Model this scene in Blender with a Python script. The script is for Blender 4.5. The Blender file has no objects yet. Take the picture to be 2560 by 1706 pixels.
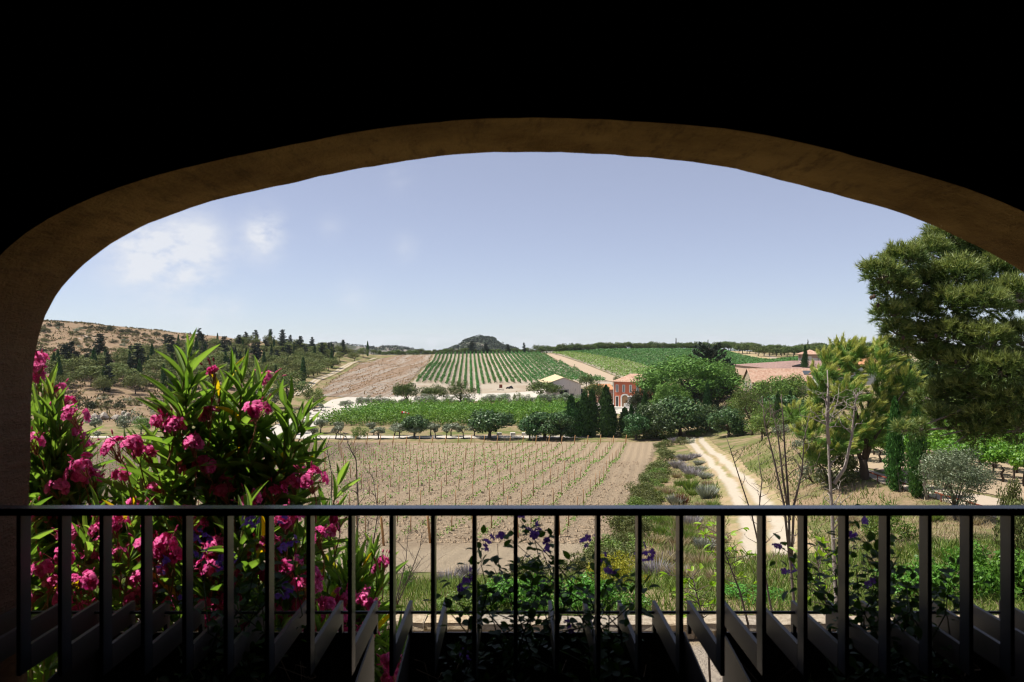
import bpy, math, random
import numpy as np
from mathutils import Vector, Matrix

# ------------------------------------------------------------------ camera, sky, sun, exposure
F = 1920.0            # focal length in photograph pixels (27 mm on a 36 mm sensor)
EYE = 1.55            # eye height above the loggia floor (floor is z = 0)
scene = bpy.context.scene
COL = scene.collection

cam_data = bpy.data.cameras.new("camera")
cam = bpy.data.objects.new("camera", cam_data)
COL.objects.link(cam)
cam.location = (0, 0, EYE)
cam.rotation_euler = (math.radians(90), 0, 0)
cam_data.lens = 27.0
cam_data.sensor_width = 36.0
cam_data.clip_start = 0.05
cam_data.clip_end = 20000
cam_data.dof.use_dof = True
cam_data.dof.focus_distance = 90.0
cam_data.dof.aperture_fstop = 6.3
scene.camera = cam

SUN_EL = math.radians(61)
SUN_DIR = Vector((-0.968, 0.15, 0)).normalized() * math.cos(SUN_EL) + Vector((0, 0, math.sin(SUN_EL)))
SUN_ROT = math.atan2(SUN_DIR.x, SUN_DIR.y)

world = bpy.data.worlds.new("World")
scene.world = world
world.use_nodes = True
wn, wl = world.node_tree.nodes, world.node_tree.links
wn.clear()
w_out = wn.new("ShaderNodeOutputWorld")
w_bg = wn.new("ShaderNodeBackground")
w_sky = wn.new("ShaderNodeTexSky")
w_sky.sky_type = 'NISHITA'
w_sky.sun_disc = False
w_sky.sun_elevation = SUN_EL
w_sky.sun_rotation = SUN_ROT
w_sky.altitude = 2500
w_sky.air_density = 1.0
w_sky.dust_density = 0.05
w_sky.ozone_density = 6.0
w_bg.inputs['Strength'].default_value = 0.075
# thin fair-weather clouds, low over the landscape: noise on the view direction, thicker near a few places
w_geo = wn.new("ShaderNodeNewGeometry")
w_neg = wn.new("ShaderNodeVectorMath"); w_neg.operation = 'SCALE'; w_neg.inputs['Scale'].default_value = -1.0
wl.new(w_geo.outputs['Incoming'], w_neg.inputs[0])
def wmath(op, a, b=None, clamp=False):
    n = wn.new("ShaderNodeMath"); n.operation = op; n.use_clamp = clamp
    for i, v in enumerate((a, b)):
        if v is None: continue
        if isinstance(v, (int, float)): n.inputs[i].default_value = v
        else: wl.new(v, n.inputs[i])
    return n.outputs[0]
w_map = wn.new("ShaderNodeMapping"); w_map.inputs['Scale'].default_value = (1.0, 1.0, 1.7)
wl.new(w_neg.outputs[0], w_map.inputs['Vector'])
def wnoise(scale, detail, rough=0.6):
    n = wn.new("ShaderNodeTexNoise"); n.inputs['Scale'].default_value = scale
    n.inputs['Detail'].default_value = detail; n.inputs['Roughness'].default_value = rough
    wl.new(w_map.outputs[0], n.inputs['Vector']); return n.outputs['Fac']
w_big, w_fine = wnoise(9.0, 6, .62), wnoise(26.0, 7, .66)
cloud = None
for cx, cy, rad, amt in ((408, 652, 88, 0.8), (345, 625, 48, .5), (480, 645, 60, .5), (664, 580, 36, 0.8), (655, 612, 36, .4), (520, 588, 26, .25),
                         (880, 742, 40, .16), (578, 776, 26, .3), (498, 788, 26, .3), (1010, 618, 26, .18), (826, 570, 26, .15), (1000, 445, 30, .12)):
    d = Vector(((cx - 1280) / F, 1, (853 - cy) / F)).normalized()
    dot = wn.new("ShaderNodeVectorMath"); dot.operation = 'DISTANCE'
    dot.inputs[1].default_value = d
    wl.new(w_neg.outputs[0], dot.inputs[0])
    r = wmath('DIVIDE', dot.outputs['Value'], rad / F)
    g = wmath('MULTIPLY', wmath('POWER', 2.718, wmath('MULTIPLY', wmath('MULTIPLY', r, r), -0.75)), amt)
    cloud = g if cloud is None else wmath('ADD', cloud, g)
shape = wmath('MULTIPLY', wmath('SUBTRACT', wmath('ADD', wmath('MULTIPLY', w_big, 1.1), wmath('MULTIPLY', w_fine, .6)), .66, True), 4.2)
c_near = wmath('MULTIPLY', cloud, shape, True)
# a low bank of small cumulus far away along the horizon
w_sep = wn.new("ShaderNodeSeparateXYZ"); wl.new(w_neg.outputs[0], w_sep.inputs[0])
band = wmath('SUBTRACT', 1.0, wmath('MULTIPLY', wmath('ABSOLUTE', wmath('SUBTRACT', w_sep.outputs['Z'], -0.012)), 45.0), True)
w_low = wnoise(34.0, 5, .6)
c_low = wmath('MULTIPLY', band, wmath('MULTIPLY', wmath('SUBTRACT', w_low, .46, True), 6.0, True), True)
c_all = wmath('MAXIMUM', wmath('MINIMUM', c_near, .85), c_low)
w_mix = wn.new("ShaderNodeMix"); w_mix.data_type = 'RGBA'
wl.new(c_all, w_mix.inputs['Factor'])
w_hsv = wn.new("ShaderNodeHueSaturation"); w_hsv.inputs['Saturation'].default_value = 0.64
w_hsv.inputs['Hue'].default_value = 0.516
wl.new(w_sky.outputs[0], w_hsv.inputs['Color'])
w_soft = wn.new("ShaderNodeMix"); w_soft.data_type = 'RGBA'      # summer haze evens out the clear-sky gradient
w_soft.inputs['Factor'].default_value = 0.33
w_soft.inputs['B'].default_value = (3.9, 4.35, 5.4, 1)
wl.new(w_hsv.outputs[0], w_soft.inputs['A'])
wl.new(w_soft.outputs['Result'], w_mix.inputs['A'])
w_mix.inputs['B'].default_value = (6.6, 6.75, 7.1, 1)
wl.new(w_mix.outputs['Result'], w_bg.inputs['Color'])
wl.new(w_bg.outputs[0], w_out.inputs[0])

sun_data = bpy.data.lights.new("sun", 'SUN')
sun_data.energy = 5.0
sun_data.angle = math.radians(0.53)
sun_data.color = (1.0, 0.94, 0.84)
sun = bpy.data.objects.new("sun", sun_data)
COL.objects.link(sun)
sun.rotation_euler = SUN_DIR.to_track_quat('Z', 'Y').to_euler()

scene.view_settings.view_transform = 'Standard'
scene.view_settings.look = 'None'
scene.view_settings.gamma = 1.0
scene.view_settings.exposure = 0.75
scene.view_settings.use_curve_mapping = False
cy_ = scene.cycles
cy_.use_denoising = True
cy_.pixel_filter_type = 'BLACKMAN_HARRIS'
cy_.filter_width = 1.15
cy_.max_bounces = 8
cy_.diffuse_bounces = 4
cy_.glossy_bounces = 3
cy_.transmission_bounces = 4
cy_.transparent_max_bounces = 12
cy_.volume_bounces = 0
cy_.sample_clamp_indirect = 6.0
cy_.caustics_reflective = False
cy_.caustics_refractive = False
try:
    bpy.context.preferences.edit.use_global_undo = False
except Exception:
    pass

# ------------------------------------------------------------------ terrain: one smooth height function through measured points
def P(px, py, Y):
    """photograph pixel at depth Y -> world point"""
    return ((px - 1280) * Y / F, Y, EYE - (py - 853) * Y / F)
_ctl = []
for a in [  # (pixel x, pixel y, depth)
    (1280, 1478, 19.5), (1280, 1440, 31), (1000, 1440, 31), (700, 1440, 31), (300, 1440, 31), (1500, 1445, 29),
    (1730, 1095, 143), (1860, 1265, 56.5), (1800, 1200, 74.7), (1900, 1340, 44.0), (1758, 1140, 104), (1782, 1170, 87), (1935, 1420, 34),
    # right terrace above the track
    (2160, 1205, 50), (2235, 1224, 47.5), (2290, 1240, 45.6), (2390, 1268, 43), (2400, 1345, 29), (2200, 1345, 30),
    (2120, 1178, 54), (2560, 1290, 41), (2500, 1200, 52), (2400, 1150, 60), (2700, 1180, 55), (2150, 1120, 68),
    (2060, 1190, 58), (1990, 1150, 70), (1912, 1100, 85), (2100, 1060, 100), (2300, 1040, 110), (2600, 1020, 120),
    # valley floor
    (700, 1090, 146), (1100, 1090, 147), (1400, 1090, 147), (1580, 1088, 147), (300, 1086, 148), (60, 1092, 146),
    (800, 1050, 178), (1100, 1050, 178), (1400, 1045, 180), (1560, 1020, 200),
    (850, 1000, 235), (1100, 1000, 235), (1300, 1000, 235), (1410, 996, 232), (1600, 985, 235),
    (1830, 1000, 190), (1950, 985, 180), (2150, 960, 190),
    # ploughed slope and hillside vineyard
    (800, 972, 262), (850, 940, 320), (920, 905, 425), (1000, 893, 465), (1060, 890, 470), (960, 950, 305),
    (1140, 960, 294), (1140, 922, 370), (1140, 888, 470), (1250, 886, 475), (1370, 885, 480), (1300, 960, 290),
    (1450, 915, 380), (1560, 955, 290), (1500, 878, 495), (1650, 876, 505), (1800, 877, 510), (1900, 884, 490), (1700, 915, 380),
    (1700, 950, 300), (1850, 915, 345), (2000, 900, 330), (2025, 905, 282), (2060, 925, 225), (1900, 945, 225), (2240, 912, 330), (2350, 905, 340), (2240, 940, 240), (2500, 930, 250),
    (2600, 895, 350), (2100, 885, 480), (2300, 880, 500), (2500, 878, 520),
    # left scrub hill
    (98, 811, 330), (200, 818, 338), (300, 828, 350), (400, 838, 358), (500, 848, 368), (650, 861, 385), (760, 874, 400), (860, 888, 430),
    (250, 900, 262), (450, 902, 290), (600, 932, 285), (700, 945, 275), (640, 895, 350), (150, 1058, 166), (400, 1049, 175),
    (300, 1000, 203), (600, 1012, 216), (150, 1000, 198), (150, 930, 236), (80, 870, 290), (-60, 1058, 166), (-60, 930, 236), (-60, 850, 310),
    (720, 985, 240), (500, 1010, 205), (500, 960, 245)]:
    _ctl.append(P(*a))
def _plane(x, y): _ctl.append((x, y, EYE - (7.846 + .0757 * y)))
for x, y in ((-60, 42), (-30, 42), (-10, 42), (4, 42), (-100, 133), (-50, 133), (-15, 133), (12, 132), (22, 130), (-75, 90), (-35, 90), (-8, 90), (12, 90), (-55, 65), (5, 65)): _plane(x, y)
for x, y, z in ((-60, -40, -5), (0, -40, -5), (60, -40, -5), (-45, 3, -5), (-15, 3, -5), (0, 3, -5), (15, 3, -5), (45, 3, -5.2), (-30, 12.5, -5.1), (-10, 12.6, -5.05), (0, 12.6, -5.0), (10, 12.6, -5.0),
                (20, 13, -5.2), (40, 14, -5.8), (-60, 15, -6.4), (60, 30, -8.2), (45, 45, -9.2), (80, 60, -9.6), (100, 120, -10.5), (60, 90, -10.3),
                (-140, 60, -12.5), (-140, 130, -17), (-190, 160, -16), (-200, 200, -11), (-260, 300, 5), (-320, 340, 10), (-400, 200, 0), (-260, 80, -12),
                (200, 200, -10), (260, 330, -9), (300, 100, -10), (200, 40, -9), (-300, 480, -4), (-150, 480, -6), (-60, 560, -11), (30, 570, -11), (150, 570, -8), (300, 520, -5)):
    _ctl.append((x, y, EYE + z))
_ctl = np.array(_ctl, dtype=float)
def _tps_k(r2):
    return 0.5 * r2 * np.log(np.maximum(r2, 1e-12))
_S = 100.0
_cp = _ctl[:, :2] / _S
def _solve():
    n = len(_cp)
    K = _tps_k(((_cp[:, None] - _cp[None]) ** 2).sum(-1)) + np.eye(n) * 2e-4
    A = np.zeros((n + 3, n + 3))
    A[:n, :n] = K; A[:n, n] = 1; A[:n, n + 1:] = _cp
    A[n, :n] = 1; A[n + 1:, :n] = _cp.T
    b = np.zeros(n + 3); b[:n] = _ctl[:, 2]
    return np.linalg.solve(A, b)
_w = _solve()
def _vn(x, y, s):
    """cheap smooth pseudo-noise"""
    return (np.sin(x / s + 1.3) * np.cos(y / s * 1.17 + .4) + .5 * np.sin(x / s * 2.3 + y / s * 1.9) + .35 * np.cos(y / s * 4.1 - x / s * 3.3)) / 1.85
def H(x, y):
    x = np.atleast_1d(np.asarray(x, float)); y = np.atleast_1d(np.asarray(y, float))
    shp = np.broadcast(x, y).shape
    q = np.stack([np.broadcast_to(x, shp).ravel(), np.broadcast_to(y, shp).ravel()], -1)
    qc = q.copy()
    qc[:, 0] = np.clip(qc[:, 0], -420, 340); qc[:, 1] = np.clip(qc[:, 1], -40, 580)
    out = np.empty(len(q))
    n = len(_cp)
    for i in range(0, len(q), 20000):
        c = qc[i:i + 20000] / _S
        out[i:i + 20000] = _tps_k(((c[:, None] - _cp[None]) ** 2).sum(-1)) @ _w[:n] + _w[n] + c @ _w[n + 1:]
    dist = np.hypot(q[:, 0], q[:, 1])
    far = np.clip((dist - 560) / 1300, 0, 1)
    out = out * (1 - far) ** 2 - 110 * (1 - (1 - far) ** 2)
    rough = np.clip((q[:, 0] + 60) / -60, 0, 1) * np.clip((q[:, 1] - 150) / 60, 0, 1)
    out += rough * .5 * _vn(q[:, 0], q[:, 1], 7.0)
    bank = np.clip((q[:, 1] - 12) / 6, 0, 1) * np.clip((40 - q[:, 1]) / 8, 0, 1)
    out += bank * .12 * _vn(q[:, 0], q[:, 1], 1.3)
    return out.reshape(shp)
def h1(x, y): return float(H(x, y)[0])
_YS = 8 * (900 / 8) ** np.linspace(0, 1, 700)
def gp(px, py, ymax=None):
    """photograph pixel -> point on the terrain (first hit from the eye)"""
    ys = _YS if ymax is None else _YS[_YS < ymax]
    xs = (px - 1280) * ys / F
    zr = EYE - (py - 853) * ys / F
    d = zr - H(xs, ys)
    k = np.where(d <= 0)[0]
    if len(k) == 0 or k[0] == 0:
        k = [int(np.argmin(np.abs(d)))]
        if k[0] == 0: k = [1]
    a, b = ys[k[0] - 1], ys[k[0]]
    for _ in range(18):
        m = .5 * (a + b)
        if EYE - (py - 853) * m / F - h1((px - 1280) * m / F, m) > 0: a = m
        else: b = m
    y = .5 * (a + b); x = (px - 1280) * y / F
    return Vector((x, y, h1(x, y)))

# ------------------------------------------------------------------ tools: materials
class NT:
    def __init__(s, name):
        s.m = bpy.data.materials.new(name); s.m.use_nodes = True
        s.t = s.m.node_tree; s.n = s.t.nodes; s.l = s.t.links; s.n.clear()
        s.out = s.n.new("ShaderNodeOutputMaterial")
    def set(s, sock, v):
        if isinstance(v, bpy.types.NodeSocket): s.l.new(v, sock)
        elif v is not None:
            if isinstance(v, (tuple, list)) and len(v) == 3 and sock.type == 'RGBA': v = (*v, 1)
            sock.default_value = v
    def pos(s): return s.n.new("ShaderNodeNewGeometry").outputs['Position']
    def obj(s): return s.n.new("ShaderNodeTexCoord").outputs['Object']
    def island(s): return s.n.new("ShaderNodeNewGeometry").outputs['Random Per Island']
    def orand(s): return s.n.new("ShaderNodeObjectInfo").outputs['Random']
    def attr(s, nm):
        a = s.n.new("ShaderNodeAttribute"); a.attribute_name = nm; return a.outputs['Fac']
    def mapv(s, v, scale=(1, 1, 1), rot=(0, 0, 0)):
        m = s.n.new("ShaderNodeMapping"); s.set(m.inputs['Vector'], v)
        m.inputs['Scale'].default_value = scale; m.inputs['Rotation'].default_value = rot; return m.outputs[0]
    def noise(s, v, scale, detail=4, rough=.6, dist=0):
        n = s.n.new("ShaderNodeTexNoise"); s.set(n.inputs['Vector'], v)
        n.inputs['Scale'].default_value = scale; n.inputs['Detail'].default_value = detail
        n.inputs['Roughness'].default_value = rough; n.inputs['Distortion'].default_value = dist
        return n.outputs['Fac']
    def voro(s, v, scale, feature='F1', out='Distance'):
        n = s.n.new("ShaderNodeTexVoronoi"); s.set(n.inputs['Vector'], v); n.feature = feature
        n.inputs['Scale'].default_value = scale; return n.outputs[out]
    def math(s, op, a, b=None, clamp=False):
        n = s.n.new("ShaderNodeMath"); n.operation = op; n.use_clamp = clamp
        s.set(n.inputs[0], a)
        if b is not None: s.set(n.inputs[1], b)
        return n.outputs[0]
    def smooth(s, v, a, b):
        n = s.n.new("ShaderNodeMapRange"); n.interpolation_type = 'SMOOTHSTEP'
        s.set(n.inputs['Value'], v); n.inputs['From Min'].default_value = a; n.inputs['From Max'].default_value = b
        return n.outputs[0]
    def mix(s, f, a, b, mode='MIX'):
        n = s.n.new("ShaderNodeMix"); n.data_type = 'RGBA'; n.blend_type = mode
        s.set(n.inputs['Factor'], f); s.set(n.inputs['A'], a); s.set(n.inputs['B'], b)
        return n.outputs['Result']
    def ramp(s, f, stops):
        n = s.n.new("ShaderNodeValToRGB"); s.set(n.inputs[0], f); e = n.color_ramp.elements
        while len(e) < len(stops): e.new(.5)
        for x, (p, c) in zip(e, stops): x.position = p; x.color = (*c, 1)
        return n.outputs[0]
    def hsv(s, c, h=.5, sat=1., v=1.):
        n = s.n.new("ShaderNodeHueSaturation"); s.set(n.inputs['Color'], c)
        s.set(n.inputs['Hue'], h); s.set(n.inputs['Saturation'], sat); s.set(n.inputs['Value'], v); return n.outputs[0]
    def bump(s, h, strength=.5, dist=.1, normal=None):
        n = s.n.new("ShaderNodeBump"); s.set(n.inputs['Height'], h)
        n.inputs['Strength'].default_value = strength; n.inputs['Distance'].default_value = dist
        if normal is not None: s.set(n.inputs['Normal'], normal)
        return n.outputs[0]
    def bsdf(s, col, rough=.8, spec=.2, metal=0., normal=None):
        n = s.n.new("ShaderNodeBsdfPrincipled"); s.set(n.inputs['Base Color'], col); s.set(n.inputs['Roughness'], rough)
        n.inputs['Specular IOR Level'].default_value = spec; n.inputs['Metallic'].default_value = metal
        if normal is not None: s.l.new(normal, n.inputs['Normal'])
        return n.outputs[0]
    def mixs(s, f, a, b):
        n = s.n.new("ShaderNodeMixShader"); s.set(n.inputs[0], f); s.l.new(a, n.inputs[1]); s.l.new(b, n.inputs[2]); return n.outputs[0]
    def done(s, sh):
        s.l.new(sh, s.out.inputs[0]); return s.m

def simple(name, col, rough=.8, spec=.2, var=.12, scale=3., metal=0., bump=0., bscale=40.):
    t = NT(name); p = t.obj()
    f = t.noise(p, scale, 5)
    c = t.mix(f, tuple(x * (1 - var) for x in col), tuple(min(1, x * (1 + var)) for x in col))
    nrm = t.bump(t.noise(p, bscale, 4), bump, .02) if bump else None
    return t.done(t.bsdf(c, rough, spec, metal, nrm))

def foliage(name, cols, trans=.3, rough=.5, spec=.25, ovar=.12):
    """leaf material: the colour varies leaf by leaf and plant by plant"""
    t = NT(name)
    c = t.ramp(t.island(), [(i / (len(cols) - 1), k) for i, k in enumerate(cols)])
    r = t.orand()
    c = t.hsv(c, t.math('ADD', .5, t.math('MULTIPLY', t.math('SUBTRACT', r, .5), .03)), 1.0, t.math('ADD', 1 - ovar, t.math('MULTIPLY', r, 2 * ovar)))
    b = t.bsdf(c, rough, spec)
    tr = t.n.new("ShaderNodeBsdfTranslucent")
    t.l.new(t.mix(.5, c, t.mix(1., c, (1.0, .95, .3), 'MULTIPLY')), tr.inputs['Color'])
    return t.done(t.mixs(trans, b, tr.outputs[0]))

# ------------------------------------------------------------------ tools: objects
_ONES = "zeroth first second third fourth fifth sixth seventh eighth ninth tenth eleventh twelfth thirteenth fourteenth fifteenth sixteenth seventeenth eighteenth nineteenth".split()
_TENS = "x x twenty thirty forty fifty sixty seventy eighty ninety".split()
_TENTH = "x x twentieth thirtieth fortieth fiftieth sixtieth seventieth eightieth ninetieth".split()
def nth(n):
    """1 -> first, 21 -> twenty-first"""
    if n < 20: return _ONES[n]
    if n > 99: return "hundred-and-" + (nth(n - 100) if n > 100 else "zeroth")
    return _TENTH[n // 10] if n % 10 == 0 else _TENS[n // 10] + "-" + _ONES[n % 10]
def obj(name, mesh, mat=None, parent=None, loc=None, rot=None, scale=None):
    o = bpy.data.objects.new(name, mesh)
    COL.objects.link(o)
    if parent is not None: o.parent = parent
    if loc is not None: o.location = loc
    if rot is not None: o.rotation_euler = rot
    if scale is not None: o.scale = scale if isinstance(scale, (tuple, list, Vector)) else (scale,) * 3
    if mat is not None and mesh is not None and len(mesh.materials) == 0: mesh.materials.append(mat)
    return o
def thing(name, label, cat, loc=(0, 0, 0), rz=0., group=None, scale=None):
    o = obj(name, None, None, None, loc, (0, 0, rz), scale)
    return tag(o, label, cat, group)
def tag(o, label, cat=None, group=None):
    o["label"] = label
    if cat: o["category"] = cat
    if group: o["group"] = group
    return o
def struct(o, label=None):
    o["kind"] = "structure"
    if label: o["label"] = label
    return o
def stuff(o, label=None, cat=None):
    o["kind"] = "stuff"
    if label: o["label"] = label
    if cat: o["category"] = cat
    return o

def mesh_np(name, V, Fc, smooth=False):
    """V (n,3) float, Fc (m,k) int"""
    V = np.ascontiguousarray(V, dtype=np.float32); Fc = np.ascontiguousarray(Fc, dtype=np.int32)
    me = bpy.data.meshes.new(name); k = Fc.shape[1]; m = len(Fc)
    me.vertices.add(len(V)); me.vertices.foreach_set('co', V.ravel())
    me.loops.add(m * k); me.loops.foreach_set('vertex_index', Fc.ravel())
    me.polygons.add(m); me.polygons.foreach_set('loop_start', np.arange(0, m * k, k, dtype=np.int32))
    me.polygons.foreach_set('use_smooth', np.full(m, bool(smooth)))
    me.update(calc_edges=True)
    return me
def grid_faces(nu, nv):
    i = np.arange(nu - 1)[:, None] * nv + np.arange(nv - 1)[None]
    return np.stack([i, i + 1, i + nv + 1, i + nv], -1).reshape(-1, 4)

class MB:
    """collects boxes, bars, tubes and prisms into one mesh"""
    def __init__(s): s.v = []; s.f = []
    def raw(s, V, Fs):
        b = len(s.v); s.v += [tuple(map(float, x)) for x in V]; s.f += [tuple(i + b for i in q) for q in Fs]; return s
    def box(s, x0, x1, y0, y1, z0, z1):
        V = [(x, y, z) for z in (z0, z1) for y in (y0, y1) for x in (x0, x1)]
        return s.raw(V, [(0, 2, 3, 1), (4, 5, 7, 6), (0, 1, 5, 4), (2, 6, 7, 3), (0, 4, 6, 2), (1, 3, 7, 5)])
    def bbox(s, x0, x1, y0, y1, z0, z1, b=.003):
        """box with chamfered long edges along x"""
        prof = [(y0 + b, z0), (y1 - b, z0), (y1, z0 + b), (y1, z1 - b), (y1 - b, z1), (y0 + b, z1), (y0, z1 - b), (y0, z0 + b)]
        V = [(x0, *p) for p in prof] + [(x1, *p) for p in prof]
        return s.raw(V, [tuple(range(7, -1, -1)), tuple(range(8, 16))] + [(i, (i + 1) % 8, 8 + (i + 1) % 8, 8 + i) for i in range(8)])
    def prism(s, pts, z0, z1):
        n = len(pts); V = [(x, y, z0) for x, y in pts] + [(x, y, z1) for x, y in pts]
        return s.raw(V, [tuple(range(n - 1, -1, -1)), tuple(range(n, 2 * n))] + [(i, (i + 1) % n, n + (i + 1) % n, n + i) for i in range(n)])
    def tube(s, pts, rad, n=6, cap=True):
        pts = [Vector(p) for p in pts]
        if not hasattr(rad, '__len__'): rad = [rad] * len(pts)
        rings = []
        up = Vector((.31, .17, .93))
        for i, p in enumerate(pts):
            d = (pts[min(i + 1, len(pts) - 1)] - pts[max(i - 1, 0)])
            if d.length < 1e-9: d = Vector((0, 0, 1))
            d.normalize()
            a = d.cross(up)
            if a.length < .05: a = d.cross(Vector((1, 0, 0)))
            a.normalize(); b = d.cross(a)
            rings.append([p + (a * math.cos(2 * math.pi * k / n) + b * math.sin(2 * math.pi * k / n)) * rad[i] for k in range(n)])
        V = [v for r in rings for v in r]; Fs = []
        for i in range(len(pts) - 1):
            for k in range(n):
                k2 = (k + 1) % n
                Fs.append((i * n + k, i * n + k2, (i + 1) * n + k2, (i + 1) * n + k))
        if cap:
            Fs.append(tuple(range(n - 1, -1, -1))); Fs.append(tuple((len(pts) - 1) * n + k for k in range(n)))
        return s.raw(V, Fs)
    def mesh(s, name, smooth=False):
        me = bpy.data.meshes.new(name); me.from_pydata(s.v, [], s.f); me.update()
        if smooth: me.polygons.foreach_set('use_smooth', np.full(len(me.polygons), True))
        return me
    def build(s, name, mat, parent=None, loc=None, rot=None, smooth=False):
        return obj(name, s.mesh(name, smooth), mat, parent, loc, rot)

def ribbon(name, L, R, mat, nu, nv, lift=.03, klift=.0006, fade=True):
    """a sheet draped on the terrain between two boundary polylines (lists of (x, y)); attribute 'edge' is 0 at its rim"""
    def res(pl, n):
        pl = np.array(pl, float)
        d = np.r_[0, np.cumsum(np.hypot(*np.diff(pl, axis=0).T))]
        t = np.linspace(0, d[-1], n)
        return np.stack([np.interp(t, d, pl[:, 0]), np.interp(t, d, pl[:, 1])], -1)
    l, r = res(L, nu), res(R, nu)
    t = np.linspace(0, 1, nv)[None, :, None]
    q = (l[:, None] * (1 - t) + r[:, None] * t).reshape(-1, 2)
    z = H(q[:, 0], q[:, 1]) + .012 + lift * .18 + .0004 * np.hypot(q[:, 0], q[:, 1])
    me = mesh_np(name, np.c_[q, z], grid_faces(nu, nv)[:, ::-1], True)
    if me.polygons[0].normal.z < 0: me.flip_normals()
    u = np.linspace(0, 1, nu)[:, None]; v = np.linspace(0, 1, nv)[None]
    wid = np.hypot(*(l - r).T)[:, None]; ln = float(np.hypot(*np.diff(l, axis=0).T).sum())
    e = np.minimum(np.minimum(u, 1 - u) * ln, np.minimum(v, 1 - v) * wid)
    at = me.attributes.new('edge', 'FLOAT', 'POINT'); at.data.foreach_set('value', e.astype(np.float32).ravel())
    vv = me.attributes.new('across', 'FLOAT', 'POINT'); vv.data.foreach_set('value', np.broadcast_to(v, e.shape).astype(np.float32).ravel())
    return struct(obj(name, me, mat))

def sheet_mat(name, build, fade=1.0, nscale=1.2):
    """ground-sheet material whose rim breaks up irregularly into the ground below"""
    t = NT(name); p = t.pos()
    col, nrm, rough = build(t, p)
    b = t.bsdf(col, rough, .1, 0, nrm)
    e = t.attr('edge')
    a = t.math('ADD', t.math('DIVIDE', e, fade), t.math('MULTIPLY', t.math('SUBTRACT', t.noise(p, nscale, 5, .7), .6), 1.6))
    a = t.smooth(a, -.05, .3)
    tr = t.n.new("ShaderNodeBsdfTransparent")
    return t.done(t.mixs(a, tr.outputs[0], b))

# ------------------------------------------------------------------ tools: leaves and trees
def unit(v): return v / np.maximum(np.linalg.norm(v, axis=-1, keepdims=True), 1e-9)
def leaf_quads(C, D, N, L, W):
    """rhombic leaves: centres C, long axis D, normal N, length L, width W -> (V, F)"""
    D = unit(D); S = unit(np.cross(D, N))
    L = np.broadcast_to(np.asarray(L, float).reshape(-1, 1), (len(C), 1)); W = np.broadcast_to(np.asarray(W, float).reshape(-1, 1), (len(C), 1))
    V = np.stack([C - D * L / 2, C + S * W / 2 - D * L * .05, C + D * L / 2, C - S * W / 2 - D * L * .05], 1).reshape(-1, 3)
    return V, np.arange(len(V)).reshape(-1, 4)
def rdir(rng, n): return unit(rng.normal(size=(n, 3)))
def clump_leaves(rng, cen, rad, n, size, aspect=.5, shell=.55, squash=.8, up=0., jit=.42):
    """leaves spread through the shells of many clumps"""
    cen = np.asarray(cen, float); rad = np.asarray(rad, float)
    k = rng.choice(len(cen), n, p=rad ** 2 / (rad ** 2).sum())
    d = rdir(rng, n)
    r = rad[k, None] * (shell + (1 - shell) * rng.random((n, 1)) ** .6)
    C = cen[k] + d * r * np.array([1, 1, squash])
    N = unit(d + rng.normal(size=(n, 3)) * jit)
    D = np.cross(N, rdir(rng, n)) + np.array([0, 0, up])
    s = size * (.6 + .8 * rng.random(n))
    return leaf_quads(C, D, N, s, s * aspect)
def cat_vf(*vf):
    V, Fs, b = [], [], 0
    for v, f in vf: V.append(v); Fs.append(f + b); b += len(v)
    return np.concatenate(V), np.concatenate(Fs)
def limb_path(rng, a, b, n=5, wob=.06):
    a, b = np.array(a, float), np.array(b, float); L = np.linalg.norm(b - a)
    pts = [a + (b - a) * t + (rng.normal(size=3) * wob * L * math.sin(math.pi * t)) + np.array([0, 0, .06 * L * math.sin(math.pi * t)]) for t in np.linspace(0, 1, n)]
    return [tuple(p) for p in pts]

PROTO = {}
def proto(key, trunk_mb, vf, bark, leaf, extra=None):
    V, Fc = vf
    tm = trunk_mb.mesh('trunk', True); tm.materials.append(bark)
    cm = mesh_np('crown', V, Fc); cm.materials.append(leaf)
    w = 2.1 * np.percentile(np.abs(V[:, :2] - V[:, :2].mean(0)), 94)
    PROTO.setdefault(key, []).append(dict(trunk=tm, crown=cm, w=w, h=float(np.percentile(V[:, 2], 99.5)), extra=extra))
def grow(key, loc, h, w, name, label, cat, group=None, rz=None, var=None, rng=random.Random(5), sink=.05):
    """one tree standing at loc: an empty with its trunk and crown"""
    ps = PROTO[key]; p = ps[rng.randrange(len(ps)) if var is None else var % len(ps)]
    s = w / p['w']; sz = h / p['h']
    t = thing(name, label, cat, (loc[0], loc[1], loc[2] - sink), rng.uniform(0, 6.28) if rz is None else rz, group, (s, s, sz))
    obj('trunk', p['trunk'], None, t)
    obj('crown', p['crown'], None, t)
    for nm, me in (p['extra'] or ()): obj(nm, me, None, t)
    return t
def at_px(px, base, top, wid, Y=None):
    """pixel measures of a standing thing -> base point, height, width"""
    if Y is None:
        p = gp(px, base)
    else:
        p = Vector(((px - 1280) * Y / F, Y, 0)); p.z = h1(p.x, p.y)
    topz = EYE - (top - 853) * p.y / F
    return p, max(topz - p.z, .3), wid * p.y / F

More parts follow.
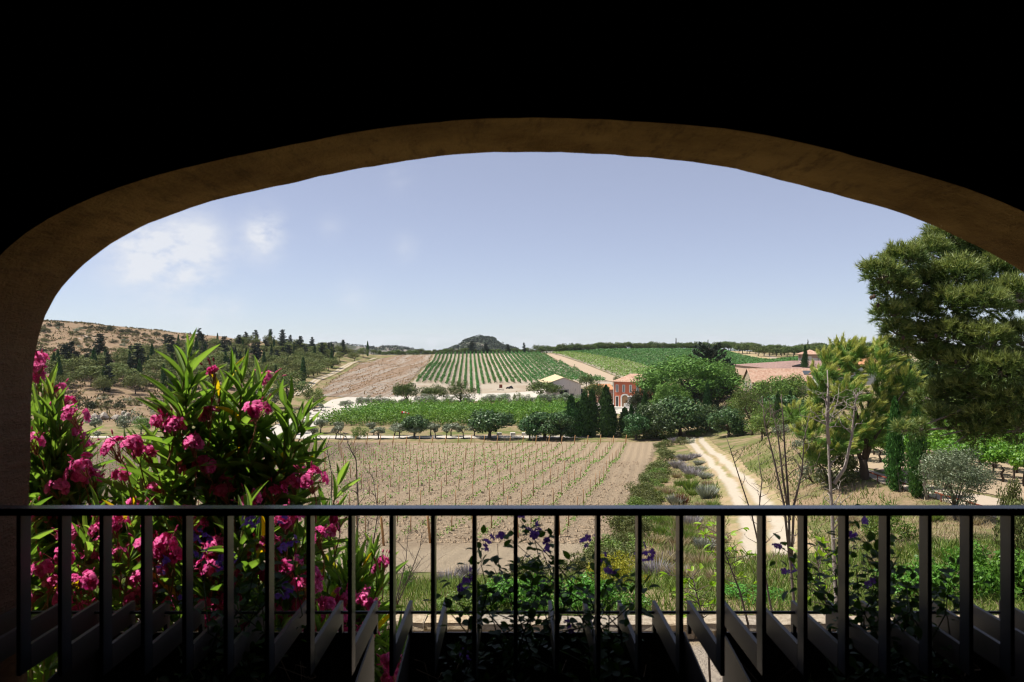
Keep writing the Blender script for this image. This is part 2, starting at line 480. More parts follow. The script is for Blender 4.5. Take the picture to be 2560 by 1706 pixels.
# ------------------------------------------------------------------ the ground and the sheets lying on it
def mat_ground():
    t = NT("dry_ground"); p = t.pos()
    sep = t.n.new("ShaderNodeSeparateXYZ"); t.l.new(p, sep.inputs[0])
    X, Y = sep.outputs[0], sep.outputs[1]
    n1, n2, n3 = t.noise(p, .12, 6, .65), t.noise(p, .9, 6, .7), t.noise(p, 6., 5, .7)
    straw = t.mix(n3, (.19, .13, .075), (.33, .25, .165))
    green = t.mix(n3, (.075, .10, .028), (.16, .17, .06))
    grass = t.mix(t.smooth(t.math('ADD', n1, t.math('MULTIPLY', n2, .6)), .68, .92), straw, green)
    # stony scrub hill: red-brown earth with dry weeds and bare limestone
    earth = t.mix(n2, (.17, .115, .075), (.29, .21, .14))
    earth = t.mix(t.smooth(t.noise(p, .35, 6, .7), .5, .66), earth, (.13, .105, .05))
    stone = t.smooth(t.noise(t.mapv(p, (1, 1.6, 1)), .16, 8, .72), .60, .67)
    earth = t.mix(t.math('MULTIPLY', stone, t.smooth(n3, .35, .6)), earth, (.43, .39, .35))
    hill = t.math('MULTIPLY', t.smooth(t.math('ADD', t.math('ADD', X, t.math('MULTIPLY', Y, .32)), t.math('MULTIPLY', n2, 8.)), 12., -6.),
                  t.smooth(t.math('ADD', Y, t.math('MULTIPLY', n2, 10.)), 164, 176))
    gravel = t.mix(t.noise(p, 22., 4, .8), (.17, .14, .11), (.36, .31, .255))
    c = t.mix(hill, grass, earth)
    c = t.mix(t.smooth(Y, 13.2, 12.4), c, gravel)
    nrm = t.bump(t.math('ADD', n3, t.math('MULTIPLY', n2, 2.)), .7, .25)
    return t.done(t.bsdf(c, .95, .05, 0, nrm))
def make_ground():
    th = np.radians(np.r_[np.linspace(-150, -46, 14)[:-1], np.linspace(-46, 46, 380), np.linspace(46, 150, 14)[1:]])
    r = 2.2 * (9000 / 2.2) ** np.linspace(0, 1, 520)
    r = np.r_[r[r < 1400], np.geomspace(1450, 9000, 14)]
    X = np.sin(th)[:, None] * r[None]; Y = np.cos(th)[:, None] * r[None]
    V = np.c_[X.ravel(), Y.ravel(), H(X, Y).ravel()]
    me = mesh_np('ground', V, grid_faces(len(th), len(r)), True)
    if me.polygons[0].normal.z < 0: me.flip_normals()
    return struct(obj('ground', me, mat_ground()))
make_ground()

ROW_DX = .191                      # direction of the young vine rows
def row_x(k, y): return 2.7 - 2.22 * k + ROW_DX * (y - 43.9)
def g2(*pts): return [tuple(gp(*p)[:2]) for p in pts]

def b_soil(t, p):
    rows = t.mapv(p, (1, 1, 1), (0, 0, math.atan(ROW_DX)))
    sep = t.n.new("ShaderNodeSeparateXYZ"); t.l.new(p, sep.inputs[0])
    n1, n2 = t.noise(p, .05, 5, .6), t.noise(t.mapv(rows, (1.4, .16, 1)), .8, 6, .7)
    n3 = t.noise(p, 3.4, 6, .75); n4 = t.noise(p, 11., 5, .8)
    c = t.mix(n3, (.235, .175, .115), (.42, .33, .23))
    tilled = t.smooth(t.math('ADD', t.math('ADD', t.math('MULTIPLY', sep.outputs[0], -.012), t.math('MULTIPLY', n1, 1.1)), t.math('MULTIPLY', n2, .7)), 1.0, 1.35)
    c = t.mix(tilled, c, t.mix(n3, (.125, .092, .068), (.255, .192, .142)))
    c = t.mix(t.math('MULTIPLY', t.smooth(n4, .58, .72), .55), c, (.10, .07, .045))
    head = t.smooth(t.math('ADD', t.math('SUBTRACT', sep.outputs[1], t.math('MULTIPLY', sep.outputs[0], .33)), t.math('MULTIPLY', n2, 3.)), 44.5, 41.)
    c = t.mix(head, c, t.mix(n3, (.31, .245, .165), (.46, .375, .27)))
    furrow = t.math('SINE', t.math('MULTIPLY', t.math('ADD', t.math('SUBTRACT', sep.outputs[0], t.math('MULTIPLY', sep.outputs[1], ROW_DX)), t.math('MULTIPLY', n1, .6)), 2 * math.pi / 1.11))
    h = t.math('ADD', t.math('ADD', t.math('MULTIPLY', n3, 1.6), n4), t.math('MULTIPLY', furrow, .22))
    return c, t.bump(h, .9, .22), .95
young_field = ribbon('vineyard_soil', g2((-160, 1438), (-130, 1300), (-80, 1200), (-40, 1108)), g2((1445, 1436), (1545, 1345), (1597, 1250), (1628, 1170), (1652, 1106)),
                     sheet_mat("tilled_soil", b_soil, 2.2), 150, 110, .03, .0008)

def b_gravel(lo, hi, sc=4.):
    def f(t, p):
        n, m = t.noise(p, sc, 6, .75), t.noise(p, .25, 4)
        c = t.mix(n, lo, hi)
        c = t.mix(t.math('MULTIPLY', t.smooth(m, .5, .75), .35), c, (.33, .26, .17))
        return c, t.bump(n, .4, .05), .95
    return f
gravel_m = sheet_mat("white_gravel", b_gravel((.34, .31, .27), (.46, .43, .385)), 1.2)
ribbon('gravel_path', g2((-40, 1092.5), (400, 1092), (700, 1089.5), (1000, 1090.5), (1250, 1089.5), (1480, 1090)), g2((-40, 1098), (400, 1097.5), (700, 1099), (1000, 1097.5), (1250, 1097.5), (1480, 1096)), gravel_m, 160, 6, .06, .0006)
ribbon('gravel_road', g2((630, 1098), (672, 1070), (742, 1040), (800, 1016), (826, 1001), (880, 991), (970, 990)), g2((790, 1098), (783, 1070), (850, 1040), (916, 1019), (950, 1012), (985, 1008), (1010, 1006)), gravel_m, 90, 24, .1, .0007)
ribbon('gravel_road', g2((955, 990), (1100, 988), (1260, 983), (1400, 1002), (1500, 1006)), g2((955, 1009), (1100, 1006), (1260, 1003), (1400, 1012), (1500, 1016)), gravel_m, 90, 12, .12, .0007)
ribbon('gravel_yard', g2((1248, 967), (1262, 985), (1290, 1000)), g2((1360, 967), (1370, 985), (1380, 1000)), gravel_m, 30, 30, .1, .0008)
ribbon('gravel_road', g2((1478, 1010), (1560, 1008), (1640, 1006)), g2((1470, 1022), (1545, 1036), (1640, 1052)), gravel_m, 40, 16, .1, .0008)

def mat_ruts():
    def f(t, p):
        a = t.attr('across'); n, m = t.noise(p, 2.6, 6, .75), t.noise(p, .5, 5, .7)
        w = t.math('ADD', a, t.math('MULTIPLY', t.math('SUBTRACT', m, .5), .22))
        rut = t.math('MAXIMUM', t.smooth(t.math('ABSOLUTE', t.math('SUBTRACT', w, .33)), .15, .05), t.smooth(t.math('ABSOLUTE', t.math('SUBTRACT', w, .66)), .15, .05))
        side = t.mix(t.smooth(m, .42, .62), t.mix(n, (.24, .175, .10), (.35, .27, .17)), t.mix(n, (.12, .13, .045), (.25, .215, .10)))
        c = t.mix(rut, side, t.mix(n, (.31, .265, .205), (.42, .37, .30)))
        return c, t.bump(t.math('SUBTRACT', n, rut), .5, .12), .95
    return sheet_mat("rutted_dirt", f, 1.3)
def b_plough(t, p):
    rot = t.mapv(p, (1, 1, 1), (0, 0, .07))
    s = t.noise(t.mapv(rot, (.30, .0035, .3)), 1.0, 7, .72)
    n, m = t.noise(p, 1.0, 9, .82), t.noise(p, .06, 4)
    c = t.mix(t.smooth(n, .36, .64), (.13, .082, .052), (.37, .275, .195))
    c = t.mix(t.smooth(s, .47, .56), c, t.mix(t.smooth(n, .3, .7), (.22, .185, .15), (.40, .35, .295)))
    c = t.mix(t.math('MULTIPLY', t.smooth(t.noise(p, .3, 6, .7), .52, .66), .6), c, (.29, .16, .075))
    return c, t.bump(t.math('ADD', n, s), 1., .9), .95
def hx(j, y): return -36.3 + 2.3 * j - .056 * (y - 294)
ribbon('ploughed_field', g2((790, 992), (806, 970), (850, 936), (905, 906), (935, 899)) + [(-76, 452), (-72, 476)], [(hx(-1, y), y) for y in (243, 262, 294, 340, 400, 450, 478)],
       sheet_mat("ploughed_earth", b_plough, 4.0, .5), 80, 60, .12, .0006)
track_m = sheet_mat("sandy_track", b_gravel((.27, .20, .135), (.40, .32, .24), 1.5), 1.0)
ribbon('field_track', g2((722, 992), (757, 967), (803, 940), (846, 919), (888, 904.5), (930, 896)), g2((750, 990), (792, 964), (838, 938), (876, 918), (914, 904), (950, 895.5)), mat_ruts(), 90, 24, .16, .0008)
def b_hillvine(t, p):
    n, m = t.noise(p, 1.3, 6, .75), t.noise(p, .08, 4)
    return t.mix(t.smooth(m, .4, .6), t.mix(n, (.20, .155, .11), (.34, .28, .215)), t.mix(n, (.26, .215, .16), (.37, .33, .275))), t.bump(n, .7, .3), .95
hill_soil = sheet_mat("pale_hillside_soil", b_hillvine, 2.5, .5)
ribbon('vineyard_slope', [(hx(-1.2, y), y) for y in (244, 262, 294, 340, 400, 450, 479)], [(39, 270), (38.5, 288), (36, 310), (32, 350), (26, 400), (21.5, 450), (18.5, 480)], hill_soil, 80, 60, .12, .0007)
ribbon('sandy_track', [(39, 280), (36.5, 306), (32.5, 346), (26.5, 396), (22, 446), (18.8, 480)], [(50, 280), (47, 306), (42.5, 346), (36, 396), (29, 446), (24, 480)], track_m, 60, 10, .2, .0010)
ribbon('vineyard_slope', [(50, 280), (47, 306), (42.5, 346), (36, 396), (29, 446), (24, 482)], [(132, 262), (132, 300), (136, 340), (140, 396), (150, 440), (160, 500)], hill_soil, 70, 60, .12, .0006)
def b_straw(t, p):
    n = t.noise(p, .9, 6, .75)
    return t.mix(n, (.26, .20, .11), (.37, .30, .18)), t.bump(n, .5, .3), .95
ribbon('stubble_field', g2((1795, 880), (1850, 878.6), (1905, 885)) , g2((1925, 908), (1960, 908), (2002, 906)), sheet_mat("straw_stubble", b_straw, 3., .4), 30, 30, .3, .0008)
ribbon('bare_field', g2((2205, 898), (2280, 897), (2380, 893)), g2((2205, 935), (2280, 925), (2380, 915)), track_m, 20, 20, .3, .0008)

ribbon('dirt_track', g2((1716, 1093), (1702, 1108), (1742, 1150), (1775, 1200), (1798, 1265), (1812, 1340), (1822, 1398)), g2((1772, 1092), (1792, 1110), (1852, 1150), (1925, 1205), (1990, 1270), (2045, 1340), (2075, 1392)), mat_ruts(), 140, 40, .04, .0008)
ribbon('terrace_road', g2((2040, 1168), (2200, 1184), (2350, 1218), (2600, 1265)), g2((2040, 1184), (2200, 1210), (2350, 1254), (2600, 1320)), sheet_mat("pale_dirt", b_gravel((.31, .25, .185), (.40, .34, .275), 3.), .8), 70, 14, .04, .0008)
ribbon('terrace_soil', g2((2060, 1166), (2200, 1182), (2350, 1216), (2600, 1263)), g2((2060, 1095), (2200, 1100), (2350, 1105), (2600, 1110)), sheet_mat("terrace_soil", b_gravel((.23, .17, .11), (.36, .285, .205), 2.), 1.2), 50, 40, .03, .0006)

# far hills beyond the ridge
def far_hill(name, prof, Y0, depth, mat, seed, base=-60, rough=5.):
    """prof: skyline in photograph pixels; a ridge with a slope towards us and away"""
    rng = np.random.default_rng(seed)
    pr = np.array(prof, float); n = 150; px = np.linspace(pr[0, 0], pr[-1, 0], n); py = np.interp(px, pr[:, 0], pr[:, 1])
    x = (px - 1280) * Y0 / F; zt = EYE - (py - 853) * Y0 / F
    nv = 40; t = np.linspace(-1, 1, nv)
    V = []
    for i in range(n):
        for v in t:
            k = (1 - abs(v) ** 1.4) if v < 0 else (1 - abs(v) ** 2)
            z = base + (zt[i] - base) * k
            j = rough * (1 - abs(v)) * (_vn(x[i], v * depth, 22.) + .5 * _vn(x[i], v * depth, 7.)) * (abs(v) > .02) * .5
            V.append((x[i] * (1 + .0 * v), Y0 + v * depth, z + j - (rough * .5 if abs(v) > .02 else 0)))
    return struct(obj(name, mesh_np(name, np.array(V), grid_faces(n, nv), True), mat)), x, zt
def mat_farhill(name, scrub, rock, thr):
    t = NT(name); p = t.pos()
    n, m = t.noise(p, .05, 7, .7), t.noise(t.mapv(p, (1, 1, 2.2)), .03, 7, .7)
    sep = t.n.new("ShaderNodeSeparateXYZ"); t.l.new(p, sep.inputs[0])
    c = t.mix(n, scrub, tuple(x * 1.7 for x in scrub))
    c = t.mix(t.smooth(m, thr, thr + .09), c, t.mix(n, tuple(x * .6 for x in rock), rock))
    return t.done(t.bsdf(c, .95, .05, 0, t.bump(t.math('ADD', n, m), 1., 8.)))
HILL_A = far_hill('hill', ((1060, 892), (1100, 880), (1130, 871), (1150, 862), (1165, 850), (1185, 842), (1200, 840), (1222, 843), (1240, 848), (1258, 857), (1275, 868), (1300, 878), (1335, 882), (1400, 890)), 1500, 150, mat_farhill("wooded_hill", (.045, .052, .03), (.26, .23, .20), .53), 3)
HILL_B = far_hill('hill', ((690, 862), (760, 857), (800, 858), (860, 857), (880, 862), (920, 864), (1000, 866), (1040, 872), (1062, 873), (1072, 884), (1090, 892)), 1750, 170, mat_farhill("limestone_ridge", (.038, .044, .026), (.30, .27, .24), .5), 4)
HILL_C = far_hill('hill', ((400, 852), (480, 848), (560, 847), (600, 850), (660, 855), (740, 858), (800, 868), (840, 880)), 1300, 140, mat_farhill("scrub_ridge", (.045, .05, .026), (.25, .21, .17), .55), 5)
HILL_D = far_hill('hill', ((2000, 880), (2080, 868), (2200, 866), (2340, 866), (2500, 868), (2640, 872), (2800, 880)), 900, 160, mat_farhill("forest_ridge", (.028, .042, .014), (.2, .17, .12), .62), 6)

# ------------------------------------------------------------------ leaf, bark and tree kinds
L_PINE = foliage("aleppo_pine_needles", [(0.0721, 0.0983, 0.0258), (0.1113, 0.1375, 0.0351), (0.1702, 0.1897, 0.0525)], .1, .6, .15)
L_PINE_D = foliage("dark_pine_needles", [(0.0411, 0.0703, 0.0164), (0.0703, 0.1055, 0.0234), (0.1172, 0.1523, 0.0352)], .1, .6, .15)
L_STONE = foliage("stone_pine_needles", [(0.0516, 0.1096, 0.0154), (0.0839, 0.1611, 0.0232), (0.1289, 0.2128, 0.0322)], .1, .55, .2)
L_CYP = foliage("cypress_scales", [(0.0228, 0.057, 0.017), (0.0418, 0.095, 0.0266), (0.0722, 0.1426, 0.038)], .1, .6, .15)
L_CYP2 = foliage("bright_cypress_scales", [(0.03, 0.0826, 0.018), (0.0526, 0.1276, 0.027), (0.0826, 0.18, 0.039)], .15, .6, .15)
L_CON = foliage("dark_conifer_needles", [(0.0126, 0.0231, 0.0147), (0.021, 0.0357, 0.021), (0.0315, 0.0483, 0.0273)], .1, .65, .15)
L_OLIVE = foliage("olive_leaves", [(0.0904, 0.1169, 0.0638), (0.1487, 0.1806, 0.1062), (0.2444, 0.2762, 0.1913)], .1, .45, .35)
L_FIG = foliage("fig_leaves", [(0.0229, 0.0612, 0.0167), (0.0408, 0.0994, 0.0255), (0.0892, 0.1593, 0.0573)], .1, .45, .28)
L_FIG2 = foliage("glossy_fig_leaves", [(0.022, 0.0525, 0.0132), (0.045, 0.0893, 0.0252), (0.11, 0.168, 0.06)], .1, .45, .28)
L_LIGHT = foliage("light_green_leaves", [(0.0707, 0.1296, 0.0235), (0.1178, 0.1886, 0.0353), (0.1768, 0.2476, 0.053)], .3, .5, .25)
L_SCRUB = foliage("scrub_leaves", [(0.075, 0.075, 0.035), (0.1125, 0.11, 0.0475), (0.1625, 0.1562, 0.0688)], .15, .7, .1)
L_SCRUB_D = foliage("dark_scrub_leaves", [(0.022, 0.03, 0.013), (0.035, 0.046, 0.018), (0.055, 0.066, 0.027)], .15, .65, .15)
L_VINE = foliage("vine_leaves", [(0.0618, 0.1455, 0.0165), (0.1032, 0.2182, 0.0275), (0.1788, 0.3152, 0.0482)], .35, .5, .25)
L_VINE_B = foliage("blue_green_vine_leaves", [(0.0338, 0.1125, 0.0248), (0.0563, 0.1631, 0.036), (0.09, 0.2194, 0.0506)], .3, .5, .25)
L_VINE_L = foliage("pale_vine_leaves", [(0.1063, 0.2, 0.0375), (0.1562, 0.2625, 0.0562), (0.225, 0.3375, 0.0813)], .3, .5, .25)
L_YTIP = foliage("yellow_pine_tips", [(0.2804, 0.3117, 0.0638), (0.3785, 0.4008, 0.0957), (0.5046, 0.5196, 0.1593)], .4, .5, .2)
L_MPINE = foliage("mid_pine_needles", [(0.0795, 0.1507, 0.0272), (0.1349, 0.222, 0.0391), (0.1905, 0.2895, 0.0527)], .25, .55, .2)
L_YEL = foliage("yellow_green_leaves", [(.17, .20, .012), (.27, .27, .02), (.36, .33, .035)], .35, .5, .2)
L_GREY = foliage("silver_leaves", [(.17, .185, .15), (.25, .265, .225), (.33, .34, .30)], .15, .7, .1)
L_LAV = foliage("lavender_spikes", [(.17, .15, .17), (.25, .23, .25), (.32, .30, .31)], .15, .7, .1)
L_STRAW = foliage("dry_grass_blades", [(.21, .16, .09), (.31, .25, .15), (.42, .36, .24)], .3, .7, .1)
L_GRASS = foliage("green_grass_blades", [(0.075, 0.1375, 0.025), (0.125, 0.2, 0.0375), (0.2, 0.25, 0.0625)], .35, .55, .2)
L_LUSH = foliage("lush_green_leaves", [(0.05, 0.15, 0.0187), (0.0875, 0.225, 0.0275), (0.1375, 0.3, 0.0438)], .35, .45, .3)
L_HEDGE = foliage("hedge_leaves", [(0.0585, 0.081, 0.0225), (0.099, 0.1215, 0.036), (0.162, 0.1755, 0.063)], .25, .55, .2)
L_RUST = foliage("rusty_dock_seeds", [(.10, .03, .018), (.16, .05, .026), (.2, .08, .04)], .15, .7, .1)

def mat_bark(name, a, b, sc=6.):
    t = NT(name); p = t.obj()
    n = t.noise(t.mapv(p, (1, 1, .25)), sc, 6, .7)
    return t.done(t.bsdf(t.mix(n, a, b), .9, .1, 0, t.bump(n, .8, .05)))
BARK = mat_bark("grey_brown_bark", (.05, .038, .028), (.14, .11, .085))
BARK_P = mat_bark("pine_bark", (.035, .026, .02), (.11, .08, .06), 14.)
BARK_O = mat_bark("olive_bark", (.05, .045, .035), (.16, .14, .11))
BARK_W = mat_bark("pale_sapling_bark", (.20, .17, .145), (.42, .37, .33), 30.)
BARK_D = mat_bark("dark_sapling_bark", (.07, .055, .045), (.20, .165, .14), 30.)

def round_tree(key, seed, leaf, bark, n=1800, size=.06, cz=.62, rx=.42, rz=.36, ncl=26, cr=.16, trunk_r=.03, fork=.3, lean=0., flat=0., aspect=.55, nlimb=6, shell=.5):
    """a tree one unit tall: trunk, limbs, and a crown of leaf clumps on an uneven ellipsoid; flat > 0 cuts the underside"""
    rng = np.random.default_rng(seed)
    d = rdir(rng, ncl * 3)
    if flat: d = d[d[:, 2] > -1 + flat]
    d = d[:ncl]
    cen = np.array([lean, 0, cz]) + d * np.array([rx, rx, rz]) * (.42 + .58 * rng.random((len(d), 1)) ** .6) * (1 - cr * .6)
    cen = np.r_[cen, [[lean, 0, cz + rz * .3]]]
    rad = cr * (.5 + .95 * rng.random(len(cen)))
    vf = clump_leaves(rng, cen, rad, n, size, aspect, shell)
    mb = MB()
    f = (lean * .5, 0, fork)
    mb.tube([(0, 0, -.06), (lean * .1, .01, fork * .4), f], [trunk_r * 1.5, trunk_r, trunk_r * .85], 7)
    for i in range(nlimb):
        mb.tube(limb_path(rng, f, cen[i % len(cen)] * np.array([1, 1, 1.]) , 5, .08), [trunk_r * .6, trunk_r * .5, trunk_r * .4, trunk_r * .28, trunk_r * .12], 5)
    proto(key, mb, vf, bark, leaf)
def column_tree(key, seed, leaf, n=1600, r=.12, size=.035, lobes=1, taper=.9, bare=.02, rag=.16):
    rng = np.random.default_rng(seed)
    vs = []
    for k in range(lobes):
        off = np.array([0, 0, 0]) if k == 0 else np.array([rng.uniform(-.5, .5) * r * 1.6, rng.uniform(-.5, .5) * r * 1.6, 0])
        hh = 1 if k == 0 else rng.uniform(.6, .88)
        m = n // lobes
        z = bare + (1 - bare) * rng.random(m) ** .85
        prof = np.minimum(1, (z + .08) * 3.2) ** .6 * (1 - z ** 2.2) ** taper + .02
        a = rng.random(m) * 6.283
        bulge = 1 + rag * np.sin(a * 5 + z * 31 + seed) + rag * .8 * np.sin(a * 3 - z * 57) + rag * .5 * rng.normal(size=m)
        rr = r * prof * bulge * (.72 + .28 * rng.random(m) ** .5)
        C = np.stack([np.cos(a) * rr, np.sin(a) * rr, z * hh], -1) + off
        out = np.stack([np.cos(a), np.sin(a), .25 + 0 * a], -1)
        N = unit(out + rng.normal(size=(m, 3)) * .5)
        D = np.array([0, 0, 1.]) + out * .45 + rng.normal(size=(m, 3)) * .3
        s = size * (.6 + .8 * rng.random(m))
        vs.append(leaf_quads(C, D, N, s * 1.5, s * .75))
    # inner core keeps the column opaque
    m = n // 5; z = bare + (1 - bare) * rng.random(m); a = rng.random(m) * 6.283
    rr = r * .55 * np.minimum(1, (z + .08) * 3.2) * (1 - z ** 2.2)
    C = np.stack([np.cos(a) * rr, np.sin(a) * rr, z * .96], -1)
    vs.append(leaf_quads(C, np.tile([0, 0, 1.], (m, 1)), np.stack([np.cos(a), np.sin(a), 0 * a], -1), .09 + 0 * z, r * .75 + 0 * z))
    mb = MB().tube([(0, 0, -.05), (0, 0, .3), (0, 0, .9)], [r * .22, r * .16, r * .03], 6)
    proto(key, mb, cat_vf(*vs), BARK, leaf)
def cone_tree(key, seed, leaf, n=2600, r=.2, tiers=13, size=.05):
    """irregular conifer with separate drooping or upswept boughs"""
    rng = np.random.default_rng(seed); cen, rad = [], []; mb = MB()
    mb.tube([(0, 0, -.05), (.01, 0, .5), (0, .01, .98)], [.022, .014, .004], 6)
    for i in range(tiers):
        z = .1 + .86 * i / tiers
        for k in range(4):
            a = rng.random() * 6.283; L = r * (1 - z) ** .8 * rng.uniform(.6, 1.15) + .015
            for t in (.35, .7, 1.):
                cen.append((math.cos(a) * L * t, math.sin(a) * L * t, z + .03 * t)); rad.append(.028 + .045 * (1 - z) * (1.2 - t))
            mb.tube([(0, 0, z), (math.cos(a) * L, math.sin(a) * L, z + .03)], [.006, .002], 4)
    proto(key, mb, clump_leaves(rng, cen, rad, n, size, .35, .3, .8, .5), BARK, leaf)
def dome_bush(key, seed, leaf, n=700, size=.13, ncl=12, cr=.26, aspect=.5):
    """a bush one unit tall and about two wide, leafy to the ground"""
    rng = np.random.default_rng(seed)
    d = rdir(rng, ncl); d[:, 2] = np.abs(d[:, 2])
    cen = d * np.array([.75, .75, .68]) * (.6 + .4 * rng.random((ncl, 1))) + np.array([0, 0, .12])
    rad = cr * (.7 + .7 * rng.random(ncl))
    V, Fc = clump_leaves(rng, cen, rad, n, size, aspect, .45, .85)
    V[:, 2] = np.abs(V[:, 2])
    mb = MB()
    for i in range(5): mb.tube(limb_path(rng, (0, 0, -.05), cen[i], 4), [.03, .02, .015, .006], 4)
    proto(key, mb, (V, Fc), BARK, leaf)
def spike_bush(key, seed, leaf, n=500, spread=.8, w=.05, droop=.0):
    """tuft of narrow blades or spikes from one root: one unit tall"""
    rng = np.random.default_rng(seed)
    a = rng.random(n) * 6.283; t = spread * rng.random(n) ** .6
    D = np.stack([np.cos(a) * t, np.sin(a) * t, np.ones(n) * (1 - droop * t)], -1); D = unit(D)
    L = .55 + .5 * rng.random(n)
    base = np.stack([np.cos(a), np.sin(a), 0 * a], -1) * (.28 * rng.random((n, 1)))
    S = unit(np.cross(D, rdir(rng, n))) * w
    V = np.stack([base - S, base + S, base + D * L[:, None] * .6 + S * .8, base + D * L[:, None]], 1).reshape(-1, 3)
    mb = MB().tube([(0, 0, -.05), (0, 0, .12)], [.05, .03], 5)
    proto(key, mb, (V, np.arange(len(V)).reshape(-1, 4)), BARK, leaf)

for s in range(6):
    round_tree('hill_pine', 10 + s, L_PINE, BARK, 2200, .055, .58, .50, .38, 32, .18, .022, .28, .03 * (s % 3 - 1), .35)
for s in range(5):
    round_tree('umbrella_pine', 30 + s, L_PINE_D, BARK, 1800, .07, .60, .54, .36, 28, .19, .03, .3, 0, .45)
    round_tree('yard_pine', 40 + s, L_PINE_D, BARK_P, 4200, .05, .64, .60, .32, 34, .18, .035, .3, .2 * (s - 1) + .1, .55)
    round_tree('olive', 50 + s, L_OLIVE, BARK_O, 3000, .065, .56, .52, .40, 20, .19, .04, .2, 0, .2, .4)
    round_tree('small_olive', 60 + s, L_OLIVE, BARK_O, 1500, .08, .70, .40, .30, 12, .16, .035, .40, .05 * (s - 1), .35, .42, 7)
    round_tree('fig', 70 + s, L_FIG, BARK, 5200, .055, .56, .60, .42, 34, .19, .045, .22, 0, .12, .75)
    round_tree('glossy_fig', 80 + s, L_FIG2, BARK, 6500, .05, .5, .66, .46, 40, .2, .04, .18, 0, .1, .75)
    round_tree('leafy_tree', 90 + s, L_LIGHT, BARK, 2600, .05, .6, .5, .4, 32, .17, .03, .25, 0, .2)
    round_tree('dark_pine', 100 + s, L_PINE_D, BARK_P, 3600, .04, .58, .5, .4, 34, .16, .035, .25, 0, .2, .45)
    column_tree('slim_cypress', 110 + s, L_CYP, 900, .075, .035)
    column_tree('cypress', 120 + s, L_CYP, 3600, .15, .024, 1 + s % 2)
    column_tree('bright_cypress', 130 + s, L_CYP2, 6500, .105, .018, 1, .8, .03, .22)
    cone_tree('conifer', 140 + s, L_CON)
    dome_bush('scrub', 150 + s, L_SCRUB); dome_bush('dark_scrub', 160 + s, L_SCRUB_D); dome_bush('grey_scrub', 170 + s, L_OLIVE, aspect=.3)
    dome_bush('garden_bush', 180 + s, L_LUSH, 1800, .085, 20, .22); dome_bush('light_bush', 190 + s, L_LIGHT, 1600, .08, 20, .22)
    dome_bush('yellow_bush', 200 + s, L_YEL, 2600, .07, 22, .2, .3); dome_bush('olive_bush', 210 + s, L_HEDGE, 2400, .07, 26, .2)
    spike_bush('lavender', 220 + s, L_LAV, 420, .75, .022); spike_bush('silver', 230 + s, L_GREY, 420, .9, .03)
    spike_bush('dry_tuft', 240 + s, L_STRAW, 260, .8, .02); spike_bush('green_tuft', 250 + s, L_GRASS, 320, .8, .02); spike_bush('dock', 260 + s, L_RUST, 120, .3, .02)

# ------------------------------------------------------------------ trees and scrub of the hills and the valley
R = random.Random(11)
def scatter(poly, n, mind, rnd, tries=30):
    """points on the ground whose picture lies inside a pixel polygon, kept mind metres apart"""
    xs = [p[0] for p in poly]; ys = [p[1] for p in poly]
    def inside(x, y):
        c = False; j = len(poly) - 1
        for i in range(len(poly)):
            if (poly[i][1] > y) != (poly[j][1] > y) and x < (poly[j][0] - poly[i][0]) * (y - poly[i][1]) / (poly[j][1] - poly[i][1]) + poly[i][0]: c = not c
            j = i
        return c
    out, tr = [], 0
    while len(out) < n and tr < n * tries:
        tr += 1
        x, y = rnd.uniform(min(xs), max(xs)), rnd.uniform(min(ys), max(ys))
        if not inside(x, y): continue
        p = gp(x, y)
        if all((p.x - q.x) ** 2 + (p.y - q.y) ** 2 > mind * mind for q in out): out.append(p)
    return out
WOOD = [(95, 935), (180, 905), (300, 915), (420, 885), (520, 862), (640, 862), (760, 872), (930, 890), (905, 899), (850, 914), (790, 945), (735, 975), (640, 965), (560, 985), (420, 990), (250, 985), (110, 975)]
for p in scatter(WOOD, 150, 5.6, R):
    h = R.uniform(4.2, 6.4)
    grow('hill_pine', p, h, h * R.uniform(1.0, 1.35), 'pine_tree', 'round-crowned pale green pine on the scrub hill left of the ploughed field', 'tree', 'round pines on the left hill', rng=R)
for p in scatter(WOOD, 34, 8, R):
    h = R.uniform(5.5, 9)
    grow('slim_cypress', p, h, h * R.uniform(.16, .22), 'cypress_tree', 'thin dark cypress spike among the round pines of the left hill', 'tree', 'thin cypresses on the left hill', rng=R)
for p in scatter([(430, 870), (640, 858), (880, 884), (800, 915), (640, 930), (480, 930), (140, 935), (200, 900), (330, 905)], 46, 7, R):
    h = R.uniform(6, 9.5)
    grow('conifer', p, h, h * R.uniform(.38, .55), 'conifer_tree', 'dark ragged conifer among the round pines of the left hill', 'tree', 'dark conifers on the left hill', rng=R)
for px, b, t, w, k in ((163, 925, 862, 15, 'slim_cypress'), (264, 918, 872, 14, 'slim_cypress'), (193, 922, 880, 30, 'conifer'), (220, 935, 884, 34, 'conifer'), (272, 980, 915, 26, 'conifer'), (328, 940, 893, 24, 'conifer'), (437, 905, 860, 34, 'conifer'), (370, 935, 888, 11, 'slim_cypress'),
                       (512, 905, 860, 12, 'slim_cypress'), (588, 915, 866, 11, 'slim_cypress'), (575, 950, 898, 22, 'conifer'), (141, 970, 938, 14, 'slim_cypress'), (660, 925, 878, 10, 'slim_cypress'), (740, 936, 905, 8, 'slim_cypress'), (293, 918, 888, 9, 'slim_cypress')):
    p, h, w = at_px(px, b, t, w)
    grow(k, p, h, w, 'cypress_tree' if k == 'slim_cypress' else 'conifer_tree', 'thin dark cypress spike among the round pines of the left hill' if k == 'slim_cypress' else 'dark ragged conifer among the round pines of the left hill', 'tree',
         'thin cypresses on the left hill' if k == 'slim_cypress' else 'dark conifers on the left hill', rng=R)
SLOPE = [(85, 812), (200, 822), (330, 838), (460, 850), (560, 858), (420, 888), (300, 915), (180, 905), (85, 935)]
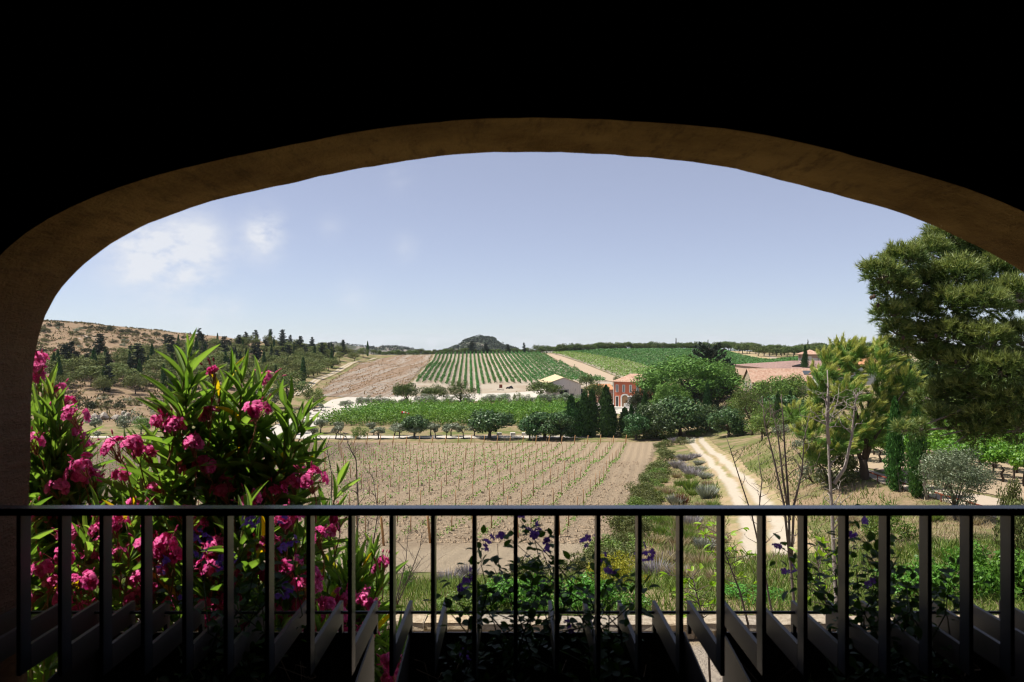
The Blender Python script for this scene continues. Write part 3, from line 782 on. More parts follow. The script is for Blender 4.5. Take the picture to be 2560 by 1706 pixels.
FOOT = [(110, 985), (420, 995), (600, 970), (700, 985), (650, 1030), (420, 1045), (260, 1030), (110, 1025)]
for poly, n in ((SLOPE, 105), (FOOT, 55)):
    for p in scatter(poly, n, 3.2, R):
        k = R.choice(('scrub', 'scrub', 'scrub', 'dark_scrub', 'dark_scrub', 'grey_scrub')); h = R.uniform(.7, 1.7)
        grow(k, p, h, h * R.uniform(1.6, 2.6), 'shrub', {'scrub': 'low olive-brown shrub on the stony left hillside', 'dark_scrub': 'low dark green shrub on the stony left hillside', 'grey_scrub': 'low grey-green shrub on the stony left hillside'}[k],
             'shrub', {'scrub': 'olive-brown hillside shrubs', 'dark_scrub': 'dark green hillside shrubs', 'grey_scrub': 'grey-green hillside shrubs'}[k], rng=R, sink=.1)
for p in scatter([(85, 811), (200, 818), (330, 832), (470, 846), (460, 849), (330, 836), (200, 822), (85, 815)], 26, 4, R):
    h = R.uniform(1.1, 2.2)
    grow('dark_scrub', p, h, h * 1.9, 'shrub', 'dark shrub standing on the bare skyline of the left hill', 'shrub', 'dark skyline shrubs', rng=R, sink=.1)
def mat_ground_cover():
    return L_SCRUB
# uncountable dry weeds over the hillside
def weeds(name, polys, n, size, leaf, seed, label, lift=.1):
    rng = np.random.default_rng(seed); V = []
    pts = []
    for (x0, x1, y0, y1) in polys: pts.append(np.stack([rng.uniform(x0, x1, n // len(polys)), rng.uniform(y0, y1, n // len(polys))], -1))
    q = np.concatenate(pts)
    return q, rng
def cover(name, q, size, leaf, seed, label, cat, per=3, upright=.7):
    rng = np.random.default_rng(seed)
    z = H(q[:, 0], q[:, 1])
    C = np.repeat(np.c_[q, z], per, 0); n = len(C)
    s = size * (.5 + rng.random(n))
    D = np.stack([rng.normal(size=n) * .6, rng.normal(size=n) * .6, np.full(n, upright)], -1); D = unit(D)
    C = C + np.c_[rng.normal(size=(n, 2)) * size[:, None] * .5 if np.ndim(size) else rng.normal(size=(n, 2)) * size * .5, np.zeros(n)] + D * (s * .42)[:, None]
    V, Fc = leaf_quads(C, D, rdir(rng, n), s, s * .45)
    return stuff(obj(name, mesh_np(name, V, Fc), leaf), label, cat)
_rng = np.random.default_rng(77)
q = np.stack([_rng.uniform(-235, -60, 16000), _rng.uniform(168, 385, 16000)], -1)
q = q[(q[:, 0] + .40 * q[:, 1] < 20) & (_vn(q[:, 0], q[:, 1], 9.) + .5 * _vn(q[:, 0], q[:, 1], 3.1) > -.15)]
cover('dry_weeds', q[::2], .8, L_SCRUB, 1, 'knee-high dry brown weeds covering the left hillside', 'weeds', 3)
cover('dry_weeds', q[1::2], .7, foliage("rusty_weeds", [(.16, .10, .055), (.23, .15, .08), (.30, .21, .12)], .1, .8, .05), 2, 'knee-high rusty dry weeds covering the left hillside', 'weeds', 2)

# dry tufts and pale stones on the ploughed slope
_n = 9000; _y = _rng.uniform(250, 470, _n); _l = np.interp(_y, [245, 262, 320, 425, 452, 476], [-61, -65, -72, -80, -76, -72]); _x = _l + (hx(-1, _y) - _l) * _rng.random(_n)
q = np.stack([_x, _y], -1); q = q[_vn(_x * 3, _y * .25, 5.) + .6 * _rng.normal(size=_n) > 0]
cover('dry_weeds', q[::2], .55, foliage("orange_field_weeds", [(.20, .11, .05), (.28, .17, .08), (.34, .23, .12)], .1, .8, .05), 6, 'low orange-brown weeds strewn over the ploughed slope', 'weeds', 2)
cover('field_stones', q[1::2], .5, simple("field_stone", (.40, .35, .30), .9, .05, .3, .3), 7, 'pale stones strewn over the ploughed slope', 'stones', 2, .1)

# limestone boulders at the foot of the hill
def rock_mesh(seed, sub=2):
    import bmesh
    rng = np.random.default_rng(seed); bm = bmesh.new(); bmesh.ops.create_icosphere(bm, subdivisions=sub, radius=1.)
    ax = rdir(rng, 9); of = rng.uniform(.45, .85, 9)
    for v in bm.verts:
        c = np.array(v.co)
        for a, o in zip(ax, of):
            d = c @ a
            if d > o: c = c - a * (d - o)
        v.co = Vector(c * (1 + .05 * rng.normal()))
    me = bpy.data.meshes.new('rock'); bm.to_mesh(me); bm.free(); return me
M_ROCK = simple("limestone", (.30, .265, .225), .9, .1, .4, 2., 0, .8, 6.)
ROCKS = [rock_mesh(s) for s in range(5)]
for me in ROCKS: me.materials.append(M_ROCK)
for i in range(34):
    px = R.uniform(130, 345) if i < 26 else R.uniform(345, 470); py = R.uniform(1048, 1066) - (px - 130) * .03
    p = gp(px, py); s = R.uniform(.5, 1.3)
    tag(obj('boulder', ROCKS[i % 5], None, None, (p.x, p.y, p.z + s * .25), (R.uniform(0, 6), R.uniform(0, 6), R.uniform(0, 6)), (s * R.uniform(.9, 1.8), s, s * R.uniform(.6, .9))),
        'grey limestone boulder in the broken rock bank at the foot of the left hill', 'boulder', 'limestone boulders under the left hill')

# crest: line of umbrella pines and the wood at its right end
def crest(px0, px1, n, py, Y0, key='umbrella_pine', hh=(4.8, 6.6), lab='small umbrella pine in the tree line along the vineyard crest', grp='umbrella pines along the crest'):
    for i in range(n):
        px = px0 + (px1 - px0) * (i + R.uniform(.2, .8)) / n; Y = Y0 + R.uniform(-6, 6)
        x = (px - 1280) * Y / F; h = R.uniform(*hh)
        grow(key, (x, Y, h1(x, Y)), h, h * R.uniform(1.1, 1.45), 'pine_tree', lab, 'tree', grp, rng=R, sink=R.uniform(.5, 1.) if px < 1800 else .1)
crest(1345, 1480, 16, 884, 492)
crest(1480, 1900, 40, 877, 512)
crest(1480, 1900, 14, 877, 530)
crest(930, 1350, 34, 886, 486, hh=(3., 4.6), lab='low round tree in the hedge behind the hillside vines', grp='round trees behind the hillside vines')
crest(1840, 2120, 26, 880, 470, hh=(5, 7), lab='dark umbrella pine in the wood behind the pavilion', grp='pines in the wood behind the pavilion')
crest(1890, 2200, 22, 880, 440, hh=(4.5, 6.5), lab='dark umbrella pine in the wood behind the pavilion', grp='pines in the wood behind the pavilion')
crest(2000, 2420, 34, 880, 500, hh=(5, 7.5), lab='dark umbrella pine in the wood behind the pavilion', grp='pines in the wood behind the pavilion')
for px, Y, h, w in ((1310, 480, 7, 2.5), (1270, 484, 6, 3), (1215, 482, 7, 4), (1180, 486, 8, 6), (1690, 515, 8, 1.2), (1770, 515, 7, 1.2), (2020, 480, 9, 1.3), (2105, 470, 9, 2.5), (2300, 470, 9, 2), (2265, 460, 8, 2), (2215, 450, 9, 3)):
    x = (px - 1280) * Y / F
    grow('conifer', (x, Y, h1(x, Y)), h, w, 'conifer_tree', 'dark pointed conifer rising out of the crest tree line', 'tree', 'pointed conifers on the crest', rng=R)
# woods on the far hills: masses nobody could count
def far_wood(hill, name, n, size, leaf, seed, label, rows=(-1, .1), dens=0.):
    rng = np.random.default_rng(seed); o = hill[0]
    me = o.data; co = np.empty(len(me.vertices) * 3, np.float32); me.vertices.foreach_get('co', co); co = co.reshape(150, 40, 3)
    i = rng.uniform(0, 148.99, n); j = rng.uniform(8, 22, n); a, b = i.astype(int), j.astype(int)
    fi, fj = (i - a)[:, None], (j - b)[:, None]
    P0 = co[a, b] * (1 - fi) * (1 - fj) + co[a + 1, b] * fi * (1 - fj) + co[a, b + 1] * (1 - fi) * fj + co[a + 1, b + 1] * fi * fj
    keep = _vn(P0[:, 0], P0[:, 1] + P0[:, 2] * 3, 30.) + .5 * _vn(P0[:, 0], P0[:, 2] * 4, 9.) > dens
    P0 = P0[keep]
    cen = P0 + [0, 0, size * .3]; rad = size * rng.uniform(.5, 1., len(cen))
    vf = clump_leaves(rng, cen, rad, len(cen) * 14, size * .55, .7, .6, .8)
    return stuff(obj(name, mesh_np(name, *vf), leaf), label, 'forest')
L_FARW = foliage("far_wood", [(.022, .034, .018), (.032, .045, .023), (.048, .06, .032)], .1, .7, .1)
far_wood(HILL_A, 'forest', 1500, 5.5, L_FARW, 1, 'dark woodland covering the far cone-shaped hill', dens=-.35)
far_wood(HILL_B, 'forest', 900, 4.5, L_FARW, 2, 'dark scrub wood on the far limestone ridge', dens=.05)
far_wood(HILL_C, 'forest', 700, 3.5, L_FARW, 3, 'scrub wood on the far ridge behind the left hill', dens=0)
far_wood(HILL_D, 'forest', 1500, 4.5, L_PINE_D, 4, 'dark green wood on the right horizon', dens=-.6)

# ---- valley trees measured one by one
def plant(k, name, lab, cat, px, base, top, wid, Y=None, group=None, rz=None, var=None):
    p, h, w = at_px(px, base, top, wid, Y)
    return grow(k, p, h, w, name, lab, cat, group, rz, var, R)
for px, b, t, w, lab in ((1225, 1096, 1026, 100, 'broad dark fig tree left of the twin fig trees beside the white path'),
                         (1362, 1099, 1030, 100, 'big dark fig tree left of the cypress group, its trunk on the path edge'),
                         (1324, 1100, 1044, 52, 'slim fig tree touching the left side of the bigger one by the cypresses'),
                         (1402, 1099, 1042, 54, 'leafy fig tree squeezed between the bigger fig and the cypress group'),
                         (1036, 1094, 1040, 62, 'dark fig tree in the olive row right of the windsock')):
    plant('fig', 'fig_tree', lab, 'tree', px, b, t, w)
plant('light_bush', 'fig_bush', 'light green fig bush growing low in the olive row left of the windsock', 'shrub', 898, 1098, 1062, 40)
for i, (px, b) in enumerate(((757, 1084), (784, 1098), (802, 1083), (839, 1098), (846, 1085), (935, 1088), (946, 1098), (986, 1090), (998, 1096), (1037, 1097), (1077, 1089), (1089, 1096), (1116, 1097), (1127, 1091), (1159, 1097), (1186, 1091), (737, 1088))):
    plant('small_olive', 'young_olive_tree', 'young olive tree in the rows between the white path and the vine block', 'tree', px, b, b - R.uniform(30, 37), R.uniform(24, 33), None, 'young olives along the white path')
for i, (px, b, h, w) in enumerate(((690, 1062, 26, 24), (652, 1064, 24, 24), (668, 1072, 26, 26), (735, 1046, 22, 18), (768, 1052, 25, 20), (700, 1066, 22, 20), (630, 1075, 24, 22), (805, 1028, 20, 14), (787, 1027, 22, 18))):
    plant('small_olive', 'young_olive_tree', 'young olive tree on the grass left of the white road', 'tree', px, b, b - h, w, None, 'young olives left of the road')
for px, b, t, w, k, lab in ((240, 1084, 1044, 26, 'small_olive', 'old olive with thick split trunk beneath the boulders at left'), (311, 1082, 1050, 20, 'small_olive', 'small olive with a leaning trunk below the big grey-green bush'),
                            (353, 1086, 1040, 44, 'leafy_tree', 'open light green almond tree beside the dark fence posts at left'), (388, 1079, 1050, 30, 'small_olive', 'small grey olive just right of the dark fence posts'),
                            (245, 1100, 1078, 20, 'small_olive', 'tiny sapling on the path edge at the far left')):
    plant(k, 'olive_tree' if k == 'small_olive' else 'almond_tree', lab, 'tree', px, b, t, w)
plant('grey_scrub', 'grey_bush', 'big rounded grey-green bush at the foot of the left hill', 'shrub', 322, 1068, 1024, 62)
plant('dark_scrub', 'dark_bush', 'dark round bush halfway up the foot of the left hill', 'shrub', 390, 1027, 998, 36)
plant('dark_scrub', 'dark_bush', 'dark flat bush on the left hill foot behind the oleander', 'shrub', 212, 1022, 998, 44)
# olives behind the vine block
for i, (px, b, w, h) in enumerate(((864, 1022, 34, 22), (905, 1018, 30, 26), (928, 1018, 24, 30), (955, 1018, 30, 30), (978, 1020, 36, 22), (1012, 1020, 30, 24), (1068, 1019, 52, 34), (1090, 1020, 34, 22), (1128, 1018, 40, 28), (1168, 1018, 34, 24),
                                (1228, 1018, 42, 32), (1262, 1019, 46, 34), (1312, 1018, 44, 32), (1360, 1020, 40, 36), (1388, 1019, 34, 34), (1412, 1020, 48, 38), (1448, 1020, 34, 34))):
    plant('olive', 'olive_tree', 'grey-green olive tree along the back of the vine block before the barn', 'tree', px, b, b - h, w, None, 'olives behind the vine block')
for px, b, w in ((1236, 1021, 26), (1282, 1021, 30), (1328, 1022, 28), (1375, 1024, 32), (1165, 1021, 34), (1050, 1021, 30), (1020, 1021, 28), (1118, 1021, 26)):
    plant('grey_scrub', 'olive_bush', 'low rounded olive bush at the back edge of the vine block', 'shrub', px, b, b - 16, w, None, 'low olive bushes behind the vine block')
plant('yard_pine', 'pine_tree', 'leaning pine with bare crooked trunk before the ploughed field', 'tree', 1026, 1012, 957, 62, 212, None, 2.7, 2)
plant('yard_pine', 'pine_tree', 'bushy pine behind the leaning pine at the vineyard corner', 'tree', 1082, 1005, 962, 66, 222, None, None, 1)
plant('dark_pine', 'pine_tree', 'dense dark round pine before the lower end of the vine rows', 'tree', 1152, 1006, 950, 74, 216)
plant('yard_pine', 'pine_tree', 'spreading flat pine with twisted trunk left of the pale barn', 'tree', 1338, 998, 953, 80, 226, None, 0.2, 2)
plant('light_bush', 'young_pine', 'small pale young pine under the spreading pine beside the barn', 'shrub', 1292, 998, 979, 20, 224)
plant('umbrella_pine', 'pine_tree', 'small brown-green pine behind the right corner of the barn', 'tree', 1466, 962, 938, 32, 262)
plant('yard_pine', 'pine_tree', 'pine with dark straight trunk between the barn and the red house', 'tree', 1484, 1012, 953, 56, 206, None, 0., 1)
plant('dark_pine', 'pine_tree', 'dark little pine behind the left end of the red house roof', 'tree', 1549, 962, 939, 32, 250)
plant('dark_pine', 'pine_tree', 'big dark green pine at the foot of the left hill by the road', 'tree', 722, 1014, 934, 92, 212)
plant('grey_scrub', 'grey_bush', 'blue-green bush on the left side of the big roadside pine', 'shrub', 672, 1012, 970, 66, 210)
plant('leafy_tree', 'oak_tree', 'light green tree at the road bend beside the big dark pine', 'tree', 786, 1010, 970, 42, 214)
# cypresses by the path
for px, b, t, w, k, lab in ((1428, 1092, 988, 44, 1, 'widest cypress at the left of the cypress group by the path'), (1461, 1092, 979, 34, 0, 'middle cypress of the cypress group by the path'), (1480, 1091, 973, 32, 2, 'tallest right-hand cypress of the cypress group by the path'),
                            (1446, 1092, 1003, 26, 0, 'shorter cypress hidden inside the cypress group by the path'), (1515, 1092, 963, 36, 0, 'lone tall cypress standing before the forecourt of the red house'), (1530, 1092, 1010, 26, 2, 'short cypress leaning on the lone tall cypress'),
                            (1562, 1092, 1018, 30, 0, 'short stout cypress at the left edge of the fig thicket'), (1578, 1091, 1010, 18, 0, 'thin cypress behind the stout one at the fig thicket'), (1597, 1062, 1005, 14, 0, 'thin cypress above the left end of the fig thicket'),
                            (1612, 1062, 980, 20, 0, 'slim cypress between the red house and the fig thicket')):
    plant('cypress', 'cypress_tree', lab, 'tree', px, b, t, w * 1.1, None if b > 1080 else 165, None, None, k)
# the thicket in the middle right
for px, b, t, w, Y, k, lab in ((1640, 1092, 1010, 100, 142, 'glossy_fig', 'left half of the big glossy fig thicket above the track'), (1700, 1092, 992, 130, 146, 'glossy_fig', 'tallest glossy fig of the thicket above the track'), (1765, 1088, 1010, 90, 150, 'glossy_fig', 'right end of the big glossy fig thicket'),
                               (1590, 1092, 1036, 60, 140, 'fig', 'low fig bush at the left foot of the fig thicket'), (1822, 1105, 1020, 96, 136, 'glossy_fig', 'rounded glossy fig bush where the track bends right')):
    plant(k, 'fig_tree', lab, 'tree', px, b, t, w, Y)
for px, b, w, k in ((1602, 1094, 60, 'olive_bush'), (1640, 1096, 50, 'light_bush'), (1668, 1096, 44, 'light_bush'), (1740, 1090, 40, 'light_bush'), (1560, 1094, 40, 'olive_bush')):
    plant(k, 'bush', 'low bush along the foot of the fig thicket', 'shrub', px, b, b - 18, w, None, 'low bushes under the fig thicket')
BIG = {}
round_tree('big_stone', 301, L_STONE, BARK_P, 17000, .032, .60, .54, .38, 80, .13, .03, .25, 0, .3, .4, 8)
round_tree('big_stone', 302, L_STONE, BARK_P, 13000, .034, .58, .5, .40, 70, .13, .03, .25, 0, .3, .4, 8)
plant('big_stone', 'stone_pine', 'huge bright green domed stone pine above the fig thicket', 'tree', 1724, 1062, 893, 214, 170, None, .4, 0)
plant('big_stone', 'stone_pine', 'second stone pine crown joined to the right of the huge domed one', 'tree', 1794, 1060, 905, 104, 176, None, 1.4, 1)
plant('big_stone', 'stone_pine', 'lower stone pine bough mass below the huge dome at left', 'tree', 1676, 1060, 957, 90, 160, None, 2.4, 1)
round_tree('big_dark', 305, L_SCRUB_D, BARK_P, 9000, .034, .55, .46, .44, 60, .13, .03, .25, 0, .2, .5, 6)
plant('big_dark', 'dark_tree', 'dark leafy tree in front of the red house end wall', 'tree', 1602, 1062, 974, 58, 168)
plant('big_dark', 'dark_tree', 'dark tree against the left flank of the stone pine', 'tree', 1638, 1045, 930, 48, 186)
plant('big_dark', 'dark_tree', 'shaded dark tree under the right side of the stone pine', 'tree', 1795, 1060, 955, 100, 172)
plant('big_dark', 'dark_tree', 'dull olive tree in the shade below the middle of the stone pine', 'tree', 1735, 1062, 950, 100, 164)
# spiky araucaria-like top
def spiky(seed=7):
    rng = np.random.default_rng(seed); mb = MB(); vs = []
    mb.tube([(0, 0, -.05), (0, 0, .97)], [.025, .008], 6)
    for i in range(34):
        z = .35 + .6 * i / 34; a = i * 2.4; L = .42 * (1.08 - z) + .1
        p0 = np.array([0, 0, z]); p1 = p0 + np.array([math.cos(a) * L, math.sin(a) * L, L * .75])
        mb.tube([tuple(p0), tuple((p0 + p1) / 2 + [0, 0, -.01]), tuple(p1)], [.008, .006, .003], 4)
        m = 60; t = rng.random(m)[:, None]
        C = p0 + (p1 - p0) * t + rng.normal(size=(m, 3)) * .012
        vs.append(leaf_quads(C, (p1 - p0)[None] + rng.normal(size=(m, 3)) * .18, rdir(rng, m), .08 + 0 * t[:, 0], .022 + 0 * t[:, 0]))
    proto('spiky', mb, cat_vf(*vs), BARK, L_CON)
spiky()
plant('spiky', 'conifer_tree', 'spiky dark conifer with upswept boughs rising behind the stone pine', 'tree', 1772, 1040, 858, 86, 196)
for px, b, t, w, Y, k, lab in ((1880, 1080, 968, 80, 130, 'dark_pine', 'grey-green pine left of the stone farmhouse trees'), (1845, 1075, 985, 60, 140, 'leafy_tree', 'light leafy tree under the left end of the farmhouse'), (1905, 1100, 1032, 74, 88, 'leafy_tree', 'small tree with short trunk on the bank above the track'),
                               (1930, 1060, 940, 90, 150, 'leafy_tree', 'bright leafy tree in front of the farmhouse roof'), (1985, 1060, 935, 80, 156, 'leafy_tree', 'bright leafy tree before the right part of the farmhouse roof'), (1905, 1050, 952, 66, 150, 'leafy_tree', 'light tree hiding the farmhouse gable corner'),
                               (1962, 1075, 990, 90, 120, 'fig', 'dark leafy tree beside the thin cypress below the farmhouse'), (1990, 1095, 1030, 80, 95, 'leafy_tree', 'grey-green tree behind the bare saplings'), (1915, 1070, 1000, 60, 118, 'light_bush', 'pale bush left of the thin cypress below the farmhouse'),
                               (1965, 1110, 1060, 70, 84, 'grey_scrub', 'grey-green bush on the bank behind the bare saplings'), (2020, 1150, 1085, 80, 72, 'grey_scrub', 'grey shrub at the left foot of the windswept pine'),
                               (2010, 1100, 1000, 80, 100, 'fig', 'dark green tree behind the left side of the windswept pine'), (2450, 1120, 900, 200, 75, 'dark_pine', 'shaded dark pine behind the right-hand pine boughs'), (2540, 1110, 920, 160, 80, 'dark_pine', 'shaded dark tree at the far right edge behind the boughs')):
    plant(k, 'tree' if k not in ('light_bush', 'grey_scrub') else 'bush', lab, 'tree' if k not in ('light_bush', 'grey_scrub') else 'shrub', px, b, t, w, Y)
for px, b, t, w, Y, lab in ((1945, 1090, 982, 20, 112, 'thin dark cypress behind the tall bare sapling stems'), (1768, 1065, 955, 18, 158, 'thin cypress in front of the stone pine shade'), (1976, 1060, 975, 16, 140, 'narrow cypress below the right part of the farmhouse'),
                            (1988, 1060, 985, 14, 142, 'second narrow cypress below the right part of the farmhouse'), (2013, 945, 864, 17, 220, 'single cypress standing before the pavilion roof'),
                            (2266, 1010, 893, 50, 116, 'stout cypress at the left of the dark cypress wall on the right'), (2330, 1005, 897, 36, 118, 'pointed cypress in the middle of the dark cypress wall'), (2368, 1010, 885, 56, 116, 'big cypress left of the pine boughs in the dark cypress wall'), (2405, 1010, 905, 60, 112, 'wide cypress behind the pine boughs in the dark cypress wall'),
                            (2300, 1010, 925, 60, 114, 'low wide cypress inside the dark cypress wall'), (2285, 1010, 915, 40, 120, 'hidden cypress behind the dark cypress wall')):
    plant('cypress', 'cypress_tree', lab, 'tree', px, b, t, w * 1.15, Y)
plant('umbrella_pine', 'pine_tree', 'flat olive-green pine crown behind the dark cypress wall', 'tree', 2310, 980, 895, 80, 150)
for px, Y in ((2150, 200), (2210, 215), (2260, 230), (2420, 240), (2330, 260), (2480, 220)):
    p, h, w = at_px(px, 950, 915, 60, Y)
    grow('leafy_tree', p, R.uniform(5, 7), R.uniform(5, 7), 'tree', 'background tree beyond the dark cypress wall on the right', 'tree', 'background trees at right', rng=R)

# ------------------------------------------------------------------ the vineyards
rv = np.random.default_rng(21); RV = random.Random(21)
M_STAKE = mat_bark("new_stake_wood", (.21, .12, .062), (.38, .235, .13), 10.)
M_POST = mat_bark("post_wood", (.28, .15, .06), (.48, .28, .13), 10.)
M_POST_D = mat_bark("weathered_post", (.05, .04, .035), (.13, .10, .08), 10.)
stake_me = [MB().tube([(0, 0, -.1), (RV.uniform(-.01, .01), RV.uniform(-.01, .01), .7), (0, 0, 1.45)], [.034, .032, .03], 6).mesh('vine_stake', True) for _ in range(3)]
for m in stake_me: m.materials.append(M_STAKE)
post_me = MB().tube([(0, 0, -.2), (0, 0, .8), (0, 0, 1.58), (0, 0, 1.6)], [.07, .068, .066, .05], 9).mesh('end_post', True); post_me.materials.append(M_POST)
post_dme = MB().tube([(0, 0, -.2), (0, 0, .8), (0, 0, 1.6)], [.05, .048, .045], 7).mesh('end_post', True); post_dme.materials.append(M_POST_D)
def near_y(k): return max(43.9 - .8 * k, 34.5)
def far_y(k): return 132.6 - .05 * k
def pxy(x, y, z): return 1280 + x * F / y, 853 + (EYE - z) * F / y
stakes, vines = [], []
for k in range(47):
    y0, y1 = near_y(k), far_y(k)
    for i, y in enumerate(np.arange(y0 + 4.2, y1 - 2, 5.1)):
        x = row_x(k, y)
        if pxy(x, y, 0)[0] > 66: stakes.append((x + RV.uniform(-.06, .06), y + RV.uniform(-.25, .25), k, i))
    for i, y in enumerate(np.arange(y0 + .9, y1 - .8, 1.12)):
        x = row_x(k, y)
        if pxy(x, y, 0)[0] > 66: vines.append((x + RV.uniform(-.08, .08), y + RV.uniform(-.15, .15), k, i))
    for end in (0, 1):
        y = (y0, y1)[end]; x = row_x(k, y)
        if pxy(x, y, 0)[0] < 66: continue
        lean = (-1 if end == 0 else 1) * RV.uniform(.13, .19) * (1.35 if (end and k > 20) else 1.)
        side = lean * (.35 if end == 0 else 1.5 if k > 20 else .8)
        dark = end and k > 22
        tag(obj('end_post', post_dme if dark else post_me, None, None, (x, y, h1(x, y)), (-lean, side, RV.uniform(0, 6) * 0), (1, 1, RV.uniform(.94, 1.06))),
            (f'stout leaning near end post of the {nth(k + 1)} young vine row from the right' if end == 0 else f'dark leaning far end post of the {nth(k + 1)} young vine row from the right' if dark else f'leaning wooden far end post of the {nth(k + 1)} young vine row from the right'),
            'post', ('near end posts' if end == 0 else 'dark far end posts' if dark else 'far end posts'))
stakes.sort(key=lambda p: p[1])
for x, y, k, i in stakes[:300]:
    tag(obj('vine_stake', RV.choice(stake_me), None, None, (x, y, h1(x, y)), (RV.uniform(-.035, .035), RV.uniform(-.035, .035), RV.uniform(0, 6)), (1, 1, RV.uniform(.92, 1.06))),
        f'thin wooden stake, {nth(i + 1)} from the near end of the {nth(k + 1)} vine row from the right', 'stake', 'stakes of the young vineyard')
mb = MB()
for x, y, k, i in stakes[300:]:
    z = h1(x, y); a, b = RV.uniform(-.04, .04), RV.uniform(-.04, .04)
    mb.tube([(x, y, z - .1), (x + a, y + b, z + 1.42 * RV.uniform(.92, 1.06))], [.036, .033], 5)
stuff(mb.build('vine_stakes', M_STAKE), 'thin wooden stakes in the far part of the young vineyard', 'stakes')
def tuft(rng, n, r, h, size):
    C = np.c_[rng.normal(size=(n, 2)) * r, rng.uniform(.06, h, n)]
    return leaf_quads(C, np.c_[rng.normal(size=(n, 2)), np.abs(rng.normal(size=n)) * .8], unit(np.c_[rng.normal(size=(n, 2)) * .7, np.ones(n)]), size * rng.uniform(.6, 1.3, n), size * .8 * rng.uniform(.6, 1.2, n))
L_YVINE = foliage("young_vine_leaves", [(.09, .18, .025), (.14, .25, .04), (.20, .32, .06)], .35, .5, .25)
yv_me = [mesh_np('leaf', *tuft(rv, 22, .085, .36, .10)) for _ in range(5)]
for m in yv_me: m.materials.append(L_YVINE)
vines.sort(key=lambda p: p[1])
for x, y, k, i in vines[:300]:
    s = RV.uniform(.75, 1.4)
    tag(obj('young_vine', RV.choice(yv_me), None, None, (x, y, h1(x, y)), (0, 0, RV.uniform(0, 6)), s), f'small new vine, {nth(i + 1)} from the near end of the {nth(k + 1)} young row from the right', 'vine', 'newly planted vines')
vs = []
arr = np.array(vines[300:])[:, :2]; zz = H(arr[:, 0], arr[:, 1])
for (x, y), z in zip(arr, zz):
    n = 9 if y < 80 else 6
    V, Fc = tuft(rv, n, .1, .42, .15 if y < 80 else .2); vs.append((V * RV.uniform(.7, 1.35) + [x, y, z], Fc))
stuff(obj('young_vines', mesh_np('young_vines', *cat_vf(*vs)), L_YVINE), 'tiny newly planted vines filling the far part of the young vineyard', 'vines')
# clods on the tilled soil
n = 26000
yy = 41.5 + 60 * rv.random(n) ** 1.5; k = rv.uniform(-1.5, 24, n); xx = 2.7 - 2.22 * k + ROW_DX * (yy - 43.9)
keep = (np.abs(xx / yy * F + 0) < 1230) & (_vn(xx, yy, 4.) + rv.normal(size=n) * .5 > -.3)
xx, yy = xx[keep], yy[keep]; n = len(xx)
C = np.c_[xx, yy, H(xx, yy) + .03 + .0008 * yy]
s = .05 + .11 * rv.random(n) ** 3
oct_v = np.array([(1, 0, 0), (0, 1, 0), (-1, 0, 0), (0, -1, 0), (0, 0, .75)])
V = C[:, None] + (oct_v[None] * (1 + .35 * rv.normal(size=(n, 5, 1)))) * s[:, None, None]
Fc = (np.array([(0, 1, 4), (1, 2, 4), (2, 3, 4), (3, 0, 4)])[None] + np.arange(n)[:, None, None] * 5).reshape(-1, 3)
stuff(obj('soil_clods', mesh_np('soil_clods', V.reshape(-1, 3), Fc), simple("clod_soil", (.25, .19, .13), .95, .05, .35, .8)), 'dry clods of tilled earth strewn over the young vineyard', 'soil')

def hedge(rng, pts, h, w, n, size, rag=.25):
    """leaves of a vine row following a ground polyline"""
    pts = np.array(pts, float)
    d = np.r_[0, np.cumsum(np.hypot(*np.diff(pts, axis=0).T))]
    t = rng.uniform(0, d[-1], n)
    x, y = np.interp(t, d, pts[:, 0]), np.interp(t, d, pts[:, 1])
    gx = np.interp(np.minimum(t + .5, d[-1]), d, pts[:, 0]) - np.interp(np.maximum(t - .5, 0), d, pts[:, 0]); gy = np.interp(np.minimum(t + .5, d[-1]), d, pts[:, 1]) - np.interp(np.maximum(t - .5, 0), d, pts[:, 1])
    nrm = unit(np.stack([-gy, gx], -1))
    a = rng.uniform(-1, 1, n); ph = rng.random() * 9
    var = 1 + rag * np.sin(t * 2.1 + ph) * np.sin(t * .83 + ph) + rag * .7 * rng.normal(size=n)
    zt = h * (.35 + .65 * np.sqrt(np.maximum(0, 1 - a * a * .8))) * var
    z = np.where(rng.random(n) < .6, zt, rng.uniform(.3, 1, n) * zt)
    q = np.stack([x, y], -1) + nrm * (a * w / 2 * (1 + .2 * rng.normal(size=n)))[:, None]
    C = np.c_[q, H(q[:, 0], q[:, 1]) + np.maximum(z, .25)]
    N = unit(np.c_[nrm * a[:, None] * .9, .6 + 0 * a] + rng.normal(size=(n, 3)) * .5)
    s = size * (.6 + .8 * rng.random(n))
    return leaf_quads(C, np.cross(N, rdir(rng, n)), N, s, s * .85)
vtrunk = MB().tube([(0, 0, -.1), (.03, .02, .3), (-.02, .03, .55), (.02, 0, .85)], [.05, .04, .045, .03], 6).mesh('trunk', True); vtrunk.materials.append(BARK)
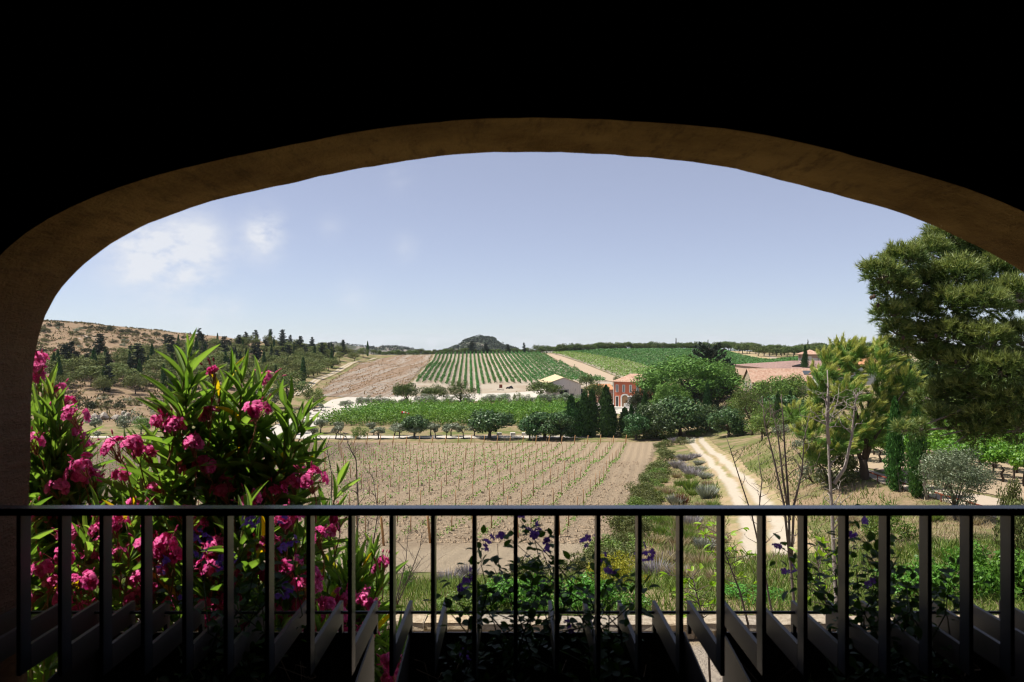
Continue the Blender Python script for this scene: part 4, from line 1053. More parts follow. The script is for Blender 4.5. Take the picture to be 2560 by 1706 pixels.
# valley block
left = [(gp(794, 1064).x, gp(794, 1064).y), (gp(936, 1026).x, gp(936, 1026).y)]
yb, yt = left[0][1], left[1][1] + 1
rows = np.arange(yb, yt, 2.25)
for i, y in enumerate(rows):
    xl = np.interp(y, [left[0][1], left[1][1]], [left[0][0], left[1][0]]); xr = (1445 - 1280) * y / F + 3
    L = xr - xl
    front = i == 0
    t = thing('vine_row', 'front row of the dense green vine block in the valley, trunks showing' if front else f'leafy vine row, {nth(i + 1)} from the front of the dense valley vine block', 'vine row', (0, 0, 0), 0, None if front else 'rows of the valley vine block')
    pts = [(x, y + .3 * math.sin(x * .05 + i)) for x in np.linspace(xl, xr, 40)]
    obj('foliage', mesh_np('foliage', *hedge(rv, pts, 1.85, 1.5, int(L * 62), .32, .42)), L_VINE, t)
    if front:
        for x in np.arange(xl + .4, xr, 1.15): obj('trunk', vtrunk, None, t, (x, y, h1(x, y)), (0, 0, RV.uniform(0, 6)), (1.1, 1.1, 1.))
# hillside rows
def track_left(y): return float(np.interp(y, [270, 288, 310, 350, 400, 450, 480], [39, 38.5, 36, 32, 26, 21.5, 18.5]))
for j in range(34):
    y0 = 292 + 2.5 * math.sin(j)
    if 5 <= j <= 10: y0 = 292 - (j - 4) * 7
    ys = np.arange(y0, 478, 4.)
    pts = [(hx(j, y), y) for y in ys if hx(j, y) < track_left(y) - 1.6]
    if len(pts) < 3: continue
    L = pts[-1][1] - pts[0][1]
    t = thing('vine_row', 'leftmost vine row of the hillside vineyard beside the ploughed field' if j == 0 else f'green hillside vine row, {nth(j + 1)} counted from the ploughed field', 'vine row', (0, 0, 0), 0, None if j == 0 else 'rows of the hillside vineyard')
    obj('foliage', mesh_np('foliage', *hedge(rv, pts, 1.5, .85, int(L * 9), .52, .3)), L_VINE_B, t)
def vine_mass(name, n, test, leaf, seed, label, dirx):
    rng = np.random.default_rng(seed)
    y = rng.uniform(285, 505, n); x = rng.uniform(20, 165, n)
    r = x - dirx * (y - 300); r2 = np.round(r / 2.3) * 2.3 + rng.normal(size=n) * .28
    x = r2 + dirx * (y - 300)
    k = test(x, y); x, y = x[k], y[k]; n = len(x)
    z = H(x, y) + rng.uniform(.4, 1.5, n)
    N = unit(np.c_[rng.normal(size=(n, 2)) * .6, np.ones(n)]); s = .68 * (.6 + .8 * rng.random(n))
    V, Fc = leaf_quads(np.c_[x, y, z], np.cross(N, rdir(rng, n)), N, s, s * .8)
    return stuff(obj(name, mesh_np(name, V, Fc), leaf), label, 'vines')
def track_right(y): return np.interp(y, [280, 306, 346, 396, 446, 480], [50, 47, 42.5, 36, 29, 24])
def divide(y): return np.interp(y, [285, 320, 360, 400, 430, 455, 480, 505], [84, 72, 66, 62, 52, 44, 36, 26])
def right_end(y): return np.interp(y, [285, 330, 360, 400, 440, 480, 505], [120, 124, 128, 129, 131, 136, 140])
vine_mass('vineyard_foliage', 80000, lambda x, y: (x > track_right(y) + 1) & (x < divide(y)) & (y < 482), L_VINE_L, 3, 'pale green vines on the slope right of the sandy track', -.45)
vine_mass('vineyard_foliage', 130000, lambda x, y: (x > divide(y) + .5) & (x < right_end(y)), L_VINE_B, 4, 'dark green vines on the slope below the crest at right', -.5)
# bush vines on the right terrace
M_VT = mat_bark("old_vine_trunk", (.035, .026, .02), (.12, .09, .07), 12.)
vt = [MB().tube([(0, 0, -.1), (.06 * a, .04, .25), (-.05 * a, .06, .5), (.08 * a, 0, .75), (.1, .02 * a, .95)], [.085, .075, .07, .065, .03], 7).mesh('trunk', True) for a in (-1, .4, 1.2)]
for m in vt: m.materials.append(M_VT)
bush_me = []
L_TVINE = foliage("terrace_vine_leaves", [(.055, .15, .012), (.10, .22, .02), (.17, .31, .035)], .4, .45, .3)
for s in range(4):
    rg = np.random.default_rng(400 + s)
    cen = np.c_[rg.normal(size=(12, 2)) * [.55, .4], rg.uniform(1.0, 1.75, 12)]
    V, Fc = clump_leaves(rg, cen, rg.uniform(.3, .5, 12), 620, .17, .85, .4, .8)
    m = mesh_np('foliage', V, Fc); m.materials.append(L_TVINE); bush_me.append(m)
A, B = gp(2110, 1152), gp(2600, 1225)
A, B = Vector((A.x, A.y, 0)), Vector((B.x, B.y, 0)); dv = (B - A); Ln = dv.length; dv.normalize(); nv = Vector((-dv.y, dv.x, 0))
if nv.y < 0: nv = -nv
for r_ in range(6):
    for i in range(int((Ln + 6) / 1.5)):
        q = A + dv * (i * 1.5 + RV.uniform(-.2, .2) - 2) + nv * (r_ * 2.4)
        px, py = pxy(q.x, q.y, h1(q.x, q.y))
        if px > 2640 or px < 2050: continue
        t = thing('grape_vine', (f'old crooked vine, {nth(i + 1)} from the left in the front row of the right terrace' if r_ == 0 else f'leafy old vine, {nth(i + 1)} from the left in the {nth(r_ + 1)} row of the right terrace'), 'vine', (q.x, q.y, h1(q.x, q.y)), RV.uniform(0, 6), 'front terrace vines' if r_ == 0 else 'back terrace vines', RV.uniform(.92, 1.12))
        obj('trunk', RV.choice(vt), None, t); obj('foliage', RV.choice(bush_me), None, t)

# ------------------------------------------------------------------ farm buildings and yard things
def mat_plaster(name, a, b, stain=None):
    t = NT(name); p = t.obj(); n = t.noise(p, .8, 6, .7); f = t.noise(p, 6., 5, .7)
    c = t.mix(n, a, b)
    if stain:
        s = t.noise(t.mapv(p, (3.2, 3.2, .22)), 1.2, 5, .7)
        c = t.mix(t.math('MULTIPLY', t.smooth(s, .52, .7), .6), c, stain)
    return t.done(t.bsdf(c, .9, .1, 0, t.bump(f, .3, .03)))
def mat_tiles(name, a, b, c_):
    t = NT(name); p = t.obj(); n = t.noise(p, 1.2, 6, .7)
    cell = t.voro(t.mapv(p, (5, 2.2, 2.2)), 1., 'F1', 'Color')
    hs = t.n.new("ShaderNodeSeparateColor"); t.l.new(cell, hs.inputs[0])
    c = t.mix(hs.outputs[0], a, b); c = t.mix(t.smooth(n, .45, .7), c, c_)
    w = t.n.new("ShaderNodeTexWave"); w.inputs['Scale'].default_value = 1.6; t.l.new(p, w.inputs['Vector'])
    return t.done(t.bsdf(c, .9, .1, 0, t.bump(w.outputs['Fac'], .5, .08)))
def mat_rubble(name):
    t = NT(name); p = t.obj(); v = t.voro(t.mapv(p, (2.6, 2.6, 4.)), 1., 'F1', 'Color')
    hs = t.n.new("ShaderNodeSeparateColor"); t.l.new(v, hs.inputs[0])
    e = t.voro(t.mapv(p, (2.6, 2.6, 4.)), 1., 'DISTANCE_TO_EDGE')
    c = t.mix(hs.outputs[0], (.26, .21, .15), (.45, .38, .28)); c = t.mix(t.smooth(e, .0, .08), (.36, .31, .24), c)
    return t.done(t.bsdf(c, .9, .1, 0, t.bump(t.smooth(e, 0, .1), .6, .05)))
M_BARN = mat_plaster("barn_render", (.68, .61, .57), (.76, .69, .645), (.32, .26, .23))
M_RED = mat_plaster("red_limewash", (.50, .14, .08), (.60, .19, .11))
M_WHITE = mat_plaster("white_paint", (.55, .53, .50), (.66, .64, .60))
M_OCHRE = mat_plaster("ochre_garden_wall", (.34, .215, .12), (.43, .29, .175))
M_GREYW = mat_plaster("grey_render", (.33, .31, .29), (.42, .40, .37))
M_PINKW = mat_plaster("pink_beige_render", (.40, .28, .21), (.48, .35, .27))
M_TILE = mat_tiles("clay_roof_tiles", (.30, .17, .115), (.46, .31, .235), (.40, .29, .22))
M_TILE_P = mat_tiles("weathered_roof_tiles", (.20, .125, .105), (.33, .22, .19), (.16, .115, .11))
M_TILE_O = mat_tiles("orange_roof_tiles", (.42, .18, .08), (.52, .27, .14), (.40, .24, .15))
M_TILE_Y = mat_tiles("pale_barn_roof", (.42, .33, .20), (.50, .41, .27), (.46, .38, .25))
M_DARK = simple("dark_opening", (.012, .012, .014), .8, .1)
M_GLASS = simple("window_glass", (.06, .07, .08), .15, .5)
M_SHUT = simple("grey_shutter", (.22, .24, .25), .7, .2)
M_STONE = mat_rubble("rubble_stone_wall")
M_TIMBER = simple("dark_timber", (.06, .045, .035), .8, .1)
M_RUST = simple("rusted_steel", (.20, .055, .03), .85, .1, .3, 2.)
M_BLOCK = mat_plaster("white_stone_block", (.46, .43, .38), (.56, .53, .48))

def gable_house(name, label, cx, Y, wid, dep, wall_h, rise, rz, wall_m, roof_m, base_z, over=.35, ridge_along='y', parent=None):
    """walls + pitched roof; local x across, y away from us, front wall at y = 0"""
    t = thing(name, label, 'building', (cx, Y, base_z), rz)
    mb = MB(); w = wid / 2
    if ridge_along == 'y':
        prof = [(-w, 0), (w, 0), (w, wall_h), (0, wall_h + rise), (-w, wall_h)]
        mb.raw([(x, 0, z) for x, z in prof] + [(x, dep, z) for x, z in prof], [(0, 1, 2, 3, 4), (9, 8, 7, 6, 5)] + [(i, 5 + i, 5 + (i + 1) % 5, (i + 1) % 5) for i in (0, 1, 4)])
    else:
        prof = [(0, 0), (dep, 0), (dep, wall_h), (dep / 2, wall_h + rise), (0, wall_h)]
        mb.raw([(-w, y, z) for y, z in prof] + [(w, y, z) for y, z in prof], [(4, 3, 2, 1, 0), (5, 6, 7, 8, 9)] + [(i, (i + 1) % 5, 5 + (i + 1) % 5, 5 + i) for i in (0, 1, 4)])
    mb.build('wall', wall_m, t)
    th = .16; sl = rise / (w if ridge_along == 'y' else dep / 2)
    for s in (-1, 1):
        r = MB()
        if ridge_along == 'y':
            a, b = (0, wall_h + rise + .02), (s * (w + over), wall_h - over * sl + .02)
            V = [(a[0], -over, a[1]), (b[0], -over, b[1]), (b[0], dep + over, b[1]), (a[0], dep + over, a[1])]
        else:
            a, b = (dep / 2, wall_h + rise + .02), ((-over if s < 0 else dep + over), wall_h - over * sl + .02)
            V = [(-w - over, a[0], a[1]), (-w - over, b[0], b[1]), (w + over, b[0], b[1]), (w + over, a[0], a[1])]
        V = V + [(x, y, z + th) for x, y, z in V]
        r.raw(V, [(0, 1, 2, 3), (7, 6, 5, 4), (0, 4, 5, 1), (1, 5, 6, 2), (2, 6, 7, 3), (3, 7, 4, 0)])
        r.build('roof', roof_m, t)
    return t
def window(t, x, z, w, h, y=0., glass=M_GLASS, frame=M_WHITE, fw=.12, name='window', face='y-', sill=True):
    """window on the front wall: surround, pane set back in it, sill"""
    def B(a0, a1, d0, d1, z0, z1):
        return MB().box(a0, a1, y - d1, y - d0, z0, z1) if face == 'y-' else MB().box(y + d0, y + d1, a0, a1, z0, z1)
    root = B(x - w / 2 - fw, x + w / 2 + fw, .003, .05, z + h, z + h + fw).build(name, frame, t)
    B(x - w / 2 - fw, x - w / 2, .003, .05, z, z + h).build('frame', frame, root); B(x + w / 2, x + w / 2 + fw, .003, .05, z, z + h).build('frame', frame, root)
    B(x - w / 2, x + w / 2, .003, .02, z, z + h).build('pane', glass, root)
    if sill: B(x - w / 2 - fw, x + w / 2 + fw, .003, .09, z - .1, z).build('sill', frame, root)
    return root
# barn
bp = gp(1408, 1000); Yb = 231.0; bz = h1((1408 - 1280) * Yb / F, Yb) - .2
sc = Yb / F
barn = gable_house('barn', 'pale rendered barn with dark doorway and low pitched roof before the hillside vines', (1409 - 1280) * sc, Yb, 87 * sc, 22, (1000 - 964) * sc + .2, 15.5 * sc, .06, M_BARN, M_TILE_Y, bz, .25)
d = MB().box(-1.15, 1.15, -.03, -.004, .2, 2.7).build('doorway', M_DARK, barn)
MB().box(1.2, 1.5, -.12, -.004, .2, 2.75).build('door_leaf', M_SHUT, barn); MB().box(-1.3, 1.6, -.06, -.004, 2.75, 2.9).build('lintel', M_SHUT, barn)
window(barn, -2.95, .9, .95, .75, 0, M_GLASS, M_GREYW, .08); window(barn, 2.55, .9, .95, .75, 0, M_GLASS, M_GREYW, .08)
MB().box(-.12, .12, -.03, -.004, 3.9, 4.15).build('vent', M_DARK, barn)
MB().box(3.55, 3.62, -.03, -.004, 2.4, 3.2).build('drainpipe', M_SHUT, barn)
# red house: its lit long wall looks left and towards us
Yr = 203.; sr = Yr / F
rx0 = (1534 - 1280) * sr; rz_ = h1(rx0 + 4, Yr) + .2
red = thing('red_house', 'two-storey red farmhouse with white window surrounds and tiled hip roof', 'building', (rx0, Yr, rz_), -.42)
Lh, Dh, Hh = 9.6, 9.0, 6.4
MB().box(0, Lh, 0, Dh, -1.5, Hh).build('wall', M_RED, red)
MB().box(-.06, .14, -.05, .1, -1.5, Hh - .02).build('quoin', M_WHITE, red)
o_ = .5
ro = MB(); e0, e1 = (-o_, -o_, Hh), (Lh + o_, Dh + o_, Hh)
ro.raw([(-o_, -o_, Hh), (Lh + o_, -o_, Hh), (Lh + o_, Dh + o_, Hh), (-o_, Dh + o_, Hh), (3.4, Dh / 2, Hh + 1.9), (Lh - 2.2, Dh / 2, Hh + 1.9)] +
       [(-o_, -o_, Hh - .14), (Lh + o_, -o_, Hh - .14), (Lh + o_, Dh + o_, Hh - .14), (-o_, Dh + o_, Hh - .14)],
       [(0, 1, 5, 4), (1, 2, 5), (2, 3, 4, 5), (3, 0, 4), (6, 7, 1, 0), (7, 8, 2, 1), (8, 9, 3, 2), (9, 6, 0, 3), (9, 8, 7, 6)])
ro.build('roof', M_TILE, red)
for x in (.95, 2.75, 4.6, 6.5, 8.3): window(red, x, 3.65, .42, 1.75, 0, M_SHUT, M_WHITE, .17)
window(red, .95, -.2, .5, 2.6, 0, M_DARK, M_WHITE, .17, 'door', sill=False)
ar = MB(); arc = [(2.15 + .95 * (1 + math.cos(a)) * 1., 2.2 + .75 * math.sin(a)) for a in np.linspace(math.pi, 0, 9)]
pts_o = [(1.9, -.2)] + [(1.9, 2.2)] + [(3.1 + 1.2 * math.cos(a), 2.2 + 1.0 * math.sin(a)) for a in np.linspace(math.pi, 0, 9)][1:-1] + [(4.3, 2.2), (4.3, -.2)]
pts_i = [(2.3, -.2)] + [(2.3, 2.2)] + [(3.1 + .8 * math.cos(a), 2.2 + .62 * math.sin(a)) for a in np.linspace(math.pi, 0, 9)][1:-1] + [(3.9, 2.2), (3.9, -.2)]
m_ = len(pts_o)
ar.raw([(x, -.06, z) for x, z in pts_o] + [(x, -.06, z) for x, z in pts_i] + [(x, -.003, z) for x, z in pts_o] + [(x, -.003, z) for x, z in pts_i],
       [(i, i + 1, m_ + i + 1, m_ + i) for i in range(m_ - 1)] + [(i + 1, i, 2 * m_ + i, 2 * m_ + i + 1) for i in range(m_ - 1)] + [(m_ + i, m_ + i + 1, 3 * m_ + i + 1, 3 * m_ + i) for i in range(m_ - 1)])
arch_d = ar.build('arched_door', M_WHITE, red)
MB().raw([(x, -.02, z) for x, z in pts_i] + [(x, -.004, z) for x, z in pts_i], [tuple(range(m_))] + [((i + 1) % m_, i, m_ + i, m_ + (i + 1) % m_) for i in range(m_)]).build('door_leaf', simple("brown_door", (.22, .13, .07), .7), arch_d)
MB().box(4.7, 9.4, -3.2, -.02, -.2, 2.6).build('porch', M_GREYW, red)
MB().box(4.6, 9.5, -3.3, -.01, 2.602, 2.75).build('porch_slab', M_WHITE, red)
window(red, 1.2, 3.6, .42, 1.7, Lh, M_SHUT, M_WHITE, .17, 'window', 'x+')
# low white terrace wall and steps in front of the red house
tw = thing('terrace_wall', 'white low terrace walls in front of the red house', 'wall', (rx0, Yr, rz_), -.42)
MB().box(-4.6, 4.5, -5.2, -4.85, -1.6, .1).build('wall', M_WHITE, tw); MB().box(4.505, 9.2, -6.2, -5.85, -1.6, 1.1).build('wall', M_WHITE, tw); MB().box(4.5, 4.85, -5.85, -3.3, -1.6, 1.1).build('wall', M_WHITE, tw)
MB().box(-4.6, 9.2, -4.848, -.05, -1.8, -.22).build('terrace', M_BLOCK, tw)
for i in range(3): MB().box(9.5 + .01, 11.2, -6.2 - .4 * i, -5.802 - .4 * i, -1.6, .5 - .4 * i).build('step', M_WHITE, tw)
# annex left of the red house
an = gable_house('annex', 'low rendered annex with orange tiled lean-to left of the red house', (1512 - 1280) * sr * 1.06, Yr * 1.06, 5.4, 8, 4.0, 1.3, .2, M_PINKW, M_TILE_O, h1((1512 - 1280) * sr, Yr) - .1, .2, 'x')
window(an, .6, 2.2, .6, .9, 0, M_DARK, M_WHITE, .12); MB().box(-1.9, -.9, -.03, -.004, 0, 2.1).build('door', M_TIMBER, an); MB().box(-2.7, 2.7, -.25, -.003, 3.0, 3.18).build('gutter', M_WHITE, an)
yw = thing('yard_wall', 'rendered yard wall with sloping top between barn and annex', 'wall', ((1484 - 1280) * sr * 1.08, Yr * 1.08, h1((1484 - 1280) * sr * 1.08, Yr * 1.08) - .2), .5)
MB().raw([(-3, 0, 0), (3, 0, 0), (3, 0, 3.3), (-3, 0, 1.9), (-3, .3, 0), (3, .3, 0), (3, .3, 3.3), (-3, .3, 1.9)], [(0, 1, 2, 3), (5, 4, 7, 6), (1, 5, 6, 2), (4, 0, 3, 7)]).build('wall', M_PINKW, yw)
MB().raw([(-3, -.05, 1.902), (3, -.05, 3.302), (3, .35, 3.302), (-3, .35, 1.902), (-3, -.05, 2.0), (3, -.05, 3.4), (3, .35, 3.4), (-3, .35, 2.0)], [(0, 3, 2, 1), (4, 5, 6, 7), (0, 1, 5, 4), (3, 7, 6, 2), (1, 2, 6, 5), (0, 4, 7, 3)]).build('coping', M_TILE, yw)
# closed parasol on the forecourt
pp = Vector(((1526.5 - 1280) * sr * .985, Yr * .985, 0)); pp.z = h1(pp.x, pp.y)
ps = thing('parasol', 'closed cream parasol on the terrace by the red house corner', 'parasol', pp)
MB().tube([(0, 0, -.1), (0, 0, 3.5)], [.035, .03], 6).build('pole', M_WHITE, ps)
MB().tube([(0, 0, 1.1), (.02, 0, 1.35), (0, .03, 2.2), (0, 0, 3.4)], [.22, .3, .2, .04], 8).build('canopy', simple("cream_canvas", (.50, .42, .30), .9), ps, smooth=True)
MB().box(-.35, .35, -.35, .35, 0, .12).build('base', M_GREYW, ps)
# garden tables and chairs on the forecourt
for i, (px, py) in enumerate(((1524, 1014), (1531, 1016), (1538, 1016))):
    p = gp(px, py, 240)
    p = Vector(((px - 1280) * 196 / F, 196, 0)); p.z = h1(p.x, p.y)
    tb = thing('garden_table', ('leftmost', 'middle', 'rightmost')[i] + ' of the three small white garden tables on the forecourt', 'table', p, .3 * i)
    MB().tube([(0, 0, .7), (0, 0, .74)], .5, 12).build('table_top', M_WHITE, tb); MB().tube([(0, 0, 0), (0, 0, .7)], .05, 6).build('leg', M_SHUT, tb); MB().tube([(0, 0, 0), (0, 0, .04)], .28, 10).build('base', M_SHUT, tb)
# long stone farmhouse: gable end to the left, long tiled roof towards us
def zpx(py, Y): return EYE - (py - 853) * Y / F
Wf, Df = 16.8, 9.2; ez = zpx(957, 172) + 5.2 - (zpx(957, 172)); fz = zpx(957, 172) - 5.2
wing = gable_house('stone_farmhouse', 'long rubble-stone farmhouse with clay tile roof and skylight behind the leafy trees', (1884 - 1280) * 172 / F + Wf / 2, 172, Wf, Df, 5.2, zpx(923.5, 176.6) - zpx(957, 172), -.06, M_STONE, M_TILE, fz, .3, 'x')
rs_ = zpx(923.5, 176.6) - zpx(957, 172); slf = rs_ / (Df / 2)
for yy_ in (2.2, 6.6):
    wd = MB().box(-Wf / 2 - .06, -Wf / 2 - .004, yy_ - .55, yy_ + .55, 3.2, 4.9).build('window', M_WHITE, wing); MB().box(-Wf / 2 - .09, -Wf / 2 - .062, yy_ - .25, yy_ + .25, 3.35, 4.75).build('pane', M_GLASS, wd)
za, zb = 5.2 + slf * 2.4 + .18, 5.2 + slf * 3.7 + .18
MB().raw([(3.6, 2.4, za), (5.4, 2.4, za), (5.4, 3.7, zb), (3.6, 3.7, zb), (3.6, 2.4, za + .1), (5.4, 2.4, za + .1), (5.4, 3.7, zb + .1), (3.6, 3.7, zb + .1)], [(0, 3, 2, 1), (4, 5, 6, 7), (0, 1, 5, 4), (1, 2, 6, 5), (2, 3, 7, 6), (3, 0, 4, 7)]).build('skylight', M_GLASS, wing)
# broad hall with a weathered hipped roof behind it
Yh = 216.; xh = (1936 - 1280) * Yh / F; zh = zpx(922.5, Yh); zr_ = zpx(902, 236.)
cel = thing('cellar_hall', 'broad winery hall under a weathered purple-brown hipped roof with dark roof windows', 'building', (xh, Yh, zh - 4))
MB().box(.4, 27.6, .4, 39.6, 0, 3.98).build('wall', M_PINKW, cel)
rr_ = zr_ - zh + 4
MB().raw([(0, 0, 4), (28, 0, 4), (28, 40, 4), (0, 40, 4), (12.5, 20, rr_), (25, 20, rr_), (0, 0, 3.85), (28, 0, 3.85), (28, 40, 3.85), (0, 40, 3.85)], [(0, 1, 5, 4), (1, 2, 5), (2, 3, 4, 5), (3, 0, 4), (6, 7, 1, 0), (7, 8, 2, 1), (8, 9, 3, 2), (9, 6, 0, 3), (9, 8, 7, 6)]).build('roof', M_TILE_P, cel)
slc = (rr_ - 4) / 20.
for x0 in (6.6, 16.4):
    z0, z1 = 4 + slc * 4.5 + .02, 4 + slc * 8.5 + .02
    MB().raw([(x0, 4.5, z0), (x0 + 2.6, 4.5, z0), (x0 + 4.6, 8.5, z1), (x0 + 3.6, 8.5, z1), (x0, 4.5, z0 + .3), (x0 + 2.6, 4.5, z0 + .3), (x0 + 4.6, 8.5, z1 + .3), (x0 + 3.6, 8.5, z1 + .3)], [(0, 3, 2, 1), (4, 5, 6, 7), (0, 1, 5, 4), (1, 2, 6, 5), (2, 3, 7, 6), (3, 0, 4, 7)]).build('roof_window', M_DARK, cel)
# pavilion on top
Yp = 262.; sp_ = Yp / F
pv = thing('pavilion', 'square pink-beige pavilion with tiled pyramid roof above the winery hall', 'building', ((2025 - 1280) * sp_, Yp, zpx(904, Yp) - 1.6), -.35)
wv = 7.4
MB().box(-wv / 2, wv / 2, 0, wv, 0, 4.0).build('wall', M_PINKW, pv)
o_ = .7; MB().raw([(-wv / 2 - o_, -o_, 3.9), (wv / 2 + o_, -o_, 3.9), (wv / 2 + o_, wv + o_, 3.9), (-wv / 2 - o_, wv + o_, 3.9), (0, wv / 2, 5.6), (-wv / 2 - o_, -o_, 4.05), (wv / 2 + o_, -o_, 4.05), (wv / 2 + o_, wv + o_, 4.05), (-wv / 2 - o_, wv + o_, 4.05)],
                  [(3, 2, 1, 0), (0, 1, 6, 5), (1, 2, 7, 6), (2, 3, 8, 7), (3, 0, 5, 8), (5, 6, 4), (6, 7, 4), (7, 8, 4), (8, 5, 4)]).build('roof', M_TILE, pv)
for x in (-3.2, 2.6): MB().tube([(x, -.35, 0), (x, -.35, 3.9)], .09, 6).build('post', M_TIMBER, pv)
MB().box(-.6, .5, -.04, -.004, 2.1, 3.4).build('window', M_WHITE, pv)
MB().box(wv / 2 + .004, wv / 2 + .05, 3.2, 4.1, 1.9, 3.5).build('door', M_TIMBER, pv)
MB().box(-wv / 2 - .05, wv / 2 + .002, -.05, -.003, 0, 2.75).build('plinth', M_WHITE, pv)
# cottage with bright orange roof half behind the windswept pine
ct = gable_house('white_cottage', 'white cottage end with bright orange roof behind the windswept pine', (2108 - 1280) * 120 / F, 120, 3.2, 4.5, 3.2, 1.0, .5, M_WHITE, M_TILE_O, zpx(936, 120) - 3.2, .4, 'x')
window(ct, -.4, 1.4, .7, 1.2, 0, M_SHUT, M_WHITE, .1)
ct = gable_house('white_cottage', 'orange tiled roof showing through the top of the windswept pine', (2145 - 1280) * 130 / F, 130, 7, 5, 3.4, 1.0, 0, M_WHITE, M_TILE_O, zpx(912, 130) - 3.4, .3, 'x')
window(ct, 0, 1.4, .7, 1.2, 0, M_SHUT, M_WHITE, .1)
# ochre garden wall with pilasters behind the vine block
w0, w1 = gp(1090, 1019), gp(1430, 1021)
gw_ = thing('garden_wall', 'long ochre rendered garden wall behind the vine block', 'wall', (w0.x, w0.y, min(w0.z, w1.z) - .3), math.atan2(w1.y - w0.y, w1.x - w0.x))
Lw = math.hypot(w1.x - w0.x, w1.y - w0.y)
MB().box(0, Lw, 0, .25, 0, 1.75).build('wall', M_OCHRE, gw_); MB().box(-.03, Lw + .03, -.06, .31, 1.752, 1.84).build('coping', M_OCHRE, gw_)
for i in range(9): MB().box(i * Lw / 8 - .15, i * Lw / 8 + .15, -.08, -.003, 0, 1.75).build('pilaster', M_OCHRE, gw_)
# low stone kerb
k0, k1 = gp(1378, 1025), gp(1425, 1024)
tag(MB().box(0, (k1 - k0).length, -.2, .2, -.1, .3).build('stone_kerb', M_BLOCK, None, k0, (0, 0, math.atan2(k1.y - k0.y, k1.x - k0.x))), 'low white stone kerb on the grass left of the cypress group', 'kerb')
# white stone blocks on the grass
for i, (px, py) in enumerate(((1248, 1090), (1282, 1090), (1311, 1090), (1348, 1090), (1384, 1090), (1417, 1090), (1545, 1088))):
    p = gp(px, py)
    tag(MB().bbox(-.42 * 1.1, .42 * 1.1, -.4, .4, -.1, .62, .05).build('stone_block', M_BLOCK, None, p, (0, 0, RV.uniform(-.2, .2))), ('white stone block right of the lone tall cypress' if i == 6 else 'white stone block in the row beside the white path near the fig trees'), 'stone block', None if i == 6 else 'white stone blocks along the path')
# windsock
p = gp(1004, 1062)
ws = thing('windsock', 'red and white striped windsock blowing to the right on a thin pole', 'windsock', p)
zt = EYE - (1030 - 853) * p.y / F - p.z
MB().tube([(0, 0, -.2), (0, 0, zt)], [.05, .04], 6).build('pole', M_POST_D, ws)
sock_r, sock_w = simple("red_sock_cloth", (.55, .02, .04), .8), simple("white_sock_cloth", (.62, .60, .58), .8)
for i in range(5):
    x0, x1 = .05 + i * .33, .05 + (i + 1) * .33
    MB().tube([(x0, 0, zt - .14 - .012 * i * i), (x1 - .003, 0, zt - .14 - .012 * (i + 1) ** 2)], [.24 - .024 * i, .24 - .024 * (i + 1)], 10).build('sock_band', sock_r if i % 2 == 0 else sock_w, ws, smooth=True)
# rusty sign, dark barrels and pale boulders in the gravel yard
p = gp(1252, 972); sg = thing('rusty_sign', 'rust-brown steel panel standing at the left edge of the gravel yard', 'sign', p, .1)
MB().box(-.55, .55, -.04, .04, .25, 1.45).build('panel', M_RUST, sg); MB().box(-.5, -.4, .041, .1, -.1, 1.4).build('post', M_TIMBER, sg); MB().box(.4, .5, .041, .1, -.1, 1.4).build('post', M_TIMBER, sg)
for i, (px, py, s) in enumerate(((1269, 973, .8), (1277, 973, 1.15))):
    p = gp(px, py); b = thing('parked_vehicle', ('smaller', 'larger')[i] + ' of the two small dark vehicles on the gravel yard', 'vehicle', p, .3, None, s)
    MB().bbox(-.55, .55, -.3, .3, .35, .75, .1).build('body', simple("dark_blue_paint", (.02, .022, .035), .4, .4), b); MB().bbox(-.3, .25, -.2, .2, .752, .92, .05).build('seat', M_DARK, b)
    for x in (-.45, .45):
        for y in (-.36, .36): MB().tube([(x, y - .08, .25), (x, y + .08, .25)], .25, 10).build('wheel', M_DARK, b)
    MB().tube([(.3, -.35, 1.05), (.3, .35, 1.05)], .03, 5).build('handlebar', M_DARK, b); MB().tube([(.42, 0, .7), (.3, 0, 1.05)], .03, 5).build('steering_column', M_DARK, b)
for i, (px, py) in enumerate(((1246, 977), (1252, 976), (1256, 977), (1250, 958))):
    p = gp(px, py); tag(obj('boulder', ROCKS[i], None, None, p + Vector((0, 0, .15)), (i, i * 2, i), .55), ('pale boulder below the rusty steel panel' if i < 3 else 'single boulder on the bank above the rusty steel panel'), 'boulder', 'pale boulders by the rusty panel' if i < 3 else None)
